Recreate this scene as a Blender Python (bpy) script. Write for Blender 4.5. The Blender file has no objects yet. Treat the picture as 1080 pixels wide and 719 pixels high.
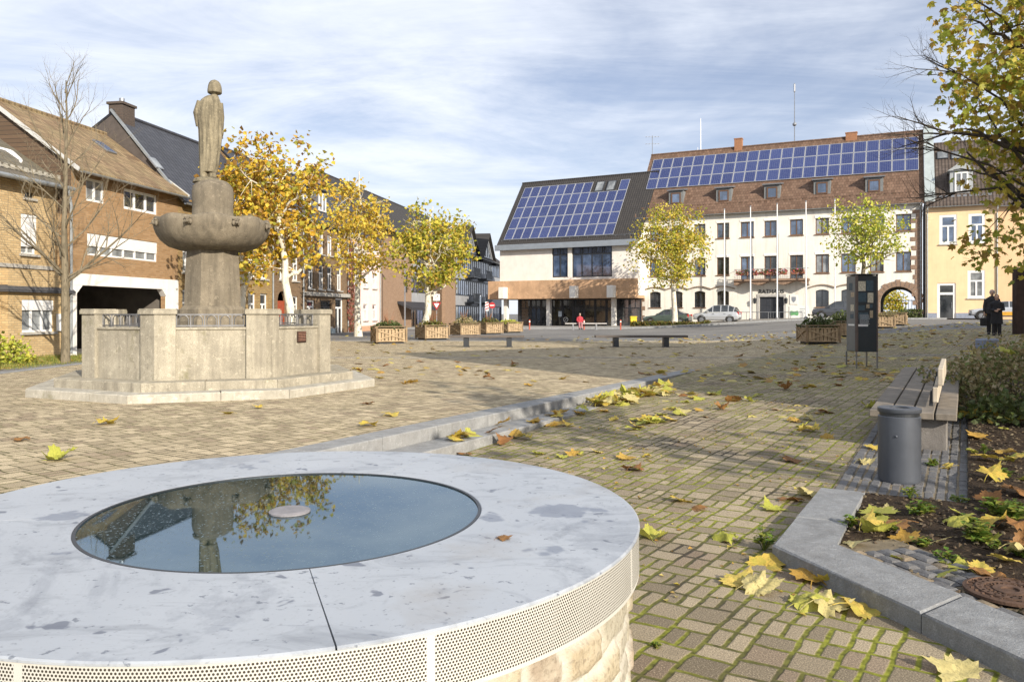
import bpy, bmesh, math, random
from mathutils import Vector, Matrix, noise as mnoise
R = math.radians
rnd = random.Random(7)
SC = bpy.context.scene
COL = SC.collection

# ------------------------------------------------------------------ camera model used to survey the photograph
F, CX, HY, EYE = 840.0, 540.0, 330.0, 1.6
def ray(px, py): return ((px - CX) / F, 1.0, (HY - py) / F)
def at(px, py, Y):
    d = ray(px, py); return Vector((d[0]*Y, Y, EYE + d[2]*Y))

# ------------------------------------------------------------------ terrain
def smooth(a, b, x):
    t = max(0.0, min(1.0, (x - a) / (b - a))); return t*t*(3 - 2*t)
DX, DY = 0.495, 0.869                       # direction of the step line
LX, LY = 0.04, 10.72                        # a point on its front edge
def line_s(x, y): return (x - LX)*DY - (y - LY)*DX      # right of the line is positive
def line_t(x, y): return (x - LX)*DX + (y - LY)*DY
def line_pt(t, s): return (LX + DX*t + DY*s, LY + DY*t - DX*s)
ZT = [(-50, 0.0), (-3.1, 0.0), (-.45, .08), (1.85, .163), (8.6, .3), (400, .3)]
def zlow(t):
    for (a, za), (b, zb) in zip(ZT, ZT[1:]):
        if t <= b: return za + (zb - za)*(t - a)/(b - a)
    return .3
def zup(x, y):
    z = .3 + .8*smooth(8, 28, x)*smooth(12, 27, y)
    z -= .27*smooth(-9, -17, x)*smooth(60, 30, y)
    return z
def g(x, y, side=None):
    u = zup(x, y)
    low = line_s(x, y) > 0 if side is None else side == 'low'
    if low: u -= .3 - zlow(line_t(x, y))
    return u
ASPH = -.03                                  # carriageway lies this much below the paving
def ground_at(px, py, dz=0.0, side=None):
    d = ray(px, py); lo, hi = .5, 250.0
    Y = 1.0
    while Y < 250:
        if EYE + d[2]*Y <= g(d[0]*Y, Y, side) + dz: break
        Y += .05
    lo, hi = Y - .05, Y
    for _ in range(20):
        m = (lo + hi)/2
        if EYE + d[2]*m <= g(d[0]*m, m, side) + dz: hi = m
        else: lo = m
    return Vector((d[0]*hi, hi, EYE + d[2]*hi))

# ------------------------------------------------------------------ mesh builder
class MB:
    def __init__(s): s.v = []; s.f = []; s.m = []; s.cur = 0
    def add(s, vs, fs):
        o = len(s.v); s.v += [tuple(p) for p in vs]
        for f in fs: s.f.append(tuple(i + o for i in f)); s.m.append(s.cur)
        return s
    def quad(s, a, b, c, d): return s.add((a, b, c, d), ((0, 1, 2, 3),))
    def box(s, x0, x1, y0, y1, z0, z1, M=None):
        vs = [(x0,y0,z0),(x1,y0,z0),(x1,y1,z0),(x0,y1,z0),(x0,y0,z1),(x1,y0,z1),(x1,y1,z1),(x0,y1,z1)]
        if M is not None: vs = [M @ Vector(p) for p in vs]
        return s.add(vs, ((0,3,2,1),(4,5,6,7),(0,1,5,4),(1,2,6,5),(2,3,7,6),(3,0,4,7)))
    def bbox(s, x0, x1, y0, y1, z0, z1, b=.01, M=None):
        """box with chamfered edges"""
        vs = []; idx = {}
        for i, x in enumerate((x0, x1)):
            for j, y in enumerate((y0, y1)):
                for k, z in enumerate((z0, z1)):
                    sx, sy, sz = (b, -b)[i], (b, -b)[j], (b, -b)[k]
                    idx[i,j,k,'x'] = len(vs); vs.append((x, y+sy, z+sz))
                    idx[i,j,k,'y'] = len(vs); vs.append((x+sx, y, z+sz))
                    idx[i,j,k,'z'] = len(vs); vs.append((x+sx, y+sy, z))
        fs = []
        for i in (0,1): fs.append([idx[i,j,k,'x'] for j,k in ((0,0),(1,0),(1,1),(0,1))][::(1 if i else -1)])
        for j in (0,1): fs.append([idx[i,j,k,'y'] for i,k in ((0,0),(0,1),(1,1),(1,0))][::(1 if j else -1)])
        for k in (0,1): fs.append([idx[i,j,k,'z'] for i,j in ((0,0),(1,0),(1,1),(0,1))][::(1 if k else -1)])
        for j in (0,1):
            for k in (0,1): fs.append([idx[0,j,k,'y'], idx[1,j,k,'y'], idx[1,j,k,'z'], idx[0,j,k,'z']])
        for i in (0,1):
            for k in (0,1): fs.append([idx[i,0,k,'x'], idx[i,1,k,'x'], idx[i,1,k,'z'], idx[i,0,k,'z']])
        for i in (0,1):
            for j in (0,1): fs.append([idx[i,j,0,'x'], idx[i,j,1,'x'], idx[i,j,1,'y'], idx[i,j,0,'y']])
        for i in (0,1):
            for j in (0,1):
                for k in (0,1): fs.append([idx[i,j,k,'x'], idx[i,j,k,'y'], idx[i,j,k,'z']])
        if M is not None: vs = [M @ Vector(p) for p in vs]
        return s.add(vs, fs)
    def bar(s, a, b, w, h=None, up=(0,0,1), bev=0):
        a, b = Vector(a), Vector(b); h = h or w
        z = (b - a); L = z.length
        if L < 1e-6: return s
        z.normalize(); u = Vector(up)
        if abs(z.dot(u)) > .98: u = Vector((1,0,0))
        x = z.cross(u).normalized(); y = x.cross(z).normalized()
        M = Matrix((x, z, y)).transposed().to_4x4(); M.translation = a
        return s.bbox(-w/2, w/2, 0, L, -h/2, h/2, bev, M) if bev else s.box(-w/2, w/2, 0, L, -h/2, h/2, M)
    def tube(s, pts, rad, n=8, cap=True):
        pts = [Vector(p) for p in pts]
        if not hasattr(rad, '__len__'): rad = [rad]*len(pts)
        vs = []; fs = []; ref = None
        for i, p in enumerate(pts):
            t = (pts[min(i+1, len(pts)-1)] - pts[max(i-1, 0)])
            if t.length < 1e-9: t = Vector((0,0,1))
            t.normalize()
            if ref is None:
                ref = Vector((1,0,0)) if abs(t.x) < .8 else Vector((0,1,0))
            ref = (ref - t*ref.dot(t))
            if ref.length < 1e-6: ref = t.orthogonal()
            ref.normalize(); b = t.cross(ref)
            for k in range(n):
                a = 2*math.pi*k/n
                vs.append(p + (ref*math.cos(a) + b*math.sin(a))*rad[i])
        for i in range(len(pts)-1):
            for k in range(n):
                k2 = (k+1) % n
                fs.append((i*n+k, i*n+k2, (i+1)*n+k2, (i+1)*n+k))
        if cap:
            fs.append(tuple(range(n))[::-1]); fs.append(tuple((len(pts)-1)*n + k for k in range(n)))
        return s.add(vs, fs)
    def lathe(s, prof, n=32, c=(0,0,0), cap=True, phase=0.0, sx=1, sy=1):
        vs = []; fs = []
        for r, z in prof:
            for k in range(n):
                a = 2*math.pi*k/n + phase
                vs.append((c[0] + r*math.cos(a)*sx, c[1] + r*math.sin(a)*sy, c[2] + z))
        for i in range(len(prof)-1):
            for k in range(n):
                k2 = (k+1) % n
                fs.append((i*n+k, i*n+k2, (i+1)*n+k2, (i+1)*n+k))
        if cap:
            fs.append(tuple(range(n))[::-1]); fs.append(tuple((len(prof)-1)*n + k for k in range(n)))
        return s.add(vs, fs)
    def loft(s, rings, cap=True):
        n = len(rings[0]); vs = [p for r in rings for p in r]; fs = []
        for i in range(len(rings)-1):
            for k in range(n):
                k2 = (k+1) % n
                fs.append((i*n+k, i*n+k2, (i+1)*n+k2, (i+1)*n+k))
        if cap:
            fs.append(tuple(range(n))[::-1]); fs.append(tuple((len(rings)-1)*n + k for k in range(n)))
        return s.add(vs, fs)
    def ell(s, c, r, n=12, m=8, M=None):
        vs = []; fs = []
        for i in range(m+1):
            p = math.pi*i/m
            for k in range(n):
                a = 2*math.pi*k/n
                q = Vector((r[0]*math.sin(p)*math.cos(a), r[1]*math.sin(p)*math.sin(a), r[2]*math.cos(p)))
                if M is not None: q = M @ q
                vs.append((c[0]+q[0], c[1]+q[1], c[2]+q[2]))
        for i in range(m):
            for k in range(n):
                k2 = (k+1) % n
                fs.append((i*n+k, (i+1)*n+k, (i+1)*n+k2, i*n+k2))
        return s.add(vs, fs)
    def prism(s, poly, z0, z1):
        n = len(poly)
        vs = [(x, y, z0) for x, y in poly] + [(x, y, z1) for x, y in poly]
        fs = [tuple(range(n))[::-1], tuple(range(n, 2*n))]
        fs += [(i, (i+1) % n, n+(i+1) % n, n+i) for i in range(n)]
        return s.add(vs, fs)
    def mesh(s, name, mats, smooth_=False, merge=False):
        me = bpy.data.meshes.new(name); me.from_pydata(s.v, [], s.f)
        for m in (mats if isinstance(mats, (list, tuple)) else [mats]): me.materials.append(m)
        me.polygons.foreach_set('material_index', s.m)
        if merge or smooth_:
            bm = bmesh.new(); bm.from_mesh(me)
            bmesh.ops.remove_doubles(bm, verts=bm.verts, dist=1e-5)
            bmesh.ops.recalc_face_normals(bm, faces=bm.faces); bm.to_mesh(me); bm.free()
        if smooth_:
            me.polygons.foreach_set('use_smooth', [True]*len(me.polygons)); me.set_sharp_from_angle(angle=R(38))
        me.update(); return me
    def build(s, name, mats, parent=None, smooth_=False, loc=None, rot=None, merge=False):
        return link(name, s.mesh(name, mats, smooth_, merge), parent, loc, rot)

def link(name, me, parent=None, loc=None, rot=None):
    o = bpy.data.objects.new(name, me); COL.objects.link(o)
    if parent is not None: o.parent = parent
    if loc is not None: o.location = loc
    if rot is not None: o.rotation_euler = rot
    return o
def tag(o, label, cat, group=None):
    o['label'] = label; o['category'] = cat
    if group: o['group'] = group
    return o
def thing(name, label, cat, loc=(0,0,0), rz=0.0, group=None):
    o = bpy.data.objects.new(name, None); COL.objects.link(o)
    o.empty_display_size = .2
    o.location = loc; o.rotation_euler = (0, 0, rz)
    return tag(o, label, cat, group)
def kids(o): return [c for c in COL.objects if c.parent == o]
def dup(o, loc, rz=None, label=None, group=None, scale=None):
    r = o.copy(); COL.objects.link(r); r.location = loc
    if rz is not None: r.rotation_euler = (0, 0, rz)
    if label: r['label'] = label
    if group: r['group'] = group
    if scale: r.scale = (scale,)*3
    for c in kids(o):
        d = c.copy(); COL.objects.link(d); d.parent = r
        for e in kids(c):
            h = e.copy(); COL.objects.link(h); h.parent = d
    return r
def struct(o): o['kind'] = 'structure'; return o

# ------------------------------------------------------------------ materials
class NT:
    def __init__(s, name):
        s.m = bpy.data.materials.new(name); s.m.use_nodes = True
        s.t = s.m.node_tree; s.t.nodes.clear()
        s.out = s.n('ShaderNodeOutputMaterial')
    def n(s, typ, **kw):
        nd = s.t.nodes.new(typ)
        for k, v in kw.items():
            if hasattr(nd, k): setattr(nd, k, v)
        return nd
    def l(s, a, b): s.t.links.new(a, b)
    def set(s, sock, v):
        if hasattr(v, 'links') or isinstance(v, bpy.types.NodeSocket): s.l(v, sock)
        else: sock.default_value = v
    def math(s, op, a, b=None, c=None, clamp=False):
        nd = s.n('ShaderNodeMath', operation=op); nd.use_clamp = clamp
        s.set(nd.inputs[0], a)
        if b is not None: s.set(nd.inputs[1], b)
        if c is not None: s.set(nd.inputs[2], c)
        return nd.outputs[0]
    def mix(s, f, a, b, blend='MIX'):
        nd = s.n('ShaderNodeMix', data_type='RGBA', blend_type=blend)
        s.set(nd.inputs[0], f); s.set(nd.inputs[6], col4(a)); s.set(nd.inputs[7], col4(b))
        return nd.outputs[2]
    def ramp(s, f, stops, interp='LINEAR'):
        nd = s.n('ShaderNodeValToRGB'); e = nd.color_ramp.elements; nd.color_ramp.interpolation = interp
        while len(e) < len(stops): e.new(.5)
        for el, (p, c) in zip(e, stops): el.position = p; el.color = col4(c)
        s.l(f, nd.inputs[0]); return nd.outputs[0]
    def noise(s, vec, scale, detail=4, rough=.55, dist=0.0):
        nd = s.n('ShaderNodeTexNoise'); s.l(vec, nd.inputs['Vector'])
        nd.inputs['Scale'].default_value = scale; nd.inputs['Detail'].default_value = detail
        nd.inputs['Roughness'].default_value = rough; nd.inputs['Distortion'].default_value = dist
        return nd.outputs['Fac']
    def obj(s): return s.n('ShaderNodeTexCoord').outputs['Object']
    def gen(s): return s.n('ShaderNodeNewGeometry').outputs['Position']
    def map(s, vec, scale=(1,1,1), rot=(0,0,0), loc=(0,0,0)):
        nd = s.n('ShaderNodeMapping'); s.l(vec, nd.inputs[0])
        nd.inputs['Scale'].default_value = scale; nd.inputs['Rotation'].default_value = rot; nd.inputs['Location'].default_value = loc
        return nd.outputs[0]
    def sep(s, vec):
        nd = s.n('ShaderNodeSeparateXYZ'); s.l(vec, nd.inputs[0]); return nd.outputs
    def comb(s, x, y, z=0.0):
        nd = s.n('ShaderNodeCombineXYZ')
        for i, v in enumerate((x, y, z)): s.set(nd.inputs[i], v)
        return nd.outputs[0]
    def bump(s, h, strength=.3, dist=.02, nrm=None):
        nd = s.n('ShaderNodeBump'); nd.inputs['Strength'].default_value = strength; nd.inputs['Distance'].default_value = dist
        s.l(h, nd.inputs['Height'])
        if nrm is not None: s.l(nrm, nd.inputs['Normal'])
        return nd.outputs[0]
    def pbr(s, col, rough=.8, metal=0.0, nrm=None, spec=.5, ior=None, coat=0):
        b = s.n('ShaderNodeBsdfPrincipled')
        s.set(b.inputs['Base Color'], col4(col)); s.set(b.inputs['Roughness'], rough); s.set(b.inputs['Metallic'], metal)
        b.inputs['Specular IOR Level'].default_value = spec
        if ior: b.inputs['IOR'].default_value = ior
        if coat: b.inputs['Coat Weight'].default_value = coat; b.inputs['Coat Roughness'].default_value = .06
        if nrm is not None: s.l(nrm, b.inputs['Normal'])
        s.l(b.outputs[0], s.out.inputs[0]); return b
def col4(c):
    if isinstance(c, bpy.types.NodeSocket): return c
    if isinstance(c, (int, float)): return (c, c, c, 1)
    return tuple(c) if len(c) == 4 else (c[0], c[1], c[2], 1)
def srgb(r, g_, b):
    f = lambda c: ((c/255+.055)/1.055)**2.4 if c > 10 else c/255/12.92
    return (f(r), f(g_), f(b))
def mul(c, k): return tuple(x*k for x in c[:3])
_M = {}
def plain(name, col, rough=.7, var=.18, scale=6, bump=.15, bscale=40, metal=0, spec=.5, coat=0, streak=0):
    if name in _M: return _M[name]
    t = NT(name); v = t.obj()
    f = t.noise(v, scale, 5, .6)
    c = t.mix(t.ramp(f, [(.3, 0), (.7, 1)]), mul(col, 1-var), mul(col, 1+var))
    if streak:
        w = t.noise(t.map(v, (9, 9, .5)), 1.0, 4, .6)
        c = t.mix(t.math('MULTIPLY', t.ramp(w, [(.45, 0), (.75, 1)]), streak), c, mul(col, .45))
    nrm = t.bump(t.noise(v, bscale, 4), bump, .01) if bump else None
    t.pbr(c, rough, metal, nrm, spec, coat=coat); _M[name] = t.m; return t.m

def brick_mat(name, c1, c2, mortar, bw=.24, bh=.075, mort=.012, var=.3, rough=.9):
    t = NT(name); x, y, z = t.sep(t.obj())
    v = t.comb(t.math('ADD', x, y), z)
    b = t.n('ShaderNodeTexBrick'); t.l(v, b.inputs['Vector'])
    b.inputs['Scale'].default_value = 1; b.inputs['Brick Width'].default_value = bw; b.inputs['Row Height'].default_value = bh
    b.inputs['Mortar Size'].default_value = mort; b.inputs['Mortar Smooth'].default_value = .3; b.inputs['Bias'].default_value = 0
    b.inputs['Color1'].default_value = col4(c1); b.inputs['Color2'].default_value = col4(c2); b.inputs['Mortar'].default_value = col4(mortar)
    n1 = t.noise(t.obj(), .9, 5, .6); n2 = t.noise(t.comb(t.math('ADD', x, y), t.math('MULTIPLY', z, 3)), 5, 3)
    c = t.mix(t.math('MULTIPLY', t.ramp(n1, [(.35, 0), (.7, 1)]), var), b.outputs[0], mul(c1, .55))
    c = t.mix(t.math('MULTIPLY', t.ramp(n2, [(.4, 0), (.7, 1)]), .3), c, mul(c2, 1.35))
    nrm = t.bump(b.outputs['Fac'], .5, -.01)
    t.pbr(c, rough, 0, nrm, .3); return t.m

def tile_mat(name, c1, c2, dark, w=.25, h=.3, kz=1.3, moss=None, rough=.85, wave=True, bstr=.6):
    """overlapping roof tiles laid in courses up the slope"""
    t = NT(name); x, y, z = t.sep(t.obj())
    sl = t.math('MULTIPLY', z, kz)
    b = t.n('ShaderNodeTexBrick'); t.l(t.comb(x, sl), b.inputs['Vector'])
    b.offset = .5 if not wave else 0.0
    b.inputs['Scale'].default_value = 1; b.inputs['Brick Width'].default_value = w; b.inputs['Row Height'].default_value = h
    b.inputs['Mortar Size'].default_value = .014; b.inputs['Mortar Smooth'].default_value = .6
    b.inputs['Color1'].default_value = col4(c1); b.inputs['Color2'].default_value = col4(c2); b.inputs['Mortar'].default_value = col4(dark)
    n1 = t.noise(t.obj(), .8, 5, .65)
    c = t.mix(t.math('MULTIPLY', t.ramp(n1, [(.4, 0), (.7, 1)]), .5), b.outputs[0], moss or mul(c1, .6))
    fr = t.math('FRACT', t.math('DIVIDE', sl, h))
    hgt = t.math('SUBTRACT', 1.0, fr)
    if wave: hgt = t.math('ADD', hgt, t.math('MULTIPLY', t.math('SINE', t.math('MULTIPLY', x, 2*math.pi/w)), .5))
    nrm = t.bump(hgt, bstr, .03)
    t.pbr(c, rough, 0, nrm, .35); return t.m

def stone_mat(name, col, stain, scale=1.0, speck=.25, streak=.7, rough=.9, moss=None):
    t = NT(name); v = t.obj()
    f = t.noise(v, 3.5*scale, 6, .62)
    c = t.mix(t.ramp(f, [(.3, 0), (.72, 1)]), mul(col, .72), mul(col, 1.18))
    w = t.noise(t.map(v, (7*scale, 7*scale, .7*scale)), 1, 5, .62)
    c = t.mix(t.math('MULTIPLY', t.ramp(w, [(.45, 0), (.68, 1)]), streak), c, stain)
    big = t.noise(v, .9*scale, 4, .6)
    c = t.mix(t.math('MULTIPLY', t.ramp(big, [(.45, 0), (.7, 1)]), streak*.7), c, mul(stain, 1.4))
    if moss is not None:
        ms = t.noise(v, 2.2*scale, 6, .7)
        c = t.mix(t.ramp(ms, [(.58, 0), (.7, .7)]), c, moss)
    lc = t.noise(v, 11*scale, 5, .7); c = t.mix(t.ramp(lc, [(.57, 0), (.64, .55)]), c, mul(col, 1.35)); c = t.mix(t.ramp(t.noise(v, 17*scale, 5, .7), [(.60, 0), (.68, .6)]), c, mul(stain, 1.1))
    sp = t.noise(v, 90*scale, 2)
    c = t.mix(t.math('MULTIPLY', t.ramp(sp, [(.42, 1), (.6, 0)]), speck), c, mul(col, .4))
    nrm = t.bump(t.math('ADD', t.noise(v, 60*scale, 4), t.math('MULTIPLY', f, 2.0)), .45, .012)
    t.pbr(c, rough, 0, nrm, .3); return t.m

def leaf_mat(name, cols, trans=.35, rough=.55):
    t = NT(name); gm = t.n('ShaderNodeNewGeometry')
    n = len(cols)
    c = t.ramp(gm.outputs['Random Per Island'], [(i/n, x) for i, x in enumerate(cols)], 'CONSTANT' if n > 6 else 'LINEAR')
    v = t.noise(t.obj(), 18, 3)
    c = t.mix(t.math('MULTIPLY', t.ramp(v, [(.4, 0), (.65, 1)]), .35), c, t.mix(.6, c, (.12, .07, .02)))
    b = t.pbr(c, rough, 0, None, .35)
    tr = t.n('ShaderNodeBsdfTranslucent'); t.l(c, tr.inputs[0])
    mx = t.n('ShaderNodeMixShader'); mx.inputs[0].default_value = trans
    t.l(b.outputs[0], mx.inputs[1]); t.l(tr.outputs[0], mx.inputs[2]); t.l(mx.outputs[0], t.out.inputs[0])
    return t.m

def paving_mat(name, colA, colB, joint, moss, moss_amt, course=.20, period=.74, rot=0.0, jw=.011, stain=.3):
    """concrete setts of mixed lengths laid in courses, moss in the joints"""
    t = NT(name); p = t.map(t.gen(), rot=(0, 0, rot))
    wob = t.n('ShaderNodeTexNoise'); t.l(p, wob.inputs['Vector']); wob.inputs['Scale'].default_value = 4.0; wob.inputs['Detail'].default_value = 2
    vs = t.n('ShaderNodeVectorMath', operation='MULTIPLY_ADD'); t.l(wob.outputs['Color'], vs.inputs[0])
    vs.inputs[1].default_value = (.05, .05, 0); t.l(p, vs.inputs[2])
    x, y, z = t.sep(vs.outputs[0])
    yr = t.math('DIVIDE', y, course); row = t.math('FLOOR', yr); fy = t.math('FRACT', yr)
    wn = t.n('ShaderNodeTexWhiteNoise', noise_dimensions='1D'); t.l(row, wn.inputs['W'])
    xr = t.math('DIVIDE', t.math('ADD', x, t.math('MULTIPLY', wn.outputs['Value'], period)), period)
    fx = t.math('FRACT', xr); blk = t.math('FLOOR', xr)
    brk = [0, .29, .52, .80, 1.0]
    d = None; k = None
    for b in brk:
        q = t.math('ABSOLUTE', t.math('SUBTRACT', fx, b))
        d = q if d is None else t.math('MINIMUM', d, q)
        if 0 < b < 1:
            s_ = t.math('GREATER_THAN', fx, b); k = s_ if k is None else t.math('ADD', k, s_)
    cell = t.n('ShaderNodeTexWhiteNoise', noise_dimensions='3D'); t.l(t.comb(row, blk, k), cell.inputs['Vector'])
    dx = t.math('MULTIPLY', d, period)
    dy = t.math('MULTIPLY', t.math('MINIMUM', fy, t.math('SUBTRACT', 1.0, fy)), course)
    half = t.math('MULTIPLY', t.math('ABSOLUTE', t.math('SUBTRACT', fy, .5)), course)
    sc_ = t.n('ShaderNodeSeparateColor'); t.l(cell.outputs['Color'], sc_.inputs[0])
    half = t.math('ADD', half, t.math('MULTIPLY', t.math('LESS_THAN', sc_.outputs[1], .62), 1.0))
    dist = t.math('MINIMUM', t.math('MINIMUM', dx, dy), half)
    k = t.math('ADD', k, t.math('MULTIPLY', t.math('GREATER_THAN', sc_.outputs[1], .62), t.math('MULTIPLY', t.math('GREATER_THAN', fy, .5), 7.3)))
    jn = t.noise(p, 14, 3)
    jd = t.math('SUBTRACT', dist, t.math('MULTIPLY', t.math('SUBTRACT', jn, .5), .012))
    stone = t.n('ShaderNodeMapRange', interpolation_type='SMOOTHSTEP'); t.l(jd, stone.inputs[0])
    stone.inputs[1].default_value = jw*.45; stone.inputs[2].default_value = jw*1.25
    st = stone.outputs[0]
    cell = t.n('ShaderNodeTexWhiteNoise', noise_dimensions='3D'); t.l(t.comb(row, blk, k), cell.inputs['Vector'])
    c = t.mix(cell.outputs['Value'], mul(colA, .82), mul(colB, 1.06))
    c = t.mix(t.math('MULTIPLY', t.math('GREATER_THAN', sc_.outputs[2], .86), .55), c, (.20,.135,.10))
    c = t.mix(t.math('MULTIPLY', t.math('LESS_THAN', sc_.outputs[2], .10), .6), c, mul(colA, .5))
    grain = t.noise(t.gen(), 130, 3, .7)
    c = t.mix(t.ramp(grain, [(.38, .75), (.56, 0)]), c, mul(colA, .34))
    c = t.mix(t.ramp(grain, [(.55, 0), (.68, .6)]), c, mul(colB, 1.55))
    big = t.noise(t.gen(), .45, 5, .6)
    c = t.mix(t.math('MULTIPLY', t.ramp(big, [(.4, 0), (.7, 1)]), stain), c, mul(colA, .62))
    spot = t.noise(t.gen(), 2.3, 4, .65)
    c = t.mix(t.math('MULTIPLY', t.ramp(spot, [(.58, 0), (.7, 1)]), .35), c, mul(colA, .5))
    mn = t.noise(t.gen(), .7, 4, .6); mn2 = t.noise(t.gen(), 22, 3)
    mf = t.math('MULTIPLY', t.ramp(mn, [(.36, 0), (.55, 1)]), moss_amt)
    mossc = t.mix(t.ramp(mn2, [(.35, 0), (.65, 1)]), mul(moss, .55), mul(moss, 1.5))
    jc = t.mix(mf, t.mix(mn2, mul(joint, .6), mul(joint, 1.3)), mossc)
    c = t.mix(st, jc, c)
    h = t.math('ADD', t.math('MULTIPLY', st, 1.0), t.math('MULTIPLY', grain, .16))
    h = t.math('ADD', h, t.math('MULTIPLY', cell.outputs['Value'], .25))
    nrm = t.bump(h, .5, .008)
    t.pbr(c, .93, 0, nrm, .25); return t.m
# ------------------------------------------------------------------ palette
PAV_ROT = -(math.pi/2 - math.atan2(DX, DY))*1.0
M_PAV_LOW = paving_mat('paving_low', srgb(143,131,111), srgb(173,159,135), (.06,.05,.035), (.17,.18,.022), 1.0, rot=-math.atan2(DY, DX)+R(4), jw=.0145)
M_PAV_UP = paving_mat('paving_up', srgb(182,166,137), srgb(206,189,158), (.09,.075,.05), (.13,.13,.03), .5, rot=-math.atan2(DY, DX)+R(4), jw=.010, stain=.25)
def ground_mat():
    t = NT('asphalt'); p = t.gen()
    n = t.noise(p, .25, 6, .65); g1 = t.noise(p, 60, 3)
    c = t.mix(t.ramp(n, [(.35, 0), (.68, 1)]), (.16,.155,.15), (.25,.24,.225))
    c = t.mix(t.ramp(g1, [(.4, .35), (.6, 0)]), c, (.06,.06,.06))
    st = t.noise(t.map(p, (.12, .9, 1)), 1, 5, .6)
    c = t.mix(t.ramp(st, [(.5, 0), (.62, .45)]), c, (.09,.088,.085))
    t.pbr(c, .92, 0, t.bump(g1, .3, .01), .3); return t.m
M_ASPH = ground_mat()
def soil_mat():
    t = NT('soil'); p = t.gen()
    n = t.noise(p, 7, 7, .7); n2 = t.noise(p, 34, 5, .7)
    c = t.mix(t.ramp(n, [(.35, 0), (.65, 1)]), (.022,.015,.010), (.075,.052,.034))
    c = t.mix(t.ramp(n2, [(.56, 0), (.68, .8)]), c, (.14,.10,.06))
    c = t.mix(t.ramp(t.noise(p, 3.1, 5, .7), [(.60, 0), (.70, .55)]), c, (.05,.075,.018))
    t.pbr(c, .95, 0, t.bump(t.math('ADD', n, n2), 1.0, .05), .2); return t.m
M_SOIL = soil_mat()
M_GRANITE = stone_mat('grey_granite', (.27,.28,.29), (.13,.125,.12), 1.6, .3, .32, .75)
M_GRANITE2 = stone_mat('light_granite', (.30,.305,.305), (.2,.19,.18), 1.6, .3, .3, .8)
M_FOUNT = stone_mat('fountain_stone', (.44,.40,.315), (.135,.12,.095), 1.0, .4, .55, .92, (.15,.14,.06))
M_FOUNT_D = stone_mat('fountain_stone_dark', (.245,.208,.152), (.06,.052,.042), 1.1, .4, .62, .9)
M_STEP = stone_mat('fountain_step', (.50,.47,.40), (.2,.18,.14), 1.0, .25, .5, .9, (.2,.19,.1))
M_STATUE = stone_mat('statue_stone', (.29,.25,.17), (.055,.048,.034), 2.2, .3, .75, .85)
M_IRON = plain('wrought_iron', (.16,.16,.165), .5, .2, 10, .1, 60, .6)
M_DARK = plain('dark_metal', (.05,.055,.062), .42, .15, 3, .05, 50, .5)
M_GREYM = plain('grey_metal', (.30,.31,.33), .4, .1, 5, .05, 60, .7)
M_WHITE = plain('white_paint', (.78,.78,.76), .55, .05, 3, .05, 50)
M_LETTER = plain('black_letter', (.02,.02,.02), .6, .05, 3, 0)

# ------------------------------------------------------------------ ground sheets
def frange(a, b, n): return [a + (b-a)*i/n for i in range(n+1)]
def grid(name, mat, rows, xs_of, zf):
    vs = []; fs = []; nx = None
    for y in rows:
        xs = xs_of(y); nx = len(xs)
        vs += [(x, y, zf(x, y)) for x in xs]
    for j in range(len(rows)-1):
        for i in range(nx-1):
            a = j*nx + i; fs.append((a, a+1, a+nx+1, a+nx))
    me = bpy.data.meshes.new(name); me.from_pydata(vs, [], fs); me.materials.append(mat)
    me.polygons.foreach_set('use_smooth', [True]*len(fs))
    return struct(link(name, me))
def xline(y, s): return LX + (s + (y-LY)*DX)/DY
YEND = 37.0
ROWS = frange(-8, 4, 12) + frange(4, 20, 40)[1:] + frange(20, YEND, 24)[1:]
def tl(y): return (y - LY)/DY
def s_edge(y):
    return -.06 if tl(y) < 8.4 else (0.0 if tl(y) > 8.7 else -.06*(8.7-tl(y))/.3)
def xs_low(y):
    a = xline(y, 0.0); b = 31.0
    return [a + (b-a)*(i/36)**1.5 for i in range(37)]
def xs_up(y):
    b = xline(y, s_edge(y)); a = -11.5
    if b < a + .5: b = a + .5
    return [b + (a-b)*(i/24)**1.2 for i in range(25)][::-1]
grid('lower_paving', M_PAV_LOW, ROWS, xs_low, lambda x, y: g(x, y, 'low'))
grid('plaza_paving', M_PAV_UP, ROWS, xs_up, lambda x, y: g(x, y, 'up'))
def zbase(x, y):
    d = .32*smooth(-12.2, -11.0, x)*smooth(33, 30, x)*smooth(YEND+.2, YEND-1.5, y)*smooth(-10, -7, y)
    return g(x, y, 'up') + ASPH - d
rows = [-300, -120, -60, -30, -15] + frange(-10, 45, 70) + frange(45, 130, 50)[1:] + [150, 200, 300, 500, 900]
cols = [-600, -300, -150, -80, -50] + frange(-40, 50, 90) + [60, 80, 110, 160, 300, 600]
grid('ground', M_ASPH, rows, lambda y: cols, zbase)

# edging strips and kerbs of the setting
def strip(name, mat, pts, w, top, bottom, side=None, bev=.008, seg=1.0, gap=.006):
    """row of stones along a polyline on the ground (one structure)"""
    mb = MB()
    for (x0, y0), (x1, y1) in zip(pts, pts[1:]):
        L = math.hypot(x1-x0, y1-y0); n = max(1, round(L/seg)); ux, uy = (x1-x0)/L, (y1-y0)/L
        for i in range(n):
            a = i*L/n + gap/2; b = (i+1)*L/n - gap/2
            A = Vector((x0+ux*a, y0+uy*a, 0)); B = Vector((x0+ux*b, y0+uy*b, 0))
            A.z = g(A.x, A.y, side); B.z = g(B.x, B.y, side)
            d = (B - A).normalized(); n_ = Vector((uy, -ux, 0)); up = n_.cross(d)
            Mx = Matrix((d, -n_, up)).transposed().to_4x4(); Mx.translation = A
            mb.bbox(0, (B-A).length, -w/2, w/2, bottom, top, bev, Mx)
    return struct(mb.build(name, mat))
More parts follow.
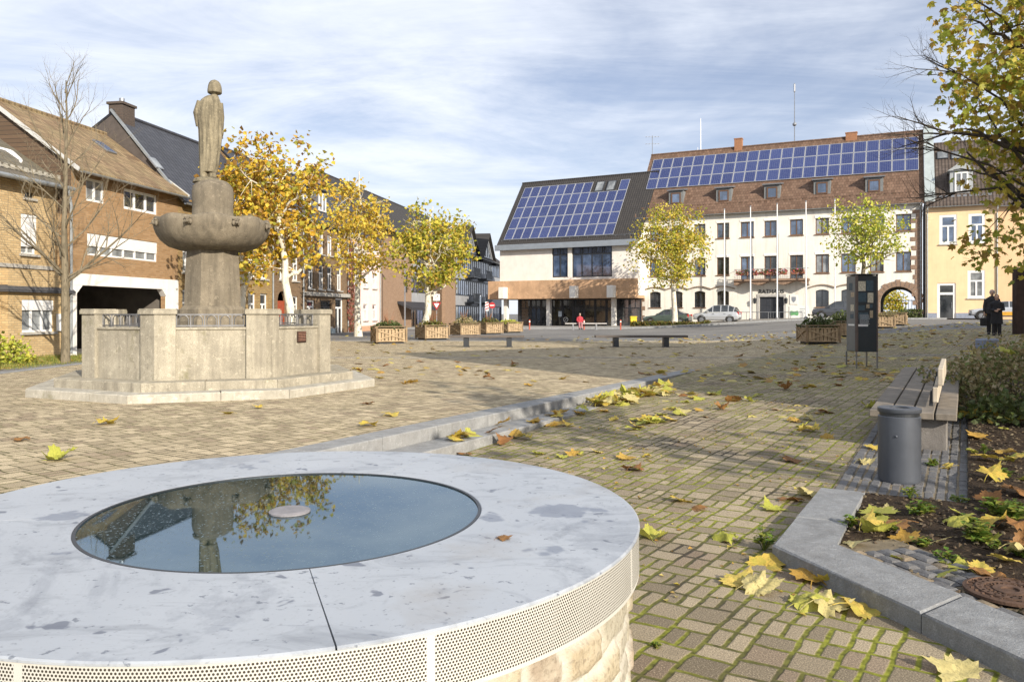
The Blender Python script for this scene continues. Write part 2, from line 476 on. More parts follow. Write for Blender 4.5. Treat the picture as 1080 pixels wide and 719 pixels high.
# upper kerb: blocks of different length along the step line, top flush with the plaza
mb = MB(); t = -16.0; rr = random.Random(3)
while t < 8.55:
    L = rr.choice((.9, 1.0, 1.1)); t2 = min(8.6, t+L)
    a, b = t + .003, t2 - .003
    vs = []
    for z_hi in (0, 1):
        for tt, ss in ((a, -.33), (b, -.33), (b, 0), (a, 0)):
            x, y = line_pt(tt, ss); vs.append((x, y, (zup(x, y) + .006) if z_hi else (zup(x, y) - .45)))
    bm_ = .012
    for tt, ss in ((a+bm_, -.33), (b-bm_, -.33), (b-bm_, -bm_), (a+bm_, -bm_)):
        x, y = line_pt(tt, ss); vs.append((x, y, zup(x, y) + .006 + 0.0))
    for i in (4, 5, 6, 7): vs[i] = (vs[i][0], vs[i][1], vs[i][2] - bm_)
    mb.add(vs, ((0,3,2,1),(0,1,5,4),(1,2,6,5),(2,3,7,6),(3,0,4,7),(4,5,9,8),(5,6,10,9),(6,7,11,10),(7,4,8,11),(8,9,10,11)))
    t = t2
struct(mb.build('kerb', M_GRANITE2))
mb = MB(); t = -16.0
while t < 1.9:
    L = rr.choice((1.0, 1.1, 1.2)); t2 = min(1.95, t+L)
    x, y = line_pt(t, 0); th = math.atan2(DY, DX)
    Mx = Matrix.Rotation(th, 4, 'Z'); Mx.translation = (x, y, 0)
    mb.bbox(.003, t2-t-.003, -.41, -.003, -.2, .163, .010, Mx)
    t = t2
struct(mb.build('step', M_GRANITE2))
strip('kerb', M_GRANITE, [(-11.5, -6), (-11.5, YEND)], .18, .03, -.25, 'up', seg=1.0)
strip('kerb', M_GRANITE, [(-11.5, YEND+.09), (31, YEND+.09)], .18, .008, -.25, 'up', seg=1.0)
strip('paving_band', M_GRANITE, [(-11.3, 23.2), (31, 23.2)], .14, .006, -.1, None, seg=.5, bev=.003)
strip('kerb', M_GRANITE, [(-14, 66), (36, 66)], .2, .10, -.2, 'up', seg=1.5)

# far pavement in front of the halls, lighter flags
def flag_mat():
    t = NT('flags'); p = t.gen()
    b = t.n('ShaderNodeTexBrick'); t.l(p, b.inputs['Vector']); b.inputs['Scale'].default_value = 1
    b.inputs['Brick Width'].default_value = .6; b.inputs['Row Height'].default_value = .4; b.inputs['Mortar Size'].default_value = .01
    b.inputs['Color1'].default_value = col4((.33,.31,.28)); b.inputs['Color2'].default_value = col4((.27,.255,.235)); b.inputs['Mortar'].default_value = col4((.12,.11,.1))
    c = t.mix(t.math('MULTIPLY', t.noise(p, .6, 5), .6), b.outputs[0], (.2,.19,.175))
    t.pbr(c, .9, 0, t.bump(b.outputs['Fac'], .2, -.005), .3); return t.m
M_FLAG = flag_mat()
grid('pavement', M_FLAG, frange(66, 76, 12), lambda y: frange(-14, 40, 40), lambda x, y: g(x, y, 'up') + .06)

# ------------------------------------------------------------------ planting bed on the right
def inpoly(x, y, P):
    c = False; n = len(P)
    for i in range(n):
        x1, y1 = P[i]; x2, y2 = P[(i+1) % n]
        if (y1 > y) != (y2 > y) and x < (x2-x1)*(y-y1)/(y2-y1) + x1: c = not c
    return c
BED = [(2.09,5.14),(2.92,6.66),(2.75,6.79),(3.59,6.27),(9.4,16.4),(15.5,20.5),(18,14),(9,3),(3.3,1.5)]
def bed_z(x, y): return g(x, y, 'low') + .065 + .03*mnoise.noise(Vector((x*1.3, y*1.3, 0))) + .018*mnoise.noise(Vector((x*6, y*6, 3)))
def bed_mesh():
    bm = bmesh.new()
    vs = [bm.verts.new((x, y, 0)) for x, y in BED]
    bm.faces.new(vs)
    for it in range(7):
        es = [e for e in bm.edges if e.calc_length() > (.16 if e.verts[0].co.y < 10 else .5)]
        if not es: break
        bmesh.ops.subdivide_edges(bm, edges=es, cuts=1, use_grid_fill=True)
        bmesh.ops.triangulate(bm, faces=bm.faces)
    for v in bm.verts: v.co.z = bed_z(v.co.x, v.co.y)
    me = bpy.data.meshes.new('planting_bed'); bm.to_mesh(me); bm.free(); me.materials.append(M_SOIL)
    me.polygons.foreach_set('use_smooth', [True]*len(me.polygons)); return me
struct(link('planting_bed', bed_mesh()))
# L-shaped granite kerb: three long stones and the short arm
def kerb_poly(mb, P, z0, z1, bev=.012):
    n = len(P); cx = sum(p[0] for p in P)/n; cy = sum(p[1] for p in P)/n
    vs = [(x, y, z0) for x, y in P] + [(x, y, z1-bev) for x, y in P]
    for x, y in P:
        L = math.hypot(x-cx, y-cy); k = 1 - bev*1.3/L*1.0
        vs.append((cx+(x-cx)*k, cy+(y-cy)*k, z1))
    fs = [(i, (i+1) % n, n+(i+1) % n, n+i) for i in range(n)] + [(n+i, n+(i+1) % n, 2*n+(i+1) % n, 2*n+i) for i in range(n)] + [tuple(range(2*n, 3*n))]
    mb.add(vs, fs)
mb = MB()
O = Vector((1.68, 5.14)); I = Vector((2.10, 5.16)); a1 = Vector((DX, DY)); a2 = Vector((.295, -.955))
def lerp(a, b, f): return (a[0]+(b[0]-a[0])*f, a[1]+(b[1]-a[1])*f)
E1o, E1i = (2.65, 6.83), (2.95, 6.65)
kerb_poly(mb, [lerp(O, E1o, .42), lerp(I, E1i, .36), E1i, E1o], -.1, .108)
kerb_poly(mb, [tuple(O), tuple(O + a2*1.22), tuple(I + a2*.98), tuple(I), lerp(I, E1i, .352), lerp(O, E1o, .414)], -.1, .108)
q = 1.226
while q < 6:
    kerb_poly(mb, [tuple(O + a2*q), tuple(O + a2*(q+1.1)), tuple(I + a2*(q+.86)), tuple(I + a2*(q-.24))], -.1, .108)
    q += 1.106
struct(mb.build('kerb', M_GRANITE))
# strip of cobbles behind the kerb (setts as one surface with real bumps)
M_COB = stone_mat('basalt_sett', (.16,.16,.165), (.085,.08,.075), 3, .3, .4, .62)
M_COBW = stone_mat('warm_sett', (.24,.19,.13), (.1,.09,.07), 3, .3, .4, .7)
M_SAND = plain('joint_sand', (.16,.13,.085), .95, .3, 20, .4, 60)
def setts(name, M4, L, W, a, b, h, seed, mats, bulge=.012, gap=.012, skip=None):
    rr = random.Random(seed); mb = MB(); y = 0; r = 0
    while y < W - .02:
        bb = min(b*rr.uniform(.9, 1.1), W - y); x = -rr.random()*a
        while x < L:
            aa = a*rr.uniform(.75, 1.25); x0, x1 = max(0, x), min(L, x+aa)
            if x1 - x0 > .03 and not (skip and skip((x0+x1)/2, y+bb/2)):
                mb.cur = 0 if rr.random() < .72 else 1
                dz = rr.uniform(-.006, .006)
                x0 += gap/2; x1 -= gap/2; y0 = y + gap/2; y1 = y + bb - gap/2; e = .016 if a < .2 else .008
                vs = [(x0,y0,-.03),(x1,y0,-.03),(x1,y1,-.03),(x0,y1,-.03),(x0,y0,h-.012+dz),(x1,y0,h-.012+dz),(x1,y1,h-.012+dz),(x0,y1,h-.012+dz)]
                vs += [(x0+e+rr.uniform(0,.008),y0+e,h+dz),(x1-e,y0+e+rr.uniform(0,.008),h+dz),(x1-e-rr.uniform(0,.008),y1-e,h+dz),(x0+e,y1-e-rr.uniform(0,.008),h+dz),((x0+x1)/2,(y0+y1)/2,h+bulge*.5+dz)]
                fs = [(i, (i+1) % 4, 4+(i+1) % 4, 4+i) for i in range(4)] + [(4+i, 4+(i+1) % 4, 8+(i+1) % 4, 8+i) for i in range(4)] + [(8+i, 8+(i+1) % 4, 12) for i in range(4)]
                mb.add([M4 @ Vector(v) for v in vs], fs)
            x += aa
        y += bb
    return mb.build(name, mats)
th2 = math.atan2(a2.y, a2.x)
Mx = Matrix.Rotation(th2, 4, 'Z'); Mx.translation = (2.13, 5.05, .06)
MANHOLE = Vector((2.69, 4.30, .085))
inv = Mx.inverted()
mh_l = inv @ MANHOLE
o = setts('cobble_strip', Mx, 4.2, .50, .14, .105, .03, 5, [M_COB, M_COBW], skip=lambda x, y: math.hypot(x-mh_l.x, y-mh_l.y) < .24); struct(o)
mb = MB(); mb.box(-.2, 4.4, -.02, .54, -.06, .010, Mx); struct(mb.build('cobble_joints', M_SAND))
# pad of basalt setts below the bin and the bench, with a steel edge
thp = math.atan2(DY, DX)
Mp = Matrix.Rotation(thp, 4, 'Z'); Mp.translation = (3.59, 6.25, 0)
def pad_z(x, y): return g(x, y, 'low')
def drape(o, off=0):
    for v in o.data.vertices: v.co.z += g(v.co.x, v.co.y, 'low') + off
o = setts('sett_pad', Mp, 11.5, 1.05, .21, .088, .016, 9, [M_COB, M_COB], .001, .010); drape(o); struct(o)
mb = MB()
for i in range(24): mb.box(i*.48, (i+1)*.48, 0, 1.05, -.05, .008, Mp)
o = mb.build('sett_pad_joints', M_SAND); drape(o); struct(o)
mb = MB()
for i in range(24): mb.box(i*.48-.006, (i+1)*.48-.006, -.012, -.002, -.1, .05, Mp)
mb.box(-.016, -.006, -.012, 1.05, -.1, .035, Mp)
o = mb.build('steel_edging', M_GREYM); drape(o); struct(o)

# mulch and crumbs on the soil
def mulch():
    r = random.Random(44); mb = MB(); n = 0
    while n < 6500:
        x, y = r.uniform(2.1, 10), r.uniform(1.6, 12)
        if not inpoly(x, y, BED) or (x/y > .67 and r.random() < .45): continue
        s = r.uniform(.008, .03); a = r.random()*6.28; u = Vector((math.cos(a), math.sin(a), r.uniform(-.4, .4)))*s; v = Vector((-math.sin(a), math.cos(a), r.uniform(-.5, .5)))*s*r.uniform(.3, .8); c = Vector((x, y, bed_z(x, y) + s*.35))
        mb.add([c-u, c-v, c+u, c+v, c+Vector((0, 0, s*.5))], ((0,1,4),(1,2,4),(2,3,4),(3,0,4))); n += 1
    o = mb.build('mulch', leaf_mat('mulch', [(.05,.038,.026), (.09,.066,.045), (.03,.024,.018), (.17,.14,.09), (.07,.052,.034), (.12,.095,.06)], 0, .9)); o['kind'] = 'stuff'
MULCH = mulch
# manhole cover
M_RUST = plain('rusty_iron', (.105,.062,.042), .85, .4, 14, .5, 40, .3)
mb = MB(); mb.lathe([(.0,.0),(.20,.0),(.225,.004),(.225,.02),(.205,.026),(.203,.016),(.165,.016),(.163,.026),(.125,.026),(.123,.016),(.085,.016),(.083,.026),(.045,.026),(.043,.016),(.001,.016)], 48, cap=False)
for k in range(24):
    a = 2*math.pi*k/24
    for r_ in (.184, .145, .104): mb.box(-.008, .008, -.006, .006, .016, .026, Matrix.Translation((r_*math.cos(a), r_*math.sin(a), 0)) @ Matrix.Rotation(a, 4, 'Z'))
o = mb.build('manhole_cover', M_RUST, loc=MANHOLE); tag(o, 'small round rusty manhole cover set among the dark cobbles', 'manhole cover')

# ------------------------------------------------------------------ well
WX, WY, WR, WH = -.90, 3.225, 1.40, .80
def plate_mat():
    t = NT('zinc_plate'); v = t.obj()
    n = t.noise(v, 1.6, 6, .6); sm = t.noise(t.map(v, (2.2, 3.6, 1), (0, 0, .5)), 1.3, 7, .68, 1.6)
    c = t.mix(n, srgb(156,162,170), srgb(184,189,195))
    c = t.mix(t.ramp(sm, [(.52, 0), (.72, .55)]), c, srgb(108,113,122))
    g2 = t.noise(v, .8, 6, .7, 2.2); c = t.mix(t.ramp(g2, [(.54, 0), (.61, .3), (.66, .1)]), c, srgb(108,114,126)); c = t.mix(t.ramp(t.noise(t.map(v, loc=(7, 7, 0)), 24, 4, .6), [(.64, 0), (.68, .7)]), c, srgb(92,98,110))
    sp = t.noise(v, 9, 3, .5, .4); c = t.mix(t.ramp(sp, [(.67, 0), (.70, .8)]), c, srgb(96,102,116))
    sp2 = t.noise(t.map(v, (1, 1, 1), loc=(3, 1, 0)), 2.6, 4, .5); c = t.mix(t.ramp(sp2, [(.65, 0), (.67, .65)]), c, srgb(110,118,134))
    sc = t.noise(t.map(v, (1.5, 40, 1), (0, 0, .7)), 2, 3, .6); c = t.mix(t.ramp(sc, [(.67, 0), (.71, .4)]), c, srgb(112,116,128)); s3 = t.noise(t.map(v, (3, 30, 1), (0, 0, -.4)), 1.4, 4, .65, .8); c = t.mix(t.ramp(s3, [(.68, 0), (.72, .45)]), c, srgb(100,106,122)); c = t.mix(t.ramp(t.noise(v, 60, 3), [(.62, 0), (.7, .35)]), c, srgb(110,112,118))
    br = t.noise(t.map(v, loc=(5, 2, 0)), 1.1, 5, .6); c = t.mix(t.ramp(br, [(.6, 0), (.75, .45)]), c, srgb(140,128,112))
    t.pbr(c, t.math('ADD', .38, t.math('MULTIPLY', n, .25)), .15, t.bump(t.noise(v, 30, 3), .06, .005), .5); return t.m
def perf_mat():
    t = NT('perforated_sheet'); x, y, z = t.sep(t.obj())
    ang = t.math('ARCTAN2', y, x); u = t.math('MULTIPLY', ang, WR); P = .0098
    def dots(ox, oy):
        a = t.math('SUBTRACT', t.math('FRACT', t.math('ADD', t.math('DIVIDE', u, P), ox)), .5)
        b = t.math('SUBTRACT', t.math('FRACT', t.math('ADD', t.math('DIVIDE', z, P*1.732), oy)), .5)
        b = t.math('MULTIPLY', b, 1.732)
        return t.math('SQRT', t.math('ADD', t.math('MULTIPLY', a, a), t.math('MULTIPLY', b, b)))
    d = t.math('MINIMUM', dots(0, 0), dots(.5, .5))
    zz = t.math('MULTIPLY', t.math('GREATER_THAN', z, WH-.158), t.math('LESS_THAN', z, WH-.014))
    seam = t.math('GREATER_THAN', t.math('ABSOLUTE', t.math('SUBTRACT', t.math('FRACT', t.math('DIVIDE', ang, .7)), .5)), .012)
    hole = t.math('MULTIPLY', t.math('MULTIPLY', t.math('LESS_THAN', d, .33), zz), seam)
    n = t.noise(t.obj(), 5, 4)
    c = t.mix(n, (.46,.45,.41), (.60,.59,.55))
    c = t.mix(hole, c, (.045,.038,.03))
    t.pbr(c, .5, .1, None, .4); return t.m
def rubble_mat():
    t = NT('rubble_wall'); at_ = t.n('ShaderNodeAttribute'); at_.attribute_name = 'stone'; sc = t.n('ShaderNodeSeparateColor'); t.l(at_.outputs['Color'], sc.inputs[0])
    c = t.ramp(sc.outputs[0], [(0, (.31,.25,.15)), (.25, (.38,.34,.24)), (.45, (.30,.30,.29)), (.62, (.42,.37,.26)), (.8, (.30,.20,.11)), (1, (.36,.35,.32))])
    v = t.obj(); n = t.noise(v, 14, 6, .65); n2 = t.noise(v, 55, 4, .6)
    c = t.mix(t.ramp(n, [(.35, 0), (.7, .6)]), c, (.47,.43,.34)); c = t.mix(t.ramp(n2, [(.52, 0), (.66, .5)]), c, (.14,.11,.08))
    mo = t.mix(n2, (.42,.40,.34), (.56,.53,.46)); c = t.mix(sc.outputs[1], mo, c)
    t.pbr(c, .93, 0, t.bump(t.math('ADD', n2, n), .7, .012), .25); return t.m
def rubble_mesh():
    r = random.Random(12); rows = []; z = -.32
    while z < WH: h = r.uniform(.10, .19); rows.append((z, z+h)); z += h
    cells = []
    for _ in rows:
        cs = []; u = 0
        while u < 2*math.pi*WR: w = r.uniform(.14, .40); cs.append((u, min(u+w, 2*math.pi*WR), r.random(), r.uniform(-.010, .012))); u += w
        cells.append(cs)
    nu, nz = 620, 64; vs = []; cols = []
    for j in range(nz+1):
        for i in range(nu):
            a = 2*math.pi*i/nu; zz = -.3 + (WH-.168+.3)*j/nz; u = a*WR
            q = Vector((math.cos(a)*5, math.sin(a)*5, zz*5)); du = .045*mnoise.noise(q*1.3); dz = .035*mnoise.noise(q*1.3 + Vector((9, 3, 1)))
            uu = (u+du) % (2*math.pi*WR); zq = zz+dz; k = max(0, min(len(rows)-1, next((m for m, rw in enumerate(rows) if zq < rw[1]), len(rows)-1))); rw = rows[k]
            ce = next((c for c in cells[k] if uu < c[1]), cells[k][-1]); d = min(zq-rw[0], rw[1]-zq, uu-ce[0], ce[1]-uu); m = smooth(.008, .026, d + .008*mnoise.noise(q*5))
            rad = WR - .052 + m*(.016+ce[3]) + .006*mnoise.noise(q*4) + .003*mnoise.noise(q*12)
            vs.append((rad*math.cos(a), rad*math.sin(a), zz)); cols.append((ce[2], m))
    fs = [(j*nu+i, j*nu+(i+1) % nu, (j+1)*nu+(i+1) % nu, (j+1)*nu+i) for j in range(nz) for i in range(nu)]
    me = bpy.data.meshes.new('stone_wall'); me.from_pydata(vs, [], fs); me.materials.append(M_RUB); me.polygons.foreach_set('use_smooth', [True]*len(fs))
    ca = me.color_attributes.new('stone', 'FLOAT_COLOR', 'POINT'); ca.data.foreach_set('color', [x for c in cols for x in (c[0], c[1], 0, 1)]); return me
def well_glass_mat():
    t = NT('well_glass'); v = t.obj()
    n = t.noise(v, 90, 2); d = t.noise(t.map(v, (60, 22, 1), (0, 0, .9)), 1, 3, .7)
    c = t.mix(t.ramp(n, [(.58, 0), (.68, .6)]), (.008,.020,.019), (.10,.14,.15))
    c = t.mix(t.ramp(d, [(.6, 0), (.75, .35)]), c, (.14,.17,.17))
    b = t.pbr(c, t.math('ADD', .02, t.math('MULTIPLY', t.ramp(n, [(.6, 0), (.7, 1)]), .3)), 0, None, 1.0, 2.1); b.inputs['Specular Tint'].default_value = (.58, .80, .98, 1); return t.m
well = thing('well', 'round stone well with a pale zinc rim, perforated skirt and dark glass lid', 'well', (WX, WY, 0))
M_PLATE, M_PERF, M_RUB, M_WGL = plate_mat(), perf_mat(), rubble_mat(), well_glass_mat()
link('stone_wall', rubble_mesh(), well)
mb = MB(); mb.lathe([(WR-.004, WH-.010), (WR-.002, WH-.17), (WR-.014, WH-.174), (WR-.018, WH-.16)], 160, cap=False); mb.build('perforated_skirt', M_PERF, well, True)
GR = .775
for a0, a1_ in ((-70, 70), (70, 188), (188, 290)):
    n = 64; vs = []; fs = []; ga = .10
    prof = [(GR, WH-.03), (GR, WH-.002), (GR+.003, WH), (WR-.006, WH), (WR, WH-.004), (WR, WH-.0098)]
    for i in range(n+1):
        a = R(a0+ga + (a1_-a0-2*ga)*i/n)
        vs += [(r_*math.cos(a), r_*math.sin(a), z) for r_, z in prof]
    m = len(prof)
    for i in range(n):
        for k in range(m-1): fs.append((i*m+k, (i+1)*m+k, (i+1)*m+k+1, i*m+k+1))
    fs.append(tuple(range(m))); fs.append(tuple(n*m + k for k in range(m))[::-1])
    mb = MB(); mb.add(vs, fs); mb.build('rim_plate', M_PLATE, well)
mb = MB(); mb.lathe([(GR-.03, WH-.2), (GR+.05, WH-.012), (WR-.03, WH-.012)], 96, cap=False); mb.build('rim_backing', M_DARK, well)
mb = MB(); mb.lathe([(GR-.013, WH-.012), (GR-.013, WH-.001), (GR-.001, WH-.001), (GR-.001, WH-.012)], 128, cap=False); mb.build('seal', M_DARK, well)
mb = MB(); mb.lathe([(.001, WH-.006), (.4, WH-.006), (GR-.013, WH-.006), (GR-.013, WH-.02)], 128, cap=False); gl = mb.build('glass_lid', M_WGL, well)
mb = MB(); mb.lathe([(.001, WH+.006), (.07, WH+.006), (.082, WH+.001), (.082, WH-.005)], 40, cap=False); mb.build('centre_cap', plain('cap_grey', (.22,.21,.22), .6, .15, 30, .3, 90), gl)

# ------------------------------------------------------------------ fountain
FX, FY, FZ, FR = -5.36, 14.27, .3, R(20)
fo = thing('fountain', 'old octagonal stone fountain with parapet, railings and a wide bowl on a column', 'fountain', (FX, FY, FZ), FR)
def octo(a, ph=22.5): return [(a/math.cos(R(22.5))*math.cos(R(45*k+ph)), a/math.cos(R(22.5))*math.sin(R(45*k+ph))) for k in range(8)]
def ring_blocks(a_out, a_in, z0, z1, gap=.006, bev=.015, split=1, jit=0):
    """one trapezoid block (or more) per octagon side"""
    mb = MB(); po, pi_ = octo(a_out), octo(a_in); rr = random.Random(int(a_out*100))
    for k in range(8):
        A, B = po[k], po[(k+1) % 8]; C, D = pi_[(k+1) % 8], pi_[k]
        cuts = [0.0] + sorted(rr.uniform(.3, .7) if split == 2 else (i+1)/split for i in range(split-1)) + [1.0]
        for f0, f1 in zip(cuts, cuts[1:]):
            e = gap/1.7; f0 += e/2; f1 -= e/2; dz = rr.uniform(-jit, jit)
            P = [lerp(A, B, f0), lerp(A, B, f1), lerp(D, C, f1), lerp(D, C, f0)]
            n = 4; cx = sum(p[0] for p in P)/4; cy = sum(p[1] for p in P)/4
            vs = [(x, y, z0) for x, y in P] + [(x, y, z1-bev+dz) for x, y in P] + [(x+(cx-x)*bev*2.2/.9*.5, y+(cy-y)*bev*2.2/.9*.5, z1+dz) for x, y in P]
            mb.add(vs, [(3,2,1,0)] + [(i, (i+1) % n, n+(i+1) % n, n+i) for i in range(n)] + [(n+i, n+(i+1) % n, 2*n+(i+1) % n, 2*n+i) for i in range(n)] + [(8,9,10,11)])
    return mb
AP = 1.95
ring_blocks(2.70, AP-.2, -.15, .13, split=2, jit=.006).build('lower_step', M_STEP, fo)
ring_blocks(2.34, AP-.25, .12, .265, split=2, jit=.003).build('upper_step', M_FOUNT, fo)
po = octo(AP)
def face_M(k, a):
    """frame of octagon side k: x along the side (0 at its middle), y outwards, z up"""
    ang = R(45*k + 45); n = Vector((math.cos(ang), math.sin(ang), 0)); x = Vector((math.sin(ang), -math.cos(ang), 0))*-1
    Mx = Matrix((x, n, Vector((0,0,1)))).transposed().to_4x4(); Mx.translation = n*a; return Mx
HS = AP*math.tan(R(22.5))
for k in range(8):
    Mx = face_M(k, AP); mb = MB()
    mb.bbox(-HS+.27, HS-.27, -.26, -.035, .25, 1.05, .012, Mx)
    mb.bbox(-HS+.25, HS-.25, -.30, -.012, 1.035, 1.075, .010, Mx)
    pn = mb.build('parapet_panel', M_FOUNT, fo)
    rb = MB(); ww = HS-.30
    for z in (1.10, 1.275): rb.bar(Mx @ Vector((-ww, -.13, z)), Mx @ Vector((ww, -.13, z)), .022, .022)
    n = 5; sp = 2*ww/n
    for i in range(n+1):
        x = -ww + i*sp; rb.bar(Mx @ Vector((x, -.13, 1.075)), Mx @ Vector((x, -.13, 1.275)), .016, .016)
    for i in range(n):
        cx = -ww + (i+.5)*sp; w = sp*.34
        pts = [Mx @ Vector((cx - w, -.13, 1.10))] + [Mx @ Vector((cx + w*math.cos(math.pi*(1-j/8)), -.13, 1.19 + .075*math.sin(math.pi*j/8))) for j in range(9)] + [Mx @ Vector((cx + w, -.13, 1.10))]
        rb.tube(pts, .008, 5)
    rb.build('railing', M_IRON, fo)
    # corner pillar, bent round the vertex, with its cap
    V = po[k]; Vp = [po[(k-1) % 8], po[(k+1) % 8]]
    def corner(w, o, i_):
        out = []
        vx = Vector((V[0], V[1])); L = vx.length; vo_ = vx*((L+o)/L)
        d0 = (Vector(Vp[0])-vx).normalized(); d1 = (Vector(Vp[1])-vx).normalized()
        a, b = vo_ + d0*w, vo_ + d1*w
        n0 = Vector((d0.y, -d0.x)); n1 = Vector((-d1.y, d1.x))
        if n0.dot(vx) > 0: n0 = -n0
        if n1.dot(vx) > 0: n1 = -n1
        return [tuple(a), tuple(vo_), tuple(b), tuple(b + n1*i_), tuple(vo_*((L-i_*1.15)/L)), tuple(a + n0*i_)]
    mb = MB(); mb.prism(corner(.30, .02, .34), .25, 1.28); p = mb.build('pillar', M_FOUNT, fo)
    mb = MB(); mb.prism(corner(.335, .055, .42), 1.283, 1.345); mb.prism(corner(.32, .04, .40), 1.347, 1.365); mb.build('pillar_cap', M_FOUNT, p)
    if k == 6:      # bronze plaque on the right-hand panel in view
        pm = MB(); pm.bbox(-.02, .20, -.037, -.012, .80, .99, .004, Mx); pq = pm.build('plaque', plain('bronze', (.055,.03,.022), .45, .2, 20, .1, 80, .5), fo)
        lm = MB(); rr = random.Random(4)
        for r_ in range(6):
            x = .0
            while x < .175:
                w = rr.uniform(.012, .035); lm.box(x, min(x+w, .18), -.0118, -.0105, .965-r_*.027, .977-r_*.027, Mx); x += w + .009
        lm.build('plaque_lettering', plain('letter_bronze', (.38,.20,.14), .5, .1, 5, 0, 9, .3), pq)
# basin floor and pedestal
mb = MB(); mb.prism(octo(AP-.28), .2, .75); mb.build('basin', M_FOUNT_D, fo)
pd = MB(); rings = []
for a, z in ((.60,.70),(.60,1.16),(.575,1.20),(.545,1.22),(.54,1.36),(.50,1.41),(.47,1.43),(.462,1.7),(.445,2.1),(.425,2.44)):
    rings.append([(x, y, z) for x, y in octo(a)])
pd.loft(rings); pd.build('pedestal', M_FOUNT_D, fo)
mb = MB(); prof = [(.42,2.40),(.56,2.41),(.74,2.47),(.86,2.57),(.93,2.68),(.965,2.79),(.975,2.87),(.965,2.93),(.94,2.965),(.90,2.975),(.85,2.96),(.68,2.94),(.3,2.93)]
mb.lathe(prof, 64, cap=False)
mb.v = [(x*(1+.030*math.cos(8*math.atan2(y, x))*(z-2.4)), y*(1+.030*math.cos(8*math.atan2(y, x))*(z-2.4)), z + (.020*math.cos(8*math.atan2(y, x)) if z > 2.9 else 0)) for x, y, z in mb.v]
bowl = mb.build('bowl', M_FOUNT_D, fo, True)
lh = MB()
lh.ell((0,0,0), (.075,.05,.085)); lh.ell((0,-.055,-.025), (.042,.05,.04)); lh.ell((0,-.06,.02), (.02,.04,.03))
for sx in (-1, 1): lh.ell((sx*.055,-.02,.06), (.03,.03,.03)); lh.ell((sx*.032,-.045,.025), (.016,.014,.014)); lh.ell((sx*.06,-.01,-.03), (.035,.03,.055))
lh.tube([(0,-.09,-.035),(0,-.13,-.045)], .014, 8)
lh.v = [(x*.75, y*.75, z*.75) for x, y, z in lh.v]; lme = lh.mesh('lion_head', M_FOUNT_D, True)
for k in range(8):
    a = R(45*k + 22.5); rr_ = .985
    link('lion_head', lme, bowl, (rr_*math.cos(a), rr_*math.sin(a), 2.85), (0, 0, a + math.pi/2))
mb = MB(); mb.lathe([(.37,2.86),(.385,2.98),(.35,3.06),(.345,3.2),(.355,3.34),(.353,3.46),(.338,3.54),(.30,3.60),(.25,3.645),(.18,3.67),(.02,3.675)], 40); mb.build('drum', M_FOUNT_D, fo, True)

# ------------------------------------------------------------------ one continuous body out of overlapping shapes
def fuse(mb, name, mat, parent, voxel, loc=None, rot=None, smooth_it=2):
    me = mb.mesh(name, mat, True)
    o = bpy.data.objects.new('tmp', me); COL.objects.link(o)
    m = o.modifiers.new('r', 'REMESH'); m.mode = 'VOXEL'; m.voxel_size = voxel; m.use_smooth_shade = True
    s_ = o.modifiers.new('s', 'SMOOTH'); s_.factor = .5; s_.iterations = smooth_it
    dg = bpy.context.evaluated_depsgraph_get(); ev = o.evaluated_get(dg)
    m2 = bpy.data.meshes.new_from_object(ev); m2.name = name
    bpy.data.objects.remove(o)
    if not m2.materials: m2.materials.append(mat)
    else: m2.materials[0] = mat
    m2.polygons.foreach_set('use_smooth', [True]*len(m2.polygons))
    return link(name, m2, parent, loc, rot)
def ring_e(cx, cy, z, a, b, n=40, fold=0, k=11, ph=0, tw=0):
    out = []
    for i in range(n):
        t = 2*math.pi*i/n
        f = 1 + fold*(math.sin(k*t + ph) + .6*math.sin((k*1.7)*t + 1.3 + ph*.5))*.7
        out.append((cx + a*f*math.cos(t+tw), cy + b*f*math.sin(t+tw), z))
    return out
st = thing('statue', 'weathered stone statue of a robed man seen from behind on top of the fountain', 'statue', (FX-.10, FY, FZ+3.655), FR)
S = 1/346.0
mb = MB()
secs = [(640,107,222,.02),(592,104,233,.05),(540,103,238,.05),(480,102,246,.05),(420,100,252,.045),(380,98,250,.04),(330,90,250,.035),(290,87,249,.03),(250,92,247,.03),(215,100,245,.02),(190,116,240,.01),(176,134,234,0),(163,158,230,0)]
rings = []
for y, l, r_, fd in secs:
    a = (r_-l)/2*S; cx = ((l+r_)/2-155)*S; rings.append(ring_e(cx, 0, (682-y)*S, a, a*.66, 80, fd*1.45, 8, 2.0 + y*.002))
mb.loft(rings)
mb.tube([((112-155)*S, 0, (682-205)*S), ((88-155)*S, .02, (682-275)*S), ((100-155)*S, .05, (682-355)*S)], [.075,.078,.06], 12)
mb.tube([((238-155)*S, 0, (682-205)*S), ((250-155)*S, .03, (682-290)*S), ((249-155)*S, .06, (682-365)*S)], [.065,.055,.042], 12)
mb.ell(((253-155)*S, .07, (682-385)*S), (.035,.05,.055))
for i in range(4): mb.tube([((250-155+i*2)*S, .04+.02*i, (682-395)*S), ((252-155+i*2)*S, .05+.02*i, (682-420)*S)], [.014,.010], 6)
mb.tube([((247-155)*S, .10, (682-385)*S), ((243-155)*S, .135, (682-402)*S)], [.015,.011], 6)
mb.tube([((200-155)*S, .0, (682-175)*S), ((203-155)*S, .01, (682-120)*S)], [.07,.065], 12)
hc = ((204-155)*S, .015, (682-118)*S)
mb.ell(hc, (.105,.125,.135)); mb.ell((hc[0]+.015, hc[1]+.11, hc[2]-.02), (.018,.03,.03)); mb.ell((hc[0]+.01, hc[1]+.07, hc[2]-.09), (.05,.05,.045))
for sx in (-1, 1): mb.ell((hc[0]+sx*.04, hc[1]+.10, hc[2]+.01), (.022,.02,.014))
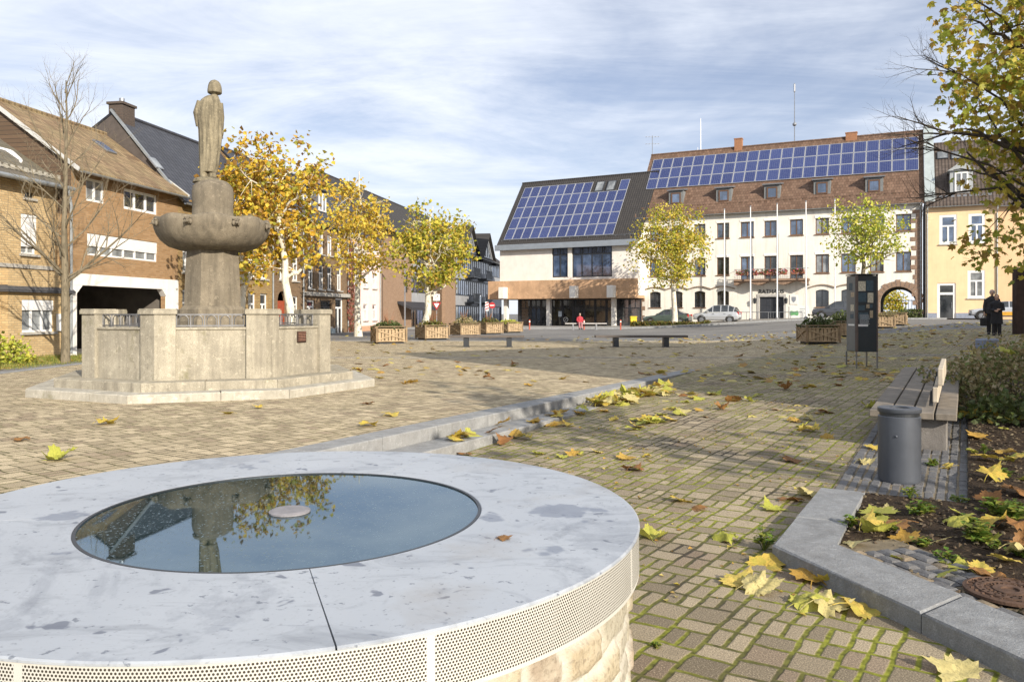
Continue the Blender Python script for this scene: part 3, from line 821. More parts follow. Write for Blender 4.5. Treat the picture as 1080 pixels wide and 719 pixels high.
for sx, yy in ((-1, .05), (1, .10)): mb.ell(((160-155)*S + sx*.09, yy, .03), (.065,.14,.055)); mb.tube([((160-155)*S + sx*.085, 0, .03), ((160-155)*S + sx*.085, 0, .3)], [.075,.09], 12)
mb.v = [(x*.88, y, z) for x, y, z in mb.v]; fuse(mb, 'body', M_STATUE, st, .010, None, None, 1)
hb = MB(); rings = []
for dz, rx in ((-.085,.126),(-.075,.138),(-.04,.14),(.0,.136),(.05,.128),(.10,.108),(.135,.075),(.155,.03)):
    rings.append(ring_e(hc[0], hc[1]-.012, hc[2]+dz, rx, rx*1.02, 48, .02, 15, dz*3))
hb.loft(rings); hb.v = [(x*.88, y, z) for x, y, z in hb.v]; hb.build('hair', M_STATUE, st, True)
mb = MB(); mb.lathe([(.25,-.03),(.235,.02),(.19,.05),(.12,.065),(.02,.07)], 28); mb.build('base_mound', M_STATUE, st, True)
for o in kids(st):
    if o.name.startswith(('body', 'hair')): o.location.z = .04
# ------------------------------------------------------------------ buildings
def glass_mat(name, base, tint=None, rough=.04, ior=1.6):
    t = NT(name); v = t.obj()
    n = t.noise(v, .9, 3, .6); n2 = t.noise(t.map(v, (9, 9, .3)), 1, 3)
    c = t.mix(t.ramp(n, [(.4, 0), (.62, 1)]), base, tint or mul(base, 2.2))
    c = t.mix(t.ramp(n2, [(.5, 0), (.7, .35)]), c, mul(base, .4))
    t.pbr(c, rough, 0, t.bump(t.noise(v, .7, 2), .03, .05), .8, ior); return t.m
G_BLUE = glass_mat('glass_blue', (.035,.055,.10), (.10,.15,.26), .05, 1.9)
G_DARK = glass_mat('glass_dark', (.018,.022,.026), (.06,.065,.07), .05, 1.6)
G_CURT = glass_mat('glass_curtain', (.30,.32,.33), (.12,.13,.14), .08, 1.5)
F_BROWN = plain('frame_brown', (.115,.062,.036), .5, .2, 8, 0)
F_DARK = plain('frame_dark', (.028,.032,.04), .45, .2, 8, 0)
F_WHITE = plain('frame_white', (.75,.75,.74), .5, .05, 8, 0)
M_GUTTER = plain('zinc_gutter', (.30,.32,.33), .45, .2, 3, 0, metal=.5)
M_HOLLOW = plain('dark_interior', (.03,.028,.026), .95, .3, 2, 0)  # near-black colour for the shaded hollows of the wheel arches
M_CONC = stone_mat('concrete_sill', (.42,.40,.36), (.25,.23,.2), 1.5, .1, .4)

class Bld:
    def __init__(s, name, label, cat, X, Y, th, group=None, z=None):
        s.X, s.Y, s.th = X, Y, th
        s.z = g(X, Y, 'up') + ASPH if z is None else z
        s.u = Vector((math.cos(th), math.sin(th), 0)); s.n = Vector((-math.sin(th), math.cos(th), 0))
        s.o = Vector((X, Y, s.z))
        s.r = thing(name, label, cat, s.o, th, group)
    def P(s, px, py, d=0.0):
        q = Vector(ray(px, py)); c = Vector((0, 0, EYE)); p0 = s.o + s.n*d
        t = (p0 - c).dot(s.n)/q.dot(s.n); p = c + q*t - s.o
        return p.dot(s.u), p.z
    def PS(s, px, py, ez, k, d0=0.0):
        """hit with the roof slope z = ez + k*(d - d0)"""
        q = Vector(ray(px, py)); c = Vector((0, 0, EYE)) - s.o
        cd, qd = c.dot(s.n), q.dot(s.n)
        t = (ez + k*(cd - d0) - c.z)/(q.z - k*qd); p = c + q*t
        return p.dot(s.u), p.dot(s.n)
    def rect(s, x0, x1, y0, y1, d=0.0):
        ym = (y0+y1)/2; xm = (x0+x1)/2
        return s.P(x0, ym, d)[0], s.P(x1, ym, d)[0], s.P(xm, y1, d)[1], s.P(xm, y0, d)[1]

def wall_holes(mb, x0, x1, z0, z1, holes, y=0.0, rev=.2):
    """front wall with real openings and reveals; hole = (x0,x1,z0,z1[,rise])"""
    xs = sorted({x0, x1} | {h[i] for h in holes for i in (0, 1) if x0 < h[i] < x1})
    zs = sorted({z0, z1} | {h[i] for h in holes for i in (2, 3) if z0 < h[i] < z1})
    for a, b in zip(xs, xs[1:]):
        for c, d in zip(zs, zs[1:]):
            mx, mz = (a+b)/2, (c+d)/2
            if any(h[0] < mx < h[1] and h[2] < mz < h[3] for h in holes): continue
            mb.quad((a, y, c), (b, y, c), (b, y, d), (a, y, d))
    for h in holes:
        a, b, c, d = h[:4]; r = h[4] if len(h) > 4 else 0
        mb.quad((a, y, c), (a, y+rev, c), (a, y+rev, d-r), (a, y, d-r))
        mb.quad((b, y, c), (b, y, d-r), (b, y+rev, d-r), (b, y+rev, c))
        mb.quad((a, y, c), (b, y, c), (b, y+rev, c), (a, y+rev, c))
        if not r: mb.quad((a, y, d), (a, y+rev, d), (b, y+rev, d), (b, y, d))
        else:
            n = 14; pts = arc(a, b, d, r, n)
            for (p, q) in zip(pts, pts[1:]):
                mb.quad((p[0], y, p[1]), (q[0], y, q[1]), (q[0], y, d), (p[0], y, d))
                mb.quad((p[0], y, p[1]), (p[0], y+rev, p[1]), (q[0], y+rev, q[1]), (q[0], y, q[1]))
def arc(a, b, top, rise, n=14):
    w = (b-a)/2; c = (a+b)/2
    if rise >= w*.98:
        return [(c - w*math.cos(math.pi*i/n), top-rise + rise*math.sin(math.pi*i/n)) for i in range(n+1)]
    rad = (w*w + rise*rise)/(2*rise); ha = math.asin(min(1, w/rad))
    return [(c + rad*math.sin(-ha + 2*ha*i/n), top - rad + rad*math.cos(-ha + 2*ha*i/n)) for i in range(n+1)]
def shell(mb, W, D, z0, ez, rz, rd, front=True, backz=None, back_holes=()):
    """side walls with gables and the back wall"""
    bz = ez if backz is None else backz
    for x in (0, W):
        poly = [(x, 0, z0), (x, D, z0), (x, D, bz), (x, rd, rz), (x, 0, ez)]
        mb.add(poly if x else poly[::-1], ((0, 1, 2, 3, 4),))
    if back_holes: wall_holes(mb, 0, W, z0, bz, list(back_holes), D, -.1)
    else: mb.quad((W, D, z0), (0, D, z0), (0, D, bz), (W, D, bz))
def roof_mesh(W, D, ez, rz, rd, ov=.35, side=.12, th=.16, backz=None):
    mb = MB(); k = (rz-ez)/rd; bz = ez if backz is None else backz; kb = (rz-bz)/(D-rd)
    a, b = -side, W+side; o = .02
    prof_t = [(-ov, ez-k*ov+th+o), (rd, rz+th+o), (D+ov, bz-kb*ov+th+o)]
    prof_b = [(-ov, ez-k*ov+o), (rd, rz+o), (D+ov, bz-kb*ov+o)]
    for i in (0, 1):
        (y0, z0), (y1, z1) = prof_t[i], prof_t[i+1]; (u0, w0), (u1, w1) = prof_b[i], prof_b[i+1]
        mb.quad((a, y0, z0), (b, y0, z0), (b, y1, z1), (a, y1, z1))
        mb.quad((a, u0, w0), (a, u1, w1), (b, u1, w1), (b, u0, w0))
        for x in (a, b): mb.quad((x, u0, w0), (x, y0, z0), (x, y1, z1), (x, u1, w1))
    for i in (0, 2):
        mb.quad((a, prof_b[i][0], prof_b[i][1]), (b, prof_b[i][0], prof_b[i][1]), (b, prof_t[i][0], prof_t[i][1]), (a, prof_t[i][0], prof_t[i][1]))
    mb.tube([(a, rd, rz+th+.03), (b, rd, rz+th+.03)], .10, 8)
    return mb
def gutter(b, W, y, z, mat=None, downs=(), zbot=0, side=.1):
    mb = MB(); prof = [(math.cos(a)*.075, math.sin(a)*.075) for a in [math.pi + math.pi*i/8 for i in range(9)]]
    vs = []; fs = []
    for x in (-side, W+side): vs += [(x, y+p[0], z+p[1]) for p in prof]
    n = 9
    for i in range(n-1): fs.append((i, i+1, n+i+1, n+i))
    mb.add(vs, fs); mb.add([(v[0], v[1]+(.008 if v[1] < y else -.008), v[2]+.006) for v in vs], [f[::-1] for f in fs])
    gt = mb.build('gutter', mat or M_GUTTER, b.r)
    for x in downs:
        mb = MB(); mb.tube([(x, y, z-.06), (x, y, z-.2), (x, -.07, z-.5), (x, -.07, zbot)], .05, 8); mb.build('downpipe', mat or M_GUTTER, gt)
    return gt
def window(b, x0, x1, z0, z1, fm, pm, cols=2, transom=None, d=.12, fw=.07, sill=None, rise=0, y=0.0, box=None, name='window', bars=0, mull=None):
    mb = MB(); yy = y+d; t = .06; w = mull or fw
    mb.bar; Z1 = z1 - (0 if not rise else 0)
    mb.box(x0, x0+fw, yy, yy+t, z0, z1-rise); mb.box(x1-fw, x1, yy, yy+t, z0, z1-rise)
    mb.box(x0+fw, x1-fw, yy, yy+t, z0, z0+fw)
    if rise:
        pts = arc(x0, x1, z1, rise, 12)
        for p, q in zip(pts, pts[1:]):
            mb.add([(p[0], yy, p[1]-fw), (q[0], yy, q[1]-fw), (q[0], yy, q[1]), (p[0], yy, p[1]), (p[0], yy+t, p[1]-fw), (q[0], yy+t, q[1]-fw), (q[0], yy+t, q[1]), (p[0], yy+t, p[1])],
                   ((0,1,2,3),(0,4,5,1),(4,7,6,5)))
    else: mb.box(x0+fw, x1-fw, yy, yy+t, z1-fw, z1)
    zt = z1 - fw
    if transom:
        zt = z0 + (z1-z0)*transom; mb.box(x0+fw, x1-fw, yy-.005, yy+t, zt-w/2, zt+w/2)
    for i in range(1, cols):
        x = x0 + (x1-x0)*i/cols; mb.box(x-w/2, x+w/2, yy-.008, yy+t, z0+fw, (zt - w/2) if transom and bars == 0 else z1-fw-rise*.3)
    for i in range(1, bars):
        x = x0 + (x1-x0)*i/bars; mb.box(x-w*.3, x+w*.3, yy-.004, yy+t, zt+w/2, z1-fw)
    o = mb.build(name, fm, b.r if isinstance(b, Bld) else b)
    pb = MB(); pts = [(x0+.01, z0+.01), (x1-.01, z0+.01)] + ([(x1-.01, z1-.01), (x0+.01, z1-.01)] if not rise else [(p[0], p[1]-.01) for p in arc(x0+.01, x1-.01, z1, rise, 12)][::-1])
    pb.add([(x, yy+t*.6, z) for x, z in pts], (tuple(range(len(pts))),)); pb.build('pane', pm, o)
    if sill is not None:
        sb = MB(); sb.bbox(x0-.08, x1+.08, y-.09, y+d, z0-.09, z0-.002, .008); sb.build('sill', sill, o)
    if box is not None:
        sb = MB(); sb.bbox(x0+.004, x1-.004, y+.03, y+d-.003, box[0], z1-.004, .006)
        zz = box[0]+.06
        while zz < z1-.06: sb.box(x0+.01, x1-.01, y+.022, y+.03, zz, zz+.035); zz += .05
        sb.build('roller_shutter', box[1], o)
    return o

# ---------------- left row of houses
RTH = math.atan2(.984, .176); RX, RY = -16.6, 26.25
def row(s): return RX + .176*s, RY + .984*s
def s_of(px):
    r = (px-CX)/F; return (RX - RY*r)/(.984*r - .176)
B_TAN = brick_mat('brick_tan', srgb(196,172,130), srgb(172,146,106), srgb(150,136,112), .25, .08, .012, .25)
B_OCH = brick_mat('brick_ochre', srgb(164,134,100), srgb(142,112,78), srgb(138,120,98), .25, .08, .010, .2)
B_OLIVE = brick_mat('brick_olive', srgb(165,142,95), srgb(140,110,70), srgb(120,110,90), .25, .08, .012, .3)
B_BROWN = brick_mat('brick_brown', srgb(146,112,82), srgb(126,94,68), srgb(118,98,78), .25, .08, .012, .25)
B_DARK = brick_mat('brick_dark', srgb(134,110,82), srgb(110,88,66), srgb(112,100,86), .25, .08, .012, .3)
T_BROWN = tile_mat('tile_brown', srgb(150,128,98), srgb(112,90,68), (.035,.028,.02), .28, .36, 1.6, srgb(128,118,84), .85, True, 1.0)
T_SLATE = tile_mat('tile_slate', (.038,.040,.050), (.055,.058,.07), (.012,.012,.015), .3, .30, 1.3, (.03,.03,.034), .55, True, .4)
T_GREY = tile_mat('tile_grey', srgb(112,106,96), srgb(92,86,78), (.03,.03,.028), .24, .32, 1.5, srgb(110,108,84))
T_HALL = tile_mat('tile_hall', (.050,.046,.044), (.040,.037,.037), (.015,.014,.014), .24, .32, 1.3, (.035,.033,.032))
T_TOWN = tile_mat('tile_town', srgb(122,98,82), srgb(96,74,60), (.025,.018,.015), .26, .36, 1.27, srgb(88,72,60), .85, False, .9)
T_YEL = tile_mat('tile_charcoal', srgb(92,82,76), srgb(76,66,60), (.025,.02,.02), .26, .34, 1.25, srgb(80,70,60), .8, True, .9)
P_PINK = plain('pink_plaster', srgb(236,208,200), .9, .12, 1.2, .15, 60, streak=.25)
M_SLATEWALL = tile_mat('slate_cladding', srgb(98,80,64), srgb(84,68,54), (.03,.025,.02), .3, .16, 1.0, srgb(90,75,62), .8, False, .3)
M_GARAGE = plain('garage_door', (.16,.18,.2), .5, .1, 2, 0)
M_RENDER = plain('white_render', (.74,.72,.68), .85, .08, 2, .1, 40, streak=.15)

# brick house with the slate pent roof (near left)
x, y = row(0); b = Bld('brick_house', 'tan brick house on the near left with a slate pent roof and shuttered upper window', 'house', x, y, RTH, 'houses along the left side of the square', .05)
D0 = .55; W = 2.9; z0 = -.4
mb = MB()
wx = b.rect(22, 39, 226, 268, D0); vent = b.rect(26, 36, 203, 209, D0); ext = b.rect(23, 57, 316, 350)
ez = b.P(40, 190, D0)[1] + .1
wall_holes(mb, -9, W, 2.2, ez, [wx, vent], D0, .2)
rz, rd = ez + 2.7, D0 + 4.2
mb.add([(W, D0, z0), (W, 9, z0), (W, 9, ez), (W, rd, rz), (W, D0, ez)], ((0,1,2,3,4),)); mb.add([(-9, D0, z0), (-9, 9, z0), (-9, 9, ez), (-9, rd, rz), (-9, D0, ez)], ((4,3,2,1,0),))
wall_holes(mb, 0, W, z0, 3.0, [ext], 0, .2)
mb.quad((0, 0, z0), (0, D0+.02, z0), (0, D0+.02, 3.0), (0, 0, 3.0)); mb.quad((-9, D0, z0), (0, D0, z0), (0, D0, 2.2), (-9, D0, 2.2))
mb.build('wall', B_TAN, b.r)
window(b, *wx, F_WHITE, G_CURT, 2, None, .1, .06, M_CONC, 0, D0, (wx[2]+.25, F_WHITE)); window(b, *vent, F_DARK, G_DARK, 1, None, .1, .03, M_CONC, 0, D0)
window(b, *ext, F_WHITE, G_CURT, 3, None, .08, .07, M_CONC, 0, 0, (ext[3]-(ext[3]-ext[2])*.33, F_WHITE))
lb = b.rect(59, 66, 331, 349); mb = MB(); mb.bbox(lb[0], lb[1], -.1, -.002, lb[2], lb[3], .01); mb.bbox(lb[0]+.03, lb[1]-.03, -.105, -.1, lb[3]-.1, lb[3]-.06, .002); mb.build('letter_box', M_WHITE, b.r)
mb = MB(); mb.box(-9, W-.02, D0-.05, D0-.002, b.P(40, 284, D0)[1], b.P(40, 280, D0)[1]); mb.build('string_course', M_CONC, b.r)
mb = MB(); zt = b.P(40, 292, D0)[1]; zb = b.P(40, 306, -.15)[1]
mb.add([(-.2, -.18, zb), (W-.01, -.18, zb), (W-.01, D0-.004, zt), (.45, D0-.004, zt), (-.2, D0-.004, zb), (-.2, -.18, zb-.08), (W-.01, -.18, zb-.08), (W-.01, D0-.004, zb-.08), (-.2, D0-.004, zb-.08)],
       ((0,1,2,3),(0,3,4),(5,6,1,0),(1,6,7,2),(5,8,7,6),(0,4,8,5)))
mb.build('pent_roof', tile_mat('slate_pent', (.075,.078,.085), (.06,.06,.068), (.02,.02,.02), .28, .2, 1.3, (.05,.05,.055), .75, False, .5), b.r)
# dentil courses under the eave
mb = MB(); xx = -3.0
while xx < W-.15:
    mb.box(xx, xx+.11, D0-.06, D0-.002, ez-.28, ez-.20); mb.box(xx+.11, xx+.22, D0-.09, D0-.003, ez-.19, ez-.11); xx += .22
mb.build('dentil_course', B_OLIVE, b.r)
mb = MB(); k = (rz-ez)/(rd-D0); o_ = .45
mb.add([(-9, D0-o_, ez-k*o_+.1), (W-.02, D0-o_, ez-k*o_+.1), (W-.02, rd, rz+.1), (-9, rd, rz+.1), (-9, D0-o_, ez-k*o_-.05), (W-.02, D0-o_, ez-k*o_-.05), (W-.02, rd, rz-.05), (-9, rd, rz-.05), (W-.02, 9.4, ez+.1), (-9, 9.4, ez+.1)],
       ((0,1,2,3),(4,7,6,5),(0,4,5,1),(1,5,6,2),(3,7,4,0),(3,2,8,9)))
rf = mb.build('roof', T_GREY, b.r)
sg = MB(); yy = D0-.1; zz = ez - k*.1 + .12
for i in range(30):
    xx = -6 + i*.3; sg.box(xx, xx+.16, yy-.02, yy+.02, zz, zz+.16)
sg.box(-7, W-.05, yy-.03, yy-.02, zz+.03, zz+.08); sg.build('snow_guard', plain('pale_tile', (.36,.34,.29), .8), rf)
gb = MB(); gb.tube([(-9, D0-o_-.06, ez-k*o_+.02), (W+.15, D0-o_-.06, ez-k*o_+.02)], .085, 10); gb.tube([(W-.1, D0-o_-.06, ez-k*o_-.02), (W-.1, D0-o_-.1, ez-k*o_-.25), (W-.12, -.08, ez-.9), (W-.12, -.08, .1)], .05, 8); gb.build('gutter', M_GUTTER, b.r)

# ochre brick house above the carriage gate
s0, s1 = 2.9, s_of(187.5); x, y = row(s0); W = s1-s0
b = Bld('brick_house', 'ochre brick house with a white framed carriage gateway and wide shuttered windows', 'house', x, y, RTH, 'houses along the left side of the square', .05)
ez, rd, rz = 6.95, 3.6, 9.5
w1 = b.rect(90.7, 110.3, 189.4, 213.4); w2 = b.rect(130.5, 166, 202.3, 223.5); w3 = b.rect(92, 166, 250.8, 272.6)
gate = (b.P(79.5, 330)[0], b.P(174, 330)[0], -.3, b.P(128, 303)[1])
mb = MB(); wall_holes(mb, 0, W, -.4, ez, [w1, w2, w3, gate], 0, .2)
mb.quad((W, 0, -.4), (W, 8, -.4), (W, 8, ez), (W, 0, ez)); mb.quad((0, 8, -.4), (0, 0, -.4), (0, 0, ez), (0, 8, ez)); mb.quad((W, 8, -.4), (0, 8, -.4), (0, 8, ez), (W, 8, ez))
mb.build('wall', B_OCH, b.r)
mb = MB(); mb.add([(W, 0, ez), (W, 8, ez), (W, rd, rz)], ((0,1,2),)); mb.build('gable', M_SLATEWALL, b.r)
mb = MB()
mb.box(-.03, -.003, .02, 7.9, 5.2, ez); mb.add([(-.03, .02, ez), (-.03, 7.9, ez), (-.03, rd, rz-.03), (-.003, .02, ez), (-.003, 7.9, ez), (-.003, rd, rz-.03)], ((0,2,1),(3,4,5)))
mb.build('gable', M_SLATEWALL, b.r)
window(b, *w1, F_WHITE, G_CURT, 2, None, .06, .09); window(b, *w2, F_WHITE, G_DARK, 3, None, .06, .11)
window(b, *w3, F_WHITE, G_CURT, 6, None, .06, .07, None, 0, 0, (w3[2]+(w3[3]-w3[2])*.42, F_WHITE))
rm = roof_mesh(W, 8, ez, rz, rd, .42, .14, .14); rf = rm.build('roof', T_BROWN, b.r)
vb = MB(); k = (rz-ez)/rd
for xx in (-.17, W+.17): vb = MB(); vb.bar((xx, -.45, ez-k*.45+.12), (xx, rd, rz+.14), .05, .14); vb.build('verge_board', plain('verge_grey', (.48,.48,.47), .6, .1), rf)
sx, sd = b.PS(110, 156, ez+.16, k); cz = ez + k*sd + .17
sk = MB(); ang = math.atan(k); M4 = Matrix.Translation((sx, sd, cz)) @ Matrix.Rotation(ang, 4, 'X')
sk.bbox(-.3, .3, -.45, .45, 0, .07, .01, M4); so = sk.build('skylight', M_GREYM, rf); sk = MB(); sk.box(-.25, .25, -.4, .4, .071, .074, M4); sk.build('pane', G_BLUE, so)
gutter(b, W, -.50, ez-k*.45+.08, None, ())
# white portal of the gateway
ga, gb_, _, gz = gate; mb = MB(); zt = b.P(128, 291.5)[1]
mb.bbox(-.12, ga+.0, -.07, -.003, -.3, zt, .01); mb.bbox(gb_, W-.05, -.07, -.003, -.3, zt, .01); mb.bbox(ga+.001, gb_-.001, -.069, -.004, gz, zt-.001, .008)
for xa, sg_ in ((ga, 1), (gb_, -1)):
    mb.add([(xa, -.066, gz+.001), (xa+sg_*.3, -.066, gz+.001), (xa, -.066, gz-.3), (xa, .2, gz+.001), (xa+sg_*.3, .2, gz+.001), (xa, .2, gz-.3)], ((0,1,2),(3,5,4),(1,4,5,2)))
mb.build('gate_portal', M_RENDER, b.r)
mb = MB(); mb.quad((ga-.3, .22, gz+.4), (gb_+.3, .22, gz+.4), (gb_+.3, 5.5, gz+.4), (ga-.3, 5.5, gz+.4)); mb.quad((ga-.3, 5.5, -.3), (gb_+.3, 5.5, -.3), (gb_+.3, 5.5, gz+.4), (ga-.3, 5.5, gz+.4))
mb.quad((ga-.3, .2, -.3), (ga-.3, 5.5, -.3), (ga-.3, 5.5, gz+.4), (ga-.3, .2, gz+.4)); mb.quad((gb_+.3, .2, -.3), (gb_+.3, .2, gz+.4), (gb_+.3, 5.5, gz+.4), (gb_+.3, 5.5, -.3)); mb.build('gateway_lining', plain('gateway_dark', (.12,.105,.09), .95, .3, 1.5, .2), b.r)  # lining coloured dark for the shade inside the gateway
mb = MB(); w_ = (gb_-ga)
for i in range(9): mb.box(ga+.2+i*(w_*.8)/9, ga+.2+(i+.94)*(w_*.8)/9, 5.35, 5.42, -.3, gz-.2)
mb.build('garage_door', M_GARAGE, b.r)

# slate-roofed house with the chimney, and its neighbours
def terrace(name, label, s0, s1, ez, rz, rd, bm, rm, wins, fm, pm, sillm, dormers=(), door=None, plinth=None, base=.1, D=9, extra_holes=()):
    x, y = row(s0); W = s1-s0
    b = Bld(name, label, 'house', x, y, RTH, 'houses along the left side of the square', base)
    hs = [tuple(w[:4]) + ((w[4],) if len(w) > 4 and w[4] else ()) for w in wins] + ([door[:5]] if door else []) + list(extra_holes)
    mb = MB(); wall_holes(mb, 0, W, -.5, ez, hs, 0, .2); shell(mb, W, D, -.5, ez, rz, rd); mb.build('wall', bm, b.r)
    for i, w in enumerate(wins):
        window(b, *w[:4], fm, pm[i % len(pm)], 2, .68, .1, .085, sillm, w[4] if len(w) > 4 else 0)
    rf = roof_mesh(W, D, ez, rz, rd, .3, .0, .14).build('roof', rm, b.r)
    k = (rz-ez)/rd; gutter(b, W, -.36, ez-k*.3+.06, None, (W-.12,), 0, 0)
    for (cx, w, h, d) in dormers:
        zb = ez + k*d + .1; zt = zb + h; dd = (zt - ez)/k; dm = MB()
        dm.box(cx-w/2, cx+w/2, d, dd, zb-.3, zt); ow = dm.build('dormer', plain('dormer_zinc', (.13,.135,.15), .6, .1), rf)
        window(ow, cx-w/2+.12, cx+w/2-.12, zb+.12, zt-.15, F_WHITE, G_CURT, 2, None, -.075, .07, None, 0, d)
        dm = MB(); dm.bbox(cx-w/2-.12, cx+w/2+.12, d-.16, dd+.1, zt+.003, zt+.12, .02); dm.build('dormer_roof', T_SLATE, ow)
    return b, rf, k, W
sA, sB, sC, sD, sE = s_of(187.8), s_of(288), s_of(320), s_of(367), s_of(401)
wins = []
for c in (.75, 2.0, 3.5, 4.8, sB-sA-2.35, sB-sA-1.05):
    wins += [(c-.42, c+.42, .75, 2.55), (c-.40, c+.40, 3.35, 4.75)]
b, rf, k, W = terrace('brick_house', 'olive brick house with a steep slate roof and a dark chimney behind the fountain', sA, sB, 6.7, 10.5, 3.3, B_OLIVE, T_SLATE, wins, F_WHITE, [G_DARK, G_CURT], M_CONC)
cm = MB(); cx, cd = .55, 3.2; cm.bbox(cx-.45, cx+.45, cd-.35, cd+.35, 8.6, 11.0, .01); cm.bbox(cx-.52, cx+.52, cd-.42, cd+.42, 11.003, 11.12, .01)
co = cm.build('chimney', brick_mat('brick_chimney', (.10,.075,.06), (.08,.06,.05), (.07,.065,.06)), rf); cm = MB(); cm.lathe([(.12,0),(.12,.25),(.1,.25),(.1,0)], 12, (cx, cd, 11.12), False); cm.build('chimney_pot', M_GREYM, co)
gm = MB(); gm.add([(-.03, .02, 6.72), (-.03, 8.9, 6.72), (-.03, 3.3, 10.48), (-.004, .02, 6.72), (-.004, 8.9, 6.72), (-.004, 3.3, 10.48)], ((0,2,1),(3,4,5))); gm.build('gable_cladding', plain('dark_slate_wall', (.075,.062,.055), .8, .2, 4, .2, 30), b.r)
vb = MB(); vb.bar((-.06, -.3, 6.7-k*.3+.15), (-.06, 3.3, 10.72), .12, .1); vb.build('verge_flashing', M_GUTTER, rf)
sx, sd = b.PS(163.5, 173, 6.7+.16, k); M4 = Matrix.Translation((sx, sd, 6.7+k*sd+.17)) @ Matrix.Rotation(math.atan(k), 4, 'X')
sk = MB(); sk.bbox(-.3, .3, -.35, .35, 0, .07, .01, M4); so = sk.build('skylight', M_GREYM, rf); sk = MB(); sk.box(-.24, .24, -.29, .29, .071, .074, M4); sk.build('pane', G_CURT, so)
W4 = sC-sB
wins = [(c-.42, c+.42, z, z+1.5) for c in (W4*.3, W4*.72) for z in (3.4, 5.4)] + [(W4*.72-.4, W4*.72+.4, .9, 2.5)]
b, rf, k, W = terrace('brick_house', 'narrow brown brick house with a red arched doorway behind the yellow trees', sB, sC, 7.4, 10.7, 3.2, B_DARK, T_SLATE, wins, F_WHITE, [G_DARK], M_CONC, ((W4*.5, 1.3, 1.3, .6),), (W4*.28-.55, W4*.28+.55, -.2, 2.75, .5))
mb = MB(); dx = W4*.28; mb.box(dx-.53, dx+.53, .12, .18, -.2, 2.2)
for sx in (-.26, .26):
    for zz in (.1, 1.1): mb.bbox(dx+sx-.18, dx+sx+.18, .10, .12, zz, zz+.8, .01)
do = mb.build('door', plain('red_door', (.30,.06,.025), .5), b.r); mb = MB(); mb.ell((dx+.05, .08, 1.0), (.03,.03,.03)); mb.build('handle', M_GREYM, do)
W5 = sD-sC
cs = [s_of(p)-sC for p in (328, 339, 348, 358)]
wins = [(c-.42, c+.42, z, z+h) for c in cs for z, h in ((3.0, 1.55), (5.25, 1.35))]
b, rf, k, W = terrace('brick_house', 'dark brick house with a pale shopfront cornice and white dormers beside the pink house', sC, sD, 7.4, 10.7, 3.2, B_DARK, T_SLATE, wins, F_WHITE, [G_DARK, G_CURT], M_CONC,
    ((s_of(347)-sC, 1.35, 1.45, .5), (s_of(331)-sC, 1.3, 1.4, .5)), None, None, .1, 9, [(cs[0]-.6, cs[0]+.6, .6, 2.3), (cs[1]-.1, cs[2]+.2, .6, 2.3), (cs[3]-.7, cs[3]+.7, -.1, 2.5)])
window(b, cs[0]-.6, cs[0]+.6, .6, 2.3, F_WHITE, G_DARK, 2, .75, .1, .1, M_CONC); window(b, cs[1]-.1, cs[2]+.2, .6, 2.3, F_DARK, G_DARK, 2, .75, .1, .08, M_CONC); window(b, cs[3]-.7, cs[3]+.7, -.1, 2.5, F_WHITE, G_DARK, 2, .75, .1, .12, None, 0, 0, None, 'shop_door')
mb = MB(); mb.bbox(.1, W-.05, -.22, -.003, 2.55, 2.8, .02); mb.build('shop_cornice', M_CONC, b.r)
mb = MB(); mb.box(.02, cs[3]-.75, -.03, -.003, -.4, .5); mb.build('plinth', plain('blue_plinth', (.22,.27,.30), .85), b.r)
W6 = sE-sD
wins = [(c-.45, c+.45, z, z+h) for c in (s_of(376)-sD, s_of(385.5)-sD, s_of(395)-sD) for z, h in ((.95, 1.2), (3.35, 1.1), (5.4, 1.1))]
b, rf, k, W = terrace('plaster_house', 'pale pink plastered house with red creeper at its corner', sD, sE, 7.3, 10.7, 3.2, P_PINK, T_SLATE, wins, F_WHITE, [G_DARK, G_CURT], M_CONC)
mb = MB(); mb.box(.02, W-.02, -.03, -.003, -.4, .55); mb.build('plinth', plain('tan_plinth', srgb(190,150,120), .9), b.r)
PINK = b
r_ = random.Random(23); mb = MB()
for i in range(900):
    z = r_.uniform(0, 6.6); w_ = .75*(1 - .6*abs(z-2.5)/5); c = Vector((.35 + r_.uniform(-w_, w_)*.9, -.06 - r_.random()*.12, z)); u = Vector((r_.uniform(-1,1), r_.uniform(-.3,.3), r_.uniform(-1,1))).normalized()*.09; v = Vector((-u.z, r_.uniform(-.03,.03), u.x)); mb.quad(c-u-v, c+u-v, c+u+v, c-u+v)
mb.build('creeper', leaf_mat('creeper', [(.22,.06,.05), (.30,.10,.07), (.16,.07,.05), (.34,.18,.14), (.12,.09,.04)], .2), b.r)

# modern shop and office block
sF = s_of(529); x, y = row(sE)
b = Bld('office_building', 'modern grey banded office block with two glazed gables and brown brick piers', 'office building', x, y, RTH, None, .15)
MW = sF-sE; f = lambda px: s_of(px)-sE
B_MOD = brick_mat('brick_mod', srgb(156,130,108), srgb(138,112,90), srgb(134,116,100), .25, .08, .01, .15)
C_BAND = plain('grey_spandrel', (.30,.31,.33), .8, .12, 1.5, .1, 40, streak=.2)
ez, rz, rd, D = 8.3, 12.8, 6, 12
x434, x466, x476 = f(434), f(466), f(477)
mb = MB()
wall_holes(mb, 0, x434, -.3, ez, [(x434-2.0, x434-.8, 3.2, 5.0)], 0, .2); shell(mb, MW, D, -.3, ez, rz, rd)
mb.quad((x434, 0, -.3), (x434, 1.5, -.3), (x434, 1.5, ez), (x434, 0, ez)); mb.quad((x466, 1.5, -.3), (x466, 0, -.3), (x466, 0, ez), (x466, 1.5, ez)); mb.box(x466, x476, -.35, 1.5, -.3, ez); mb.build('wall', B_MOD, b.r)
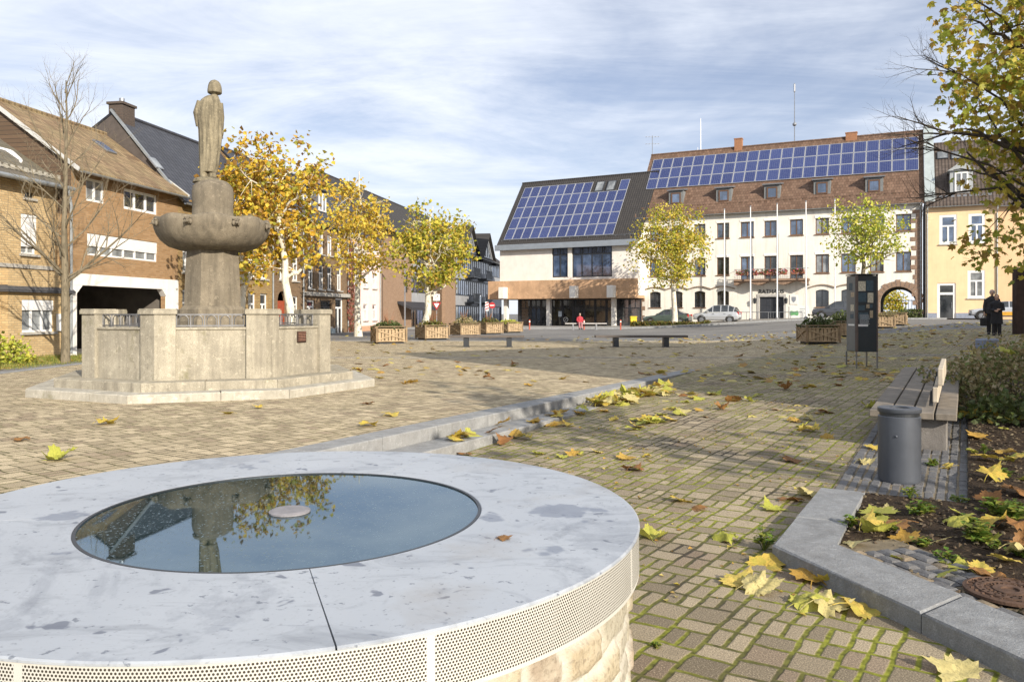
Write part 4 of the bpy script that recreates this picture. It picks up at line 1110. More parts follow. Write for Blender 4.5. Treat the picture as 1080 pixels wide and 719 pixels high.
window(b, x434-2.0, x434-.8, 3.2, 5.0, F_DARK, G_DARK)
mb = MB()
for za, zb in ((-.3, .0), (2.3, 3.35), (5.2, 6.2), (7.95, ez)): mb.box(x434+.01, x466-.01, 1.3, 1.6, za, zb); mb.box(x476+.01, MW-.01, -.002, .4, za, zb)
mb.build('spandrel_band', C_BAND, b.r)
for za, zb in ((.0, 2.3), (3.35, 5.2), (6.2, 7.95)):
    n = 5
    for i in range(n): window(b, x434+.01+i*(x466-x434-.02)/n, x434+.01+(i+1)*(x466-x434-.02)/n-.01, za+.002, zb-.002, F_DARK, G_BLUE if (i+int(za)) % 2 else G_DARK, 2, None, 1.35, .1)
    n = 9
    for i in range(n): window(b, x476+.01+i*(MW-x476-.02)/n, x476+.01+(i+1)*(MW-x476-.02)/n-.01, za+.002, zb-.002, F_DARK, G_BLUE if (i*2+int(za)) % 3 else G_CURT, 3, None, .1, .14)
for px in (490, 504):
    for zf in (2.5, 5.4):
        xa = f(px); bm_ = MB(); bm_.bbox(xa, xa+3.6, -1.1, -.004, zf, zf+.2, .02)
        for q in range(9): bm_.box(xa+q*.44, xa+q*.44+.06, -1.08, -1.02, zf+.2, zf+1.1)
        bm_.box(xa, xa+3.6, -1.1, -1.0, zf+1.1, zf+1.18); bm_.box(xa, xa+3.6, -1.06, -1.04, zf+.25, zf+1.05); bm_.build('balcony', F_DARK, b.r)
aw = MB(); za = b.P(430, 318)[1]; aw.add([(f(419), -1.3, za-.55), (f(447), -1.3, za-.55), (f(447), -.01, za), (f(419), -.01, za), (f(419), -1.3, za-.75), (f(447), -1.3, za-.75), (f(447), -.01, za-.2), (f(419), -.01, za-.2)], ((0,1,2,3),(4,7,6,5),(0,4,5,1),(1,5,6,2),(3,7,4,0),(2,6,7,3))); aw.build('awning', plain('black_awning', (.03,.03,.035), .7), b.r)
rf = roof_mesh(MW, D, ez, rz, rd, .5, .1, .16).build('roof', T_HALL, b.r)
gutter(b, MW, -.56, ez-.3, None, ())
for pxa in (495.5, 513.5):
    cx = f(pxa); hw = 4.0; top = 11.4; kk = (rz-ez)/rd; dep = (top-ez)/kk
    gm = MB(); gm.add([(cx-hw, -.05, ez-.2), (cx+hw, -.05, ez-.2), (cx, -.05, top), (cx-hw, 1.0, ez-.2), (cx+hw, 1.0, ez-.2), (cx, dep, top)], ((0,1,2),(0,2,5,3),(1,4,5,2))); go = gm.build('gable', C_BAND, rf)
    gm = MB(); e = .14
    for sg_ in (-1, 1):
        gm.add([(cx, -.45, top+.16), (cx+sg_*(hw+.35), -.45, ez-.45), (cx+sg_*(hw+.35), .2, ez-.45), (cx, dep+.2, top+.16), (cx, -.45, top+.0), (cx+sg_*(hw+.35), -.45, ez-.61), (cx+sg_*(hw+.35), .2, ez-.61), (cx, dep+.2, top)], ((0,1,2,3),(4,7,6,5),(0,4,5,1),(1,5,6,2)))
    gm.build('gable_roof', T_HALL, go)
    wm = MB(); pm_ = MB(); w2_ = hw*.62; zb = ez+.15; zt = top-.75
    pm_.add([(cx-w2_, -.08, zb), (cx+w2_, -.08, zb), (cx, -.08, zt)], ((0,1,2),)); 
    for p, q in (((cx-w2_, zb), (cx+w2_, zb)), ((cx+w2_, zb), (cx, zt)), ((cx, zt), (cx-w2_, zb)), ((cx, zb), (cx, zt)), ((cx-w2_*.5, zb), (cx-w2_*.5, zb+(zt-zb)*.5)), ((cx+w2_*.5, zb), (cx+w2_*.5, zb+(zt-zb)*.5))):
        wm.bar((p[0], -.11, p[1]), (q[0], -.11, q[1]), .10, .06, (0, 1, 0))
    wo = wm.build('window', M_GREYM, go); pm_.build('pane', G_CURT, wo)

# ---------------- solar panels
def solar_mat():
    t = NT('solar_cells'); x, y, z = t.sep(t.obj())
    ob = t.n('ShaderNodeObjectInfo')
    fx = t.math('FRACT', t.math('MULTIPLY', x, 5.4)); fy = t.math('FRACT', t.math('MULTIPLY', y, 5.4))
    ln = t.math('MINIMUM', t.math('MINIMUM', fx, t.math('SUBTRACT', 1.0, fx)), t.math('MINIMUM', fy, t.math('SUBTRACT', 1.0, fy)))
    c = t.mix(ob.outputs['Random'], (.017,.026,.095), (.036,.052,.155))
    n = t.noise(t.map(t.obj(), (40, 40, 1)), 1, 2); c = t.mix(t.math('MULTIPLY', n, .5), c, (.03,.045,.15))
    c = t.mix(t.math('LESS_THAN', ln, .035), c, (.14,.165,.26))
    t.pbr(c, .18, 0, None, .45, 1.45); return t.m
M_SOLAR = solar_mat(); M_ALU = plain('aluminium', (.66,.67,.68), .4, .05, 3, 0, metal=.6)
def solar_array(b, parent, x0, x1, d0, d1, nc, nr, ez, k, skip=lambda c, r: False, lift=.22):
    ang = math.atan(k); s = math.hypot(1, k); cw = (x1-x0)/nc; rh = (d1-d0)*s/nr
    fm = MB(); w, h, e = cw-.035, rh-.035, .035
    fm.box(-w/2, w/2, -h/2, -h/2+e, 0, .04); fm.box(-w/2, w/2, h/2-e, h/2, 0, .04); fm.box(-w/2, -w/2+e, -h/2+e, h/2-e, 0, .04); fm.box(w/2-e, w/2, -h/2+e, h/2-e, 0, .04)
    cm = MB(); cm.box(-w/2+e, w/2-e, -h/2+e, h/2-e, .005, .034); cme = cm.mesh('cells', M_SOLAR)
    fm.cur = 1; fm.box(-w/2+e, w/2-e, -h/2+e, h/2-e, .005, .033)
    fme = fm.mesh('solar_panel', [M_ALU, M_SOLAR])
    for r_ in range(nr):
        for c in range(nc):
            if skip(c, r_): continue
            d = d0 + (d1-d0)*(r_+.5)/nr
            link('solar_panel', fme, parent, (x0+cw*(c+.5), d - math.sin(ang)*lift, ez + k*d + math.cos(ang)*lift), (ang, 0, 0))

# ---------------- hall with the solar roof
TH1 = math.atan2(-7.5, 13.55)
b = Bld('solar_hall', 'white hall with a sandstone band above its glazed entrance and a solar roof', 'public hall', -1.3, 85.5, TH1, None, .3)
HALL = b; W = 15.6; D = 11; ez = b.P(600, 253)[1]-.1; rd = 5.6; rz = 16.1-b.z; k = (rz-ez)/rd
P_WALL = plain('white_brick', (.74,.70,.65), .9, .08, 1.2, .25, 30, streak=.08)
SANDST = stone_mat('sandstone_band', srgb(192,158,126), srgb(158,124,96), .35, .1, .35, .85)
b1 = b.rect(582, 598.8, 259.5, 292.5); b2 = b.rect(603, 645.5, 258, 292); zband1 = b.P(595, 295, -.8)[1]; zband0 = b.P(595, 315, -.8)[1]
mb = MB(); wall_holes(mb, 0, W, zband0+.3, ez, [b1, b2], 0, .25); shell(mb, W, D, zband0+.3, ez, rz, rd); mb.box(.02, W, 6, D-.01, -.5, zband0+.29); mb.build('wall', P_WALL, b.r)
window(b, *b1, F_DARK, G_BLUE, 2, .72, .15, .13, None, 0, 0, None, 'window', 3, .12); window(b, *b2, F_DARK, G_BLUE, 4, .72, .15, .13, None, 0, 0, None, 'window', 5, .12)
mb = MB(); mb.bbox(-1.0, W-.02, -.85, 4.5, zband0, zband1, .03)
for i in range(1, 9): mb.box(-1+i*1.85, -1+i*1.85+.03, -.853, -.849, zband0+.02, zband1-.02)
mb.build('sandstone_band', SANDST, b.r)
for px in (529, 604, 643.5):
    cx = b.P(px, 308, -1.6)[0]; mb = MB(); mb.bbox(cx-.32, cx+.32, -1.75, -.86, zband0+.05, zband0+1.25, .03); mb.build('console', M_RENDER, b.r)
for px in (534, 579, 647.5):
    cx = b.P(px, 330, .2)[0]; mb = MB(); mb.bbox(cx-.22, cx+.22, -.02, .42, -.5, zband0-.002, .02); mb.build('column', M_RENDER, b.r)
xg = b.P(549, 330, 1.2)[0]; xe = W-.1; n = 11; zt = zband0-.02
mb = MB(); mb.box(xg-.3, xg, 1.15, 5.9, -.4, zt); mb.build('side_wall', F_DARK, b.r)
for i in range(n):
    xa = xg + (xe-xg)*i/n; xb = xg + (xe-xg)*(i+1)/n - .01
    door = i in (1, 2)
    window(b, xa, xb, -.35, zt, F_DARK, G_DARK if i in (0, 1, 2, 5, 9, 10) else glass_mat('glass_warm', (.10,.09,.06), (.02,.02,.02)) if 'glass_warm' not in bpy.data.materials else bpy.data.materials['glass_warm'], 2 if door else 1, .70, 1.2, .12, None, 0, 0, None, 'glass_door' if door else 'shop_window', 2, .1)
mb = MB(); cx, cz = b.P(596.5, 337, 1.1); ring = [(cx+.24*math.cos(2*math.pi*i/24), 1.14, cz+.24*math.sin(2*math.pi*i/24)) for i in range(25)]; mb.tube(ring, .035, 6); mb.bar((cx-.12, 1.14, cz-.1), (cx+.12, 1.14, cz+.12), .05, .03); mb.build('round_emblem', M_WHITE, b.r)
px_, pz_ = b.P(590.5, 331, 1.1); mb = MB(); mb.bbox(px_-.2, px_+.2, 1.12, 1.15, pz_-.28, pz_+.28, .004); mb.build('poster', plain('poster_pale', (.6,.68,.75), .6, .2, 12, 0), b.r)
rf = roof_mesh(W, D, ez, rz, rd, .35, .25, .18).build('roof', T_HALL, b.r)
mb = MB(); mb.bbox(-.3, W+.1, -.62, -.36, ez-k*.35-.3, ez-k*.35+.28, .02); mb.build('fascia', plain('fascia_grey', (.22,.25,.29), .55, .1, 2, 0), b.r)
ax0, ad0 = b.PS(531.7, 251.3, ez+.2, k); ax1, ad1 = b.PS(552.3, 199.3, ez+.2, k); bx1, bd1 = b.PS(650, 244.5, ez+.2, k)
nc = 12; 
solar_array(b, rf, ax0+.1, ax0+.1+12.55, .22, ad1+.1, nc, 5, ez, k, lambda c, r_: r_ == 4 and c in (8, 9, 10))
for j in (8.4, 9.65):
    M4 = Matrix.Translation((ax0+.1+12.55/12*(j+.1)+.35, (.45+(ad1-.45)*4.5/5), ez+k*(.45+(ad1-.45)*.9)+.2)) @ Matrix.Rotation(math.atan(k), 4, 'X')
    sk = MB(); sk.bbox(-.48, .48, -.75, .75, 0, .12, .02, M4); so = sk.build('skylight', F_DARK, rf); sk = MB(); sk.box(-.38, .38, -.65, .65, .121, .125, M4); sk.build('pane', G_CURT, so)
sg = MB(); yy = .05; zz = ez + .05*k + .2; sg.tube([(.1, yy, zz+.12), (W-.1, yy, zz+.12)], .02, 6)
for i in range(16): sg.bar((.2+i, yy, zz-.05), (.2+i, yy, zz+.14), .03)
sg.build('snow_guard', M_GREYM, rf)

# ---------------- town hall
TH2 = math.atan2(-11.4, 22.9)
b = Bld('town_hall', 'white three-storey town hall with a solar roof, balcony and stone gateway arch', 'town hall', 12.6, 80.0, TH2, None, .25)
TOWN = b; W = 25.4; D = 11; ez = b.P(765, 222)[1]; rd = 5.5; rz = 18.2-b.z; k = (rz-ez)/rd
def stucco():
    t = NT('white_stucco'); v = t.obj()
    n = t.noise(v, 7, 5, .7); n2 = t.noise(v, .6, 4); st = t.noise(t.map(v, (3, 3, .25)), 1, 4)
    c = t.mix(n2, (.70,.67,.61), (.79,.77,.71)); c = t.mix(t.ramp(n, [(.55, 0), (.7, .35)]), c, (.55,.5,.42))
    c = t.mix(t.ramp(st, [(.5, 0), (.7, .5)]), c, (.5,.47,.42)); c = t.mix(t.ramp(t.noise(v, .25, 5, .65), [(.5, 0), (.68, .45)]), c, (.56,.53,.48))
    t.pbr(c, .95, 0, t.bump(n, .5, .03), .2); return t.m
STUC = stucco()
cols_px = [(685,697),(708.5,720),(732,744),(756,769),(781,795),(806,819),(833,847),(860,874.3),(887,902.5),(917.3,932),(945,961)]
up, mid, low = [], [], []
for i, (a, c) in enumerate(cols_px):
    xm = (a+c)/2; f_ = (xm-762.5)/(953-762.5)
    xa, xb = b.P(a, 280)[0], b.P(c, 280)[0]; zU1 = b.P(762.5, 235.3)[1]; zU0 = b.P(762.5, 251.2)[1]; zM1 = b.P(762.5, 271.5)[1]; zM0 = b.P(762.5, 290)[1]; zL1 = b.P(762.5, 306.6)[1]; zL0 = b.P(762.5, 324)[1]
    xc = (xa+xb)/2; w = (xb-xa)/2
    up.append((xa, xb, zU0, zU1)); mid.append((xa, xb, zM0 - (.55 if i in (4, 5, 6) else 0), zM1))
    if i not in (5, 9, 10): low.append((xa+.02, xb-.02, zL0, zL1, .14) if i != 4 and i != 6 else None)
low = [q for q in low if q]
dr = b.rect(801, 826.5, 313, 341); dr = (dr[0], dr[1], -.3, dr[3])
ar = (b.P(928, 318)[0], b.P(967, 318)[0], -.3, b.P(948, 302)[1]); ar = ar + ((ar[1]-ar[0])/2,)
mb = MB(); wall_holes(mb, 0, W, -.6, ez, up + mid + low + [dr, ar], 0, .28); shell(mb, W, D, -.6, ez, rz, rd, back_holes=[ar]); mb.build('wall', STUC, b.r)
SILL = plain('sill_brown', (.19,.115,.07), .7, .15)
rr = random.Random(2)
LINT = plain('pale_lintel', (.78,.76,.72), .8)
def lintel(o, w): m_ = MB(); m_.bbox(w[0]-.06, w[1]+.06, -.03, -.003, w[3]+.02, w[3]+.24, .008); m_.build('lintel', LINT, o)
for i, w in enumerate(up): lintel(window(b, *w, F_BROWN, G_CURT if i in (2, 7) else G_BLUE, 2, None, .15, .085, SILL), w)
for i, w in enumerate(mid): lintel(window(b, *w, F_BROWN, [G_BLUE, G_DARK, G_CURT][rr.choice((0, 0, 1, 1, 2))], 2, None, .15, .085, SILL if i not in (4, 5, 6) else None, 0, 0, None, 'balcony_door' if i in (4, 5, 6) else 'window'), w)
for w in low: window(b, *w[:4], F_DARK, G_DARK, 2, None, .15, .07, SILL, .14, 0, None, 'window', 0)
# scalloped drip moulding over the ground floor windows
mb = MB(); zc = b.P(762.5, 303.5)[1]
xs_ = [(w[0]+w[1])/2 for w in low]
for cx in xs_:
    hw = 1.13; pts = [(cx-hw+2*hw*i/14, -.07, zc - .1 + .26*math.sin(math.pi*i/14)) for i in range(15)]
    for p, q in zip(pts, pts[1:]): mb.bar(p, q, .12, .10)
mb.build('drip_moulding', plain('mould_brown', (.26,.20,.15), .85), b.r)
# quoins and the rough stone arch
QUO = stone_mat('brown_quoin', srgb(150,126,108), srgb(104,84,72), .8, .2, .5)
mb = MB(); zz = -.3; i = 0
while zz < ez-1.0:
    h = rr.uniform(.32, .45); w = (.75, .45)[i % 2]*rr.uniform(.85, 1.2); mb.bbox(W-w, W+.03, -.035, .3, zz, zz+h-.02, .015); zz += h; i += 1
zz = -.3; i = 0
while zz < 3.9:
    h = rr.uniform(.35, .5); w = (.8, .5)[i % 2]*rr.uniform(.9, 1.1); mb.bbox(-.03, w, -.035, .3, zz, zz+h-.02, .015); zz += h; i += 1
mb.build('quoins', QUO, b.r)
mb = MB(); ca = (ar[0]+ar[1])/2; ra = ar[4]; zs = ar[3]-ra; n = 15
for i in range(n):
    a0, a1 = math.pi*i/n+.012, math.pi*(i+1)/n-.012; ro = ra + rr.uniform(.42, .62)
    vs = []
    for yy in (-.06, .3):
        for a, r_ in ((a0, ra-.01), (a1, ra-.01), (a1, ro), (a0, ro)): vs.append((ca - r_*math.cos(a), yy, zs + r_*math.sin(a)))
    mb.add(vs, ((0,1,2,3),(7,6,5,4),(0,4,5,1),(1,5,6,2),(2,6,7,3),(3,7,4,0)))
for sg_ in (-1, 1):
    zz = -.3
    while zz < zs-.1:
        h = min(rr.uniform(.35, .5), zs-zz); xa = ca+sg_*(ra-.01); w = rr.uniform(.4, .65); mb.bbox(min(xa, xa+sg_*w), max(xa, xa+sg_*w), -.055, .3, zz, zz+h-.02, .012); zz += h
mb.build('gateway_arch', QUO, b.r)
# vaulted passage behind the arch, open to the garden at its far end
mb = MB(); n = 16; P0 = [(ar[0], -.3)] + arc(ar[0], ar[1], ar[3], ra, n) + [(ar[1], -.3)]
for p, q in zip(P0, P0[1:]): mb.quad((p[0], .29, p[1]), (p[0], D+.05, p[1]), (q[0], D+.05, q[1]), (q[0], .29, q[1]))
mb.build('passage', plain('passage_plaster', (.30,.27,.22), .95, .2, 1, .3), b.r)
mb = MB(); mb.quad((ar[0]+.01, D+.06, -.2), (ar[1]-.01, D+.06, -.2), (ar[1]-.01, D+.06, ar[3]), (ar[0]+.01, D+.06, ar[3]))
gm_ = MB()
for i in range(11): xx = ar[0]+.1+i*(ar[1]-ar[0]-.2)/10; gm_.box(xx-.02, xx+.02, 7.0, 7.04, -.3, 2.6)
for zz in (.0, 1.2, 2.5): gm_.box(ar[0]+.02, ar[1]-.02, 6.99, 7.05, zz, zz+.06)
gm_.build('iron_gate', F_DARK, b.r)
# door, lanterns, name, boards
mb = MB(); mb.bbox(dr[0]-.22, dr[0], -.05, .2, -.3, dr[3]+.25, .01); mb.bbox(dr[1], dr[1]+.22, -.05, .2, -.3, dr[3]+.25, .01); mb.bbox(dr[0]+.001, dr[1]-.001, -.05, .2, dr[3]+.001, dr[3]+.25, .01); mb.build('door_surround', plain('surround_grey', (.40,.39,.38), .85), b.r)
for j in (0, 1):
    xa = dr[0] + (dr[1]-dr[0])*j/2 + .01; xb = dr[0] + (dr[1]-dr[0])*(j+1)/2 - .01; mb = MB(); mb.box(xa, xb, .2, .27, -.3, dr[3]-.01)
    for q in range(2):
        for r_ in range(4): mb.bbox(xa+.08+q*(xb-xa-.1)/2, xa+(q+1)*(xb-xa-.1)/2, .18, .2, r_*.68+.0, r_*.68+.58, .01)
    do = mb.build('door', plain('door_black', (.028,.032,.042), .5), b.r); mb = MB(); mb.tube([(xb-.12 if j == 0 else xa+.12, .15, .9), (xb-.12 if j == 0 else xa+.12, .15, 1.4)], .02, 6); mb.build('handle', M_GREYM, do)
for px in (796.5, 829.5):
    lx, lz = b.P(px, 317); mb = MB(); mb.bar((lx, -.01, lz+.25), (lx, -.3, lz+.3), .04); mb.lathe([(.05,.22),(.16,.18),(.12,-.25),(.04,-.3)], 6, (lx, -.3, lz)); mb.build('lantern', F_DARK, b.r)
def text_part(name, body, size, mat, parent, loc, rot, ext=.012, align='CENTER'):
    cu = bpy.data.curves.new('t', 'FONT'); cu.body = body; cu.size = size; cu.extrude = ext; cu.align_x = align; cu.align_y = 'CENTER'
    o = bpy.data.objects.new('t', cu); COL.objects.link(o)
    me = bpy.data.meshes.new_from_object(o.evaluated_get(bpy.context.evaluated_depsgraph_get())); bpy.data.objects.remove(o)
    me.name = name; me.materials.clear(); me.materials.append(mat); return link(name, me, parent, loc, rot)
lx, lz = b.P(813.5, 307.5); text_part('lettering', 'RATHAUS', .52, M_LETTER, b.r, (lx, -.03, lz), (math.pi/2, 0, 0), .03)
def board(rect, mat, name, parent, th=.05):
    mb = MB(); mb.bbox(rect[0], rect[1], -th, -.004, rect[2], rect[3], .006); return mb.build(name, mat, parent)
BRD = plain('board_white', (.70,.70,.68), .6, .05)
e = board(b.rect(833, 841.5, 311, 321), BRD, 'crest_board', b.r); r_ = b.rect(835, 839.5, 313, 319)
mb = MB(); mb.prism([(r_[0], r_[3]), (r_[0], r_[2]+.2), ((r_[0]+r_[1])/2, r_[2]), (r_[1], r_[2]+.2), (r_[1], r_[3])], 0, .01); mb.v = [(x, -.056-z, y) for x, y, z in mb.v]; mb.build('crest', plain('crest_grey', (.20,.22,.26), .6), e)
e = board(b.rect(832.5, 852.5, 323, 337), BRD, 'notice_board', b.r); r_ = b.rect(834, 841.5, 327.5, 333)
mb = MB(); cx, cz = (r_[0]+r_[1])/2, (r_[2]+r_[3])/2; mb.prism([(cx+.38*math.cos(a)*(1.0), cz+.24*math.sin(a)+.08*math.sin(3*a)) for a in [2*math.pi*i/20 for i in range(20)]], 0, .01); mb.v = [(x, -.056-z, y) for x, y, z in mb.v]; mb.build('green_emblem', plain('emblem_green', (.12,.34,.14), .6), e)
mb = MB(); r_ = b.rect(843.5, 851, 325, 334)
for q in range(5): mb.box(r_[0], r_[1]-(q % 2)*.25, -.056, -.051, r_[3]-.1-q*.19, r_[3]-.04-q*.19)
mb.build('notice_lines', plain('notice_grey', (.30,.32,.34), .7), e)
mb = MB(); rl = b.P(800, 335)[0]
# balcony with flower boxes
ba = b.rect(774, 853, 293, 297, -1.0); zb = b.P(812, 296.5)[1]; mb = MB()
mb.bbox(ba[0], ba[1], -1.15, -.004, zb-.02, zb+.18, .02)
n = 28; xs_ = [ba[0]+(ba[1]-ba[0])*i/n for i in range(n+1)]
for p, q in zip(xs_, xs_[1:]):
    z_ = lambda x: zb - .22 - .16*math.cos((x-ba[0])/(ba[1]-ba[0])*6*math.pi)
    mb.add([(p, -1.0, z_(p)), (q, -1.0, z_(q)), (q, -1.0, zb-.021), (p, -1.0, zb-.021), (p, -.004, z_(p)), (q, -.004, z_(q))], ((0,1,2,3),(0,4,5,1)))
bal = mb.build('balcony', QUO, b.r)
mb = MB(); mb.tube([(ba[0]+.05, -.1, zb+1.1), (ba[0]+.05, -1.1, zb+1.1), (ba[1]-.05, -1.1, zb+1.1), (ba[1]-.05, -.1, zb+1.1)], .025, 6)
for i in range(int((ba[1]-ba[0])/.16)): xx = ba[0]+.05+i*.16; mb.bar((xx, -1.1, zb+.18), (xx, -1.1, zb+1.1), .018)
for zz in (.3, .65): mb.bar((ba[0]+.05, -1.1, zb+zz), (ba[1]-.05, -1.1, zb+zz), .018)
mb.build('railing', M_GREYM, bal)
FLOW = leaf_mat('flowers', [(.10,.14,.05), (.40,.05,.04), (.12,.16,.05), (.45,.12,.20), (.10,.13,.05), (.38,.08,.05), (.5,.4,.45)], .2)
for q, f0 in enumerate((.03, .27, .42, .55, .78)):
    xa = ba[0] + (ba[1]-ba[0])*f0; fb = MB(); fb.bbox(xa, xa+1.15, -1.33, -1.13, zb+.55, zb+.78, .015); fo_ = fb.build('flower_box', plain('terracotta_box', (.30,.13,.08), .8), bal)
    fl = MB()
    for j in range(130):
        c = Vector((xa+rr.random()*1.15, -1.25+rr.uniform(-.18,.16), zb+.8+rr.uniform(-.28,.25))); a, d_ = rr.random()*6, rr.uniform(.04,.08); u_ = Vector((math.cos(a), math.sin(a)*.5, rr.uniform(-1,1)))*d_; v_ = Vector((-math.sin(a), .5*math.cos(a), rr.uniform(-1,1)))*d_
        fl.quad(c-u_-v_, c+u_-v_, c+u_+v_, c-u_+v_)
    fl.build('flowers', FLOW, fo_)
# roof, panels, dormers, chimneys, aerials
rf = roof_mesh(W, D, ez, rz, rd, .35, .2, .2).build('roof', T_TOWN, b.r)
gutter(b, W, -.45, ez-k*.35+.1, None, (.25, W-.1), -.3)
ax0, ad0 = b.PS(681.5, 197.5, ez+.3, k); ax1, ad1 = b.PS(690, 167.5, ez+.3, k); bx0, bd0 = b.PS(965.5, 179.5, ez+.3, k)
solar_array(b, rf, .25, W-.2, (ad0+bd0)/2, ad1, 23, 3, ez, k)
for px, py in ((713, 206), (763.3, 203.6), (814.3, 200.5), (867, 195.8), (922, 193.5)):
    cx, dd = b.PS(px, py+9, ez+.2, k); zb = ez+k*dd+.12; h = 1.35; w = .72; db = dd+h/k+.3; dm = MB(); dm.box(cx-w, cx+w, dd, db, zb-.25, zb+h); do = dm.build('dormer', plain('dormer_grey', (.16,.17,.175), .7, .15), rf)
    window(do, cx-.48, cx+.48, zb+.1, zb+h-.18, F_BROWN, G_BLUE, 1, None, -.07, .12, None, 0, dd)
    dm = MB(); dm.add([(cx-w-.15, dd-.22, zb+h+.02), (cx+w+.15, dd-.22, zb+h+.02), (cx+w+.15, db+.5, zb+h+.32), (cx-w-.15, db+.5, zb+h+.32), (cx-w-.15, dd-.22, zb+h+.14), (cx+w+.15, dd-.22, zb+h+.14), (cx+w+.15, db+.5, zb+h+.44), (cx-w-.15, db+.5, zb+h+.44)], ((0,3,2,1),(4,5,6,7),(0,1,5,4),(1,2,6,5),(2,3,7,6),(3,0,4,7))); dm.build('dormer_roof', plain('dormer_zinc', (.13,.135,.15), .6, .1), do)
sg = MB(); dd = .35; zz = ez + k*dd + .22
for i in range(44): xx = .3+i*.57; sg.box(xx, xx+.3, dd-.02, dd+.04, zz, zz+.14)
sg.build('snow_guard', T_TOWN, rf)
for px, w in ((779, .38), (898, .5)):
    cx = b.P(px, 152, rd)[0]; cm = MB(); h = 1.0 if px < 800 else .55; cm.bbox(cx-w, cx+w, rd-.3, rd+.3, rz-.3, rz+h, .01); cm.bbox(cx-w-.04, cx+w+.04, rd-.34, rd+.34, rz+h+.003, rz+h+.1, .01); cm.build('chimney', brick_mat('brick_red', (.38,.17,.08), (.30,.13,.06), (.25,.2,.16)), rf)
cx = b.P(688, 160, rd)[0]; zt = b.P(688, 143, rd)[1]; am = MB(); am.tube([(cx, rd, rz), (cx, rd, zt)], .035, 6)
for zz, L in ((zt-.15, .9), (zt-.9, .8)):
    am.bar((cx-.7, rd-.3, zz), (cx+.7, rd+.3, zz), .03)
    for q in range(5): xx = cx-.6+q*.3; am.bar((xx-.12, rd-.26+q*.12+.3*L, zz), (xx+.12, rd-.26+q*.12-.3*L, zz), .02)
am.build('aerial', M_GREYM, rf)
for px, pt in ((739, 125), (838, 88)):
    cx = b.P(px, 150, rd)[0]; zt = b.P(px, pt, rd)[1]; am = MB(); am.tube([(cx, rd, rz), (cx, rd, rz+(zt-rz)*.6), (cx, rd, zt)], [.05, .04, .03], 6)
    if px > 800: am.ell((cx, rd, rz+(zt-rz)*.33), (.2,.2,.2)); am.lathe([(.06,0),(.09,.1),(.09,.8),(.03,.9)], 8, (cx, rd, zt-.9))
    else: am.bar((cx-.3, rd, rz), (cx-.3, rd, rz+.6), .04)
    am.build('antenna_mast', M_WHITE if px < 800 else M_GREYM, rf)
# raised metal-clad party wall on the right
mb = MB(); e = .55; ov = .4
mb.add([(W+.22, -ov, ez-k*ov+.2), (W+.22, rd, rz+.25), (W+.22, rd, rz+.75), (W+.22, -ov, ez-k*ov+.75), (W+1.0, -ov, ez-k*ov+.2), (W+1.0, rd, rz+.25), (W+1.0, rd, rz+.75), (W+1.0, -ov, ez-k*ov+.75)], ((0,1,2,3),(7,6,5,4),(3,2,6,7),(0,3,7,4),(1,5,6,2)))
mb.build('party_wall_cap', plain('pale_zinc', (.42,.47,.47), .5, .12, 2, 0, metal=.3), b.r)
mb = MB(); mb.box(W+.24, W+.98, -.35, D-.2, -.5, ez+.2); mb.build('party_wall', plain('party_grey', (.33,.32,.31), .9), b.r)

# ---------------- yellow house and its neighbour
Yc = 68.2; Xc = (976.5-CX)/F*Yc
P_YEL = plain('yellow_plaster', srgb(230,199,158), .9, .08, 1.0, .12, 50, streak=.1)
P_ORA = plain('apricot_plaster', srgb(222,186,146), .9, .08, 1.0, .12, 50, streak=.1)
b = Bld('yellow_house', 'yellow plastered house with tall white framed windows and a slate grey plinth', 'house', Xc, Yc, TH2, None, 1.0)
W = b.P(1051, 280)[0]; ez = b.P(1000, 214)[1]; rd = 5.0; rz = 16.7-b.z; k = (rz-ez)/rd; D = 10
ws = [b.rect(990.8, 1009.2, 226.5, 257.5), b.rect(1021.5, 1039, 225, 256.5), b.rect(1020.5, 1038.8, 285, 314.5)]; dr = b.rect(988.5, 1008, 298.5, 338); dr = (dr[0], dr[1], -.05, dr[3])
mb = MB(); wall_holes(mb, 0, W, -.6, ez, ws + [dr], 0, .2); shell(mb, W, D, -.6, ez, rz, rd); mb.build('wall', P_YEL, b.r)
for w in ws: window(b, *w, F_WHITE, G_CURT if w[2] < 4 else G_BLUE, 2, .62, .02, .22, M_CONC, mull=.13)
o = window(b, *dr, F_WHITE, G_DARK, 1, .72, .05, .2, None, 0, 0, None, 'door'); mb = MB(); mb.tube([(dr[1]-.3, .03, 1.0), (dr[1]-.3, .03, 1.5)], .025, 6); mb.build('handle', M_GREYM, o)
PLI = plain('plinth_blue', (.24,.27,.34), .85)
for xa, xb in ((0.02, dr[0]-.02), (dr[1]+.02, W-.02)): mb = MB(); mb.box(xa, xb, -.04, -.003, -.5, b.P(1000, 330)[1]); mb.build('plinth', PLI, b.r)
rf = roof_mesh(W, D, ez, rz, rd, .35, .0, .2).build('roof', T_YEL, b.r); gutter(b, W, -.42, ez-k*.35+.08, None, (.12,), -.1, 0)
cx, dd = b.PS(1014, 204, ez+.2, k); w = .85; h = 2.0; zb = ez+k*dd+.15; db = dd+h/k+.4; dm = MB(); dm.box(cx-w, cx+w, dd, db, zb-.3, zb+h); ZN = plain('dormer_pale', (.34,.36,.37), .6, .1); do = dm.build('dormer', ZN, rf)
dm = MB(); dm.add([(cx-w-.2, dd-.2, zb+h), (cx+w+.2, dd-.2, zb+h), (cx, dd-.2, zb+h+.75), (cx-w-.2, db+.4, zb+h), (cx+w+.2, db+.4, zb+h), (cx, db+.9, zb+h+.75)], ((0,1,2),(0,2,5,3),(1,4,5,2),(0,3,4,1))); dm.build('dormer_roof', ZN, do)
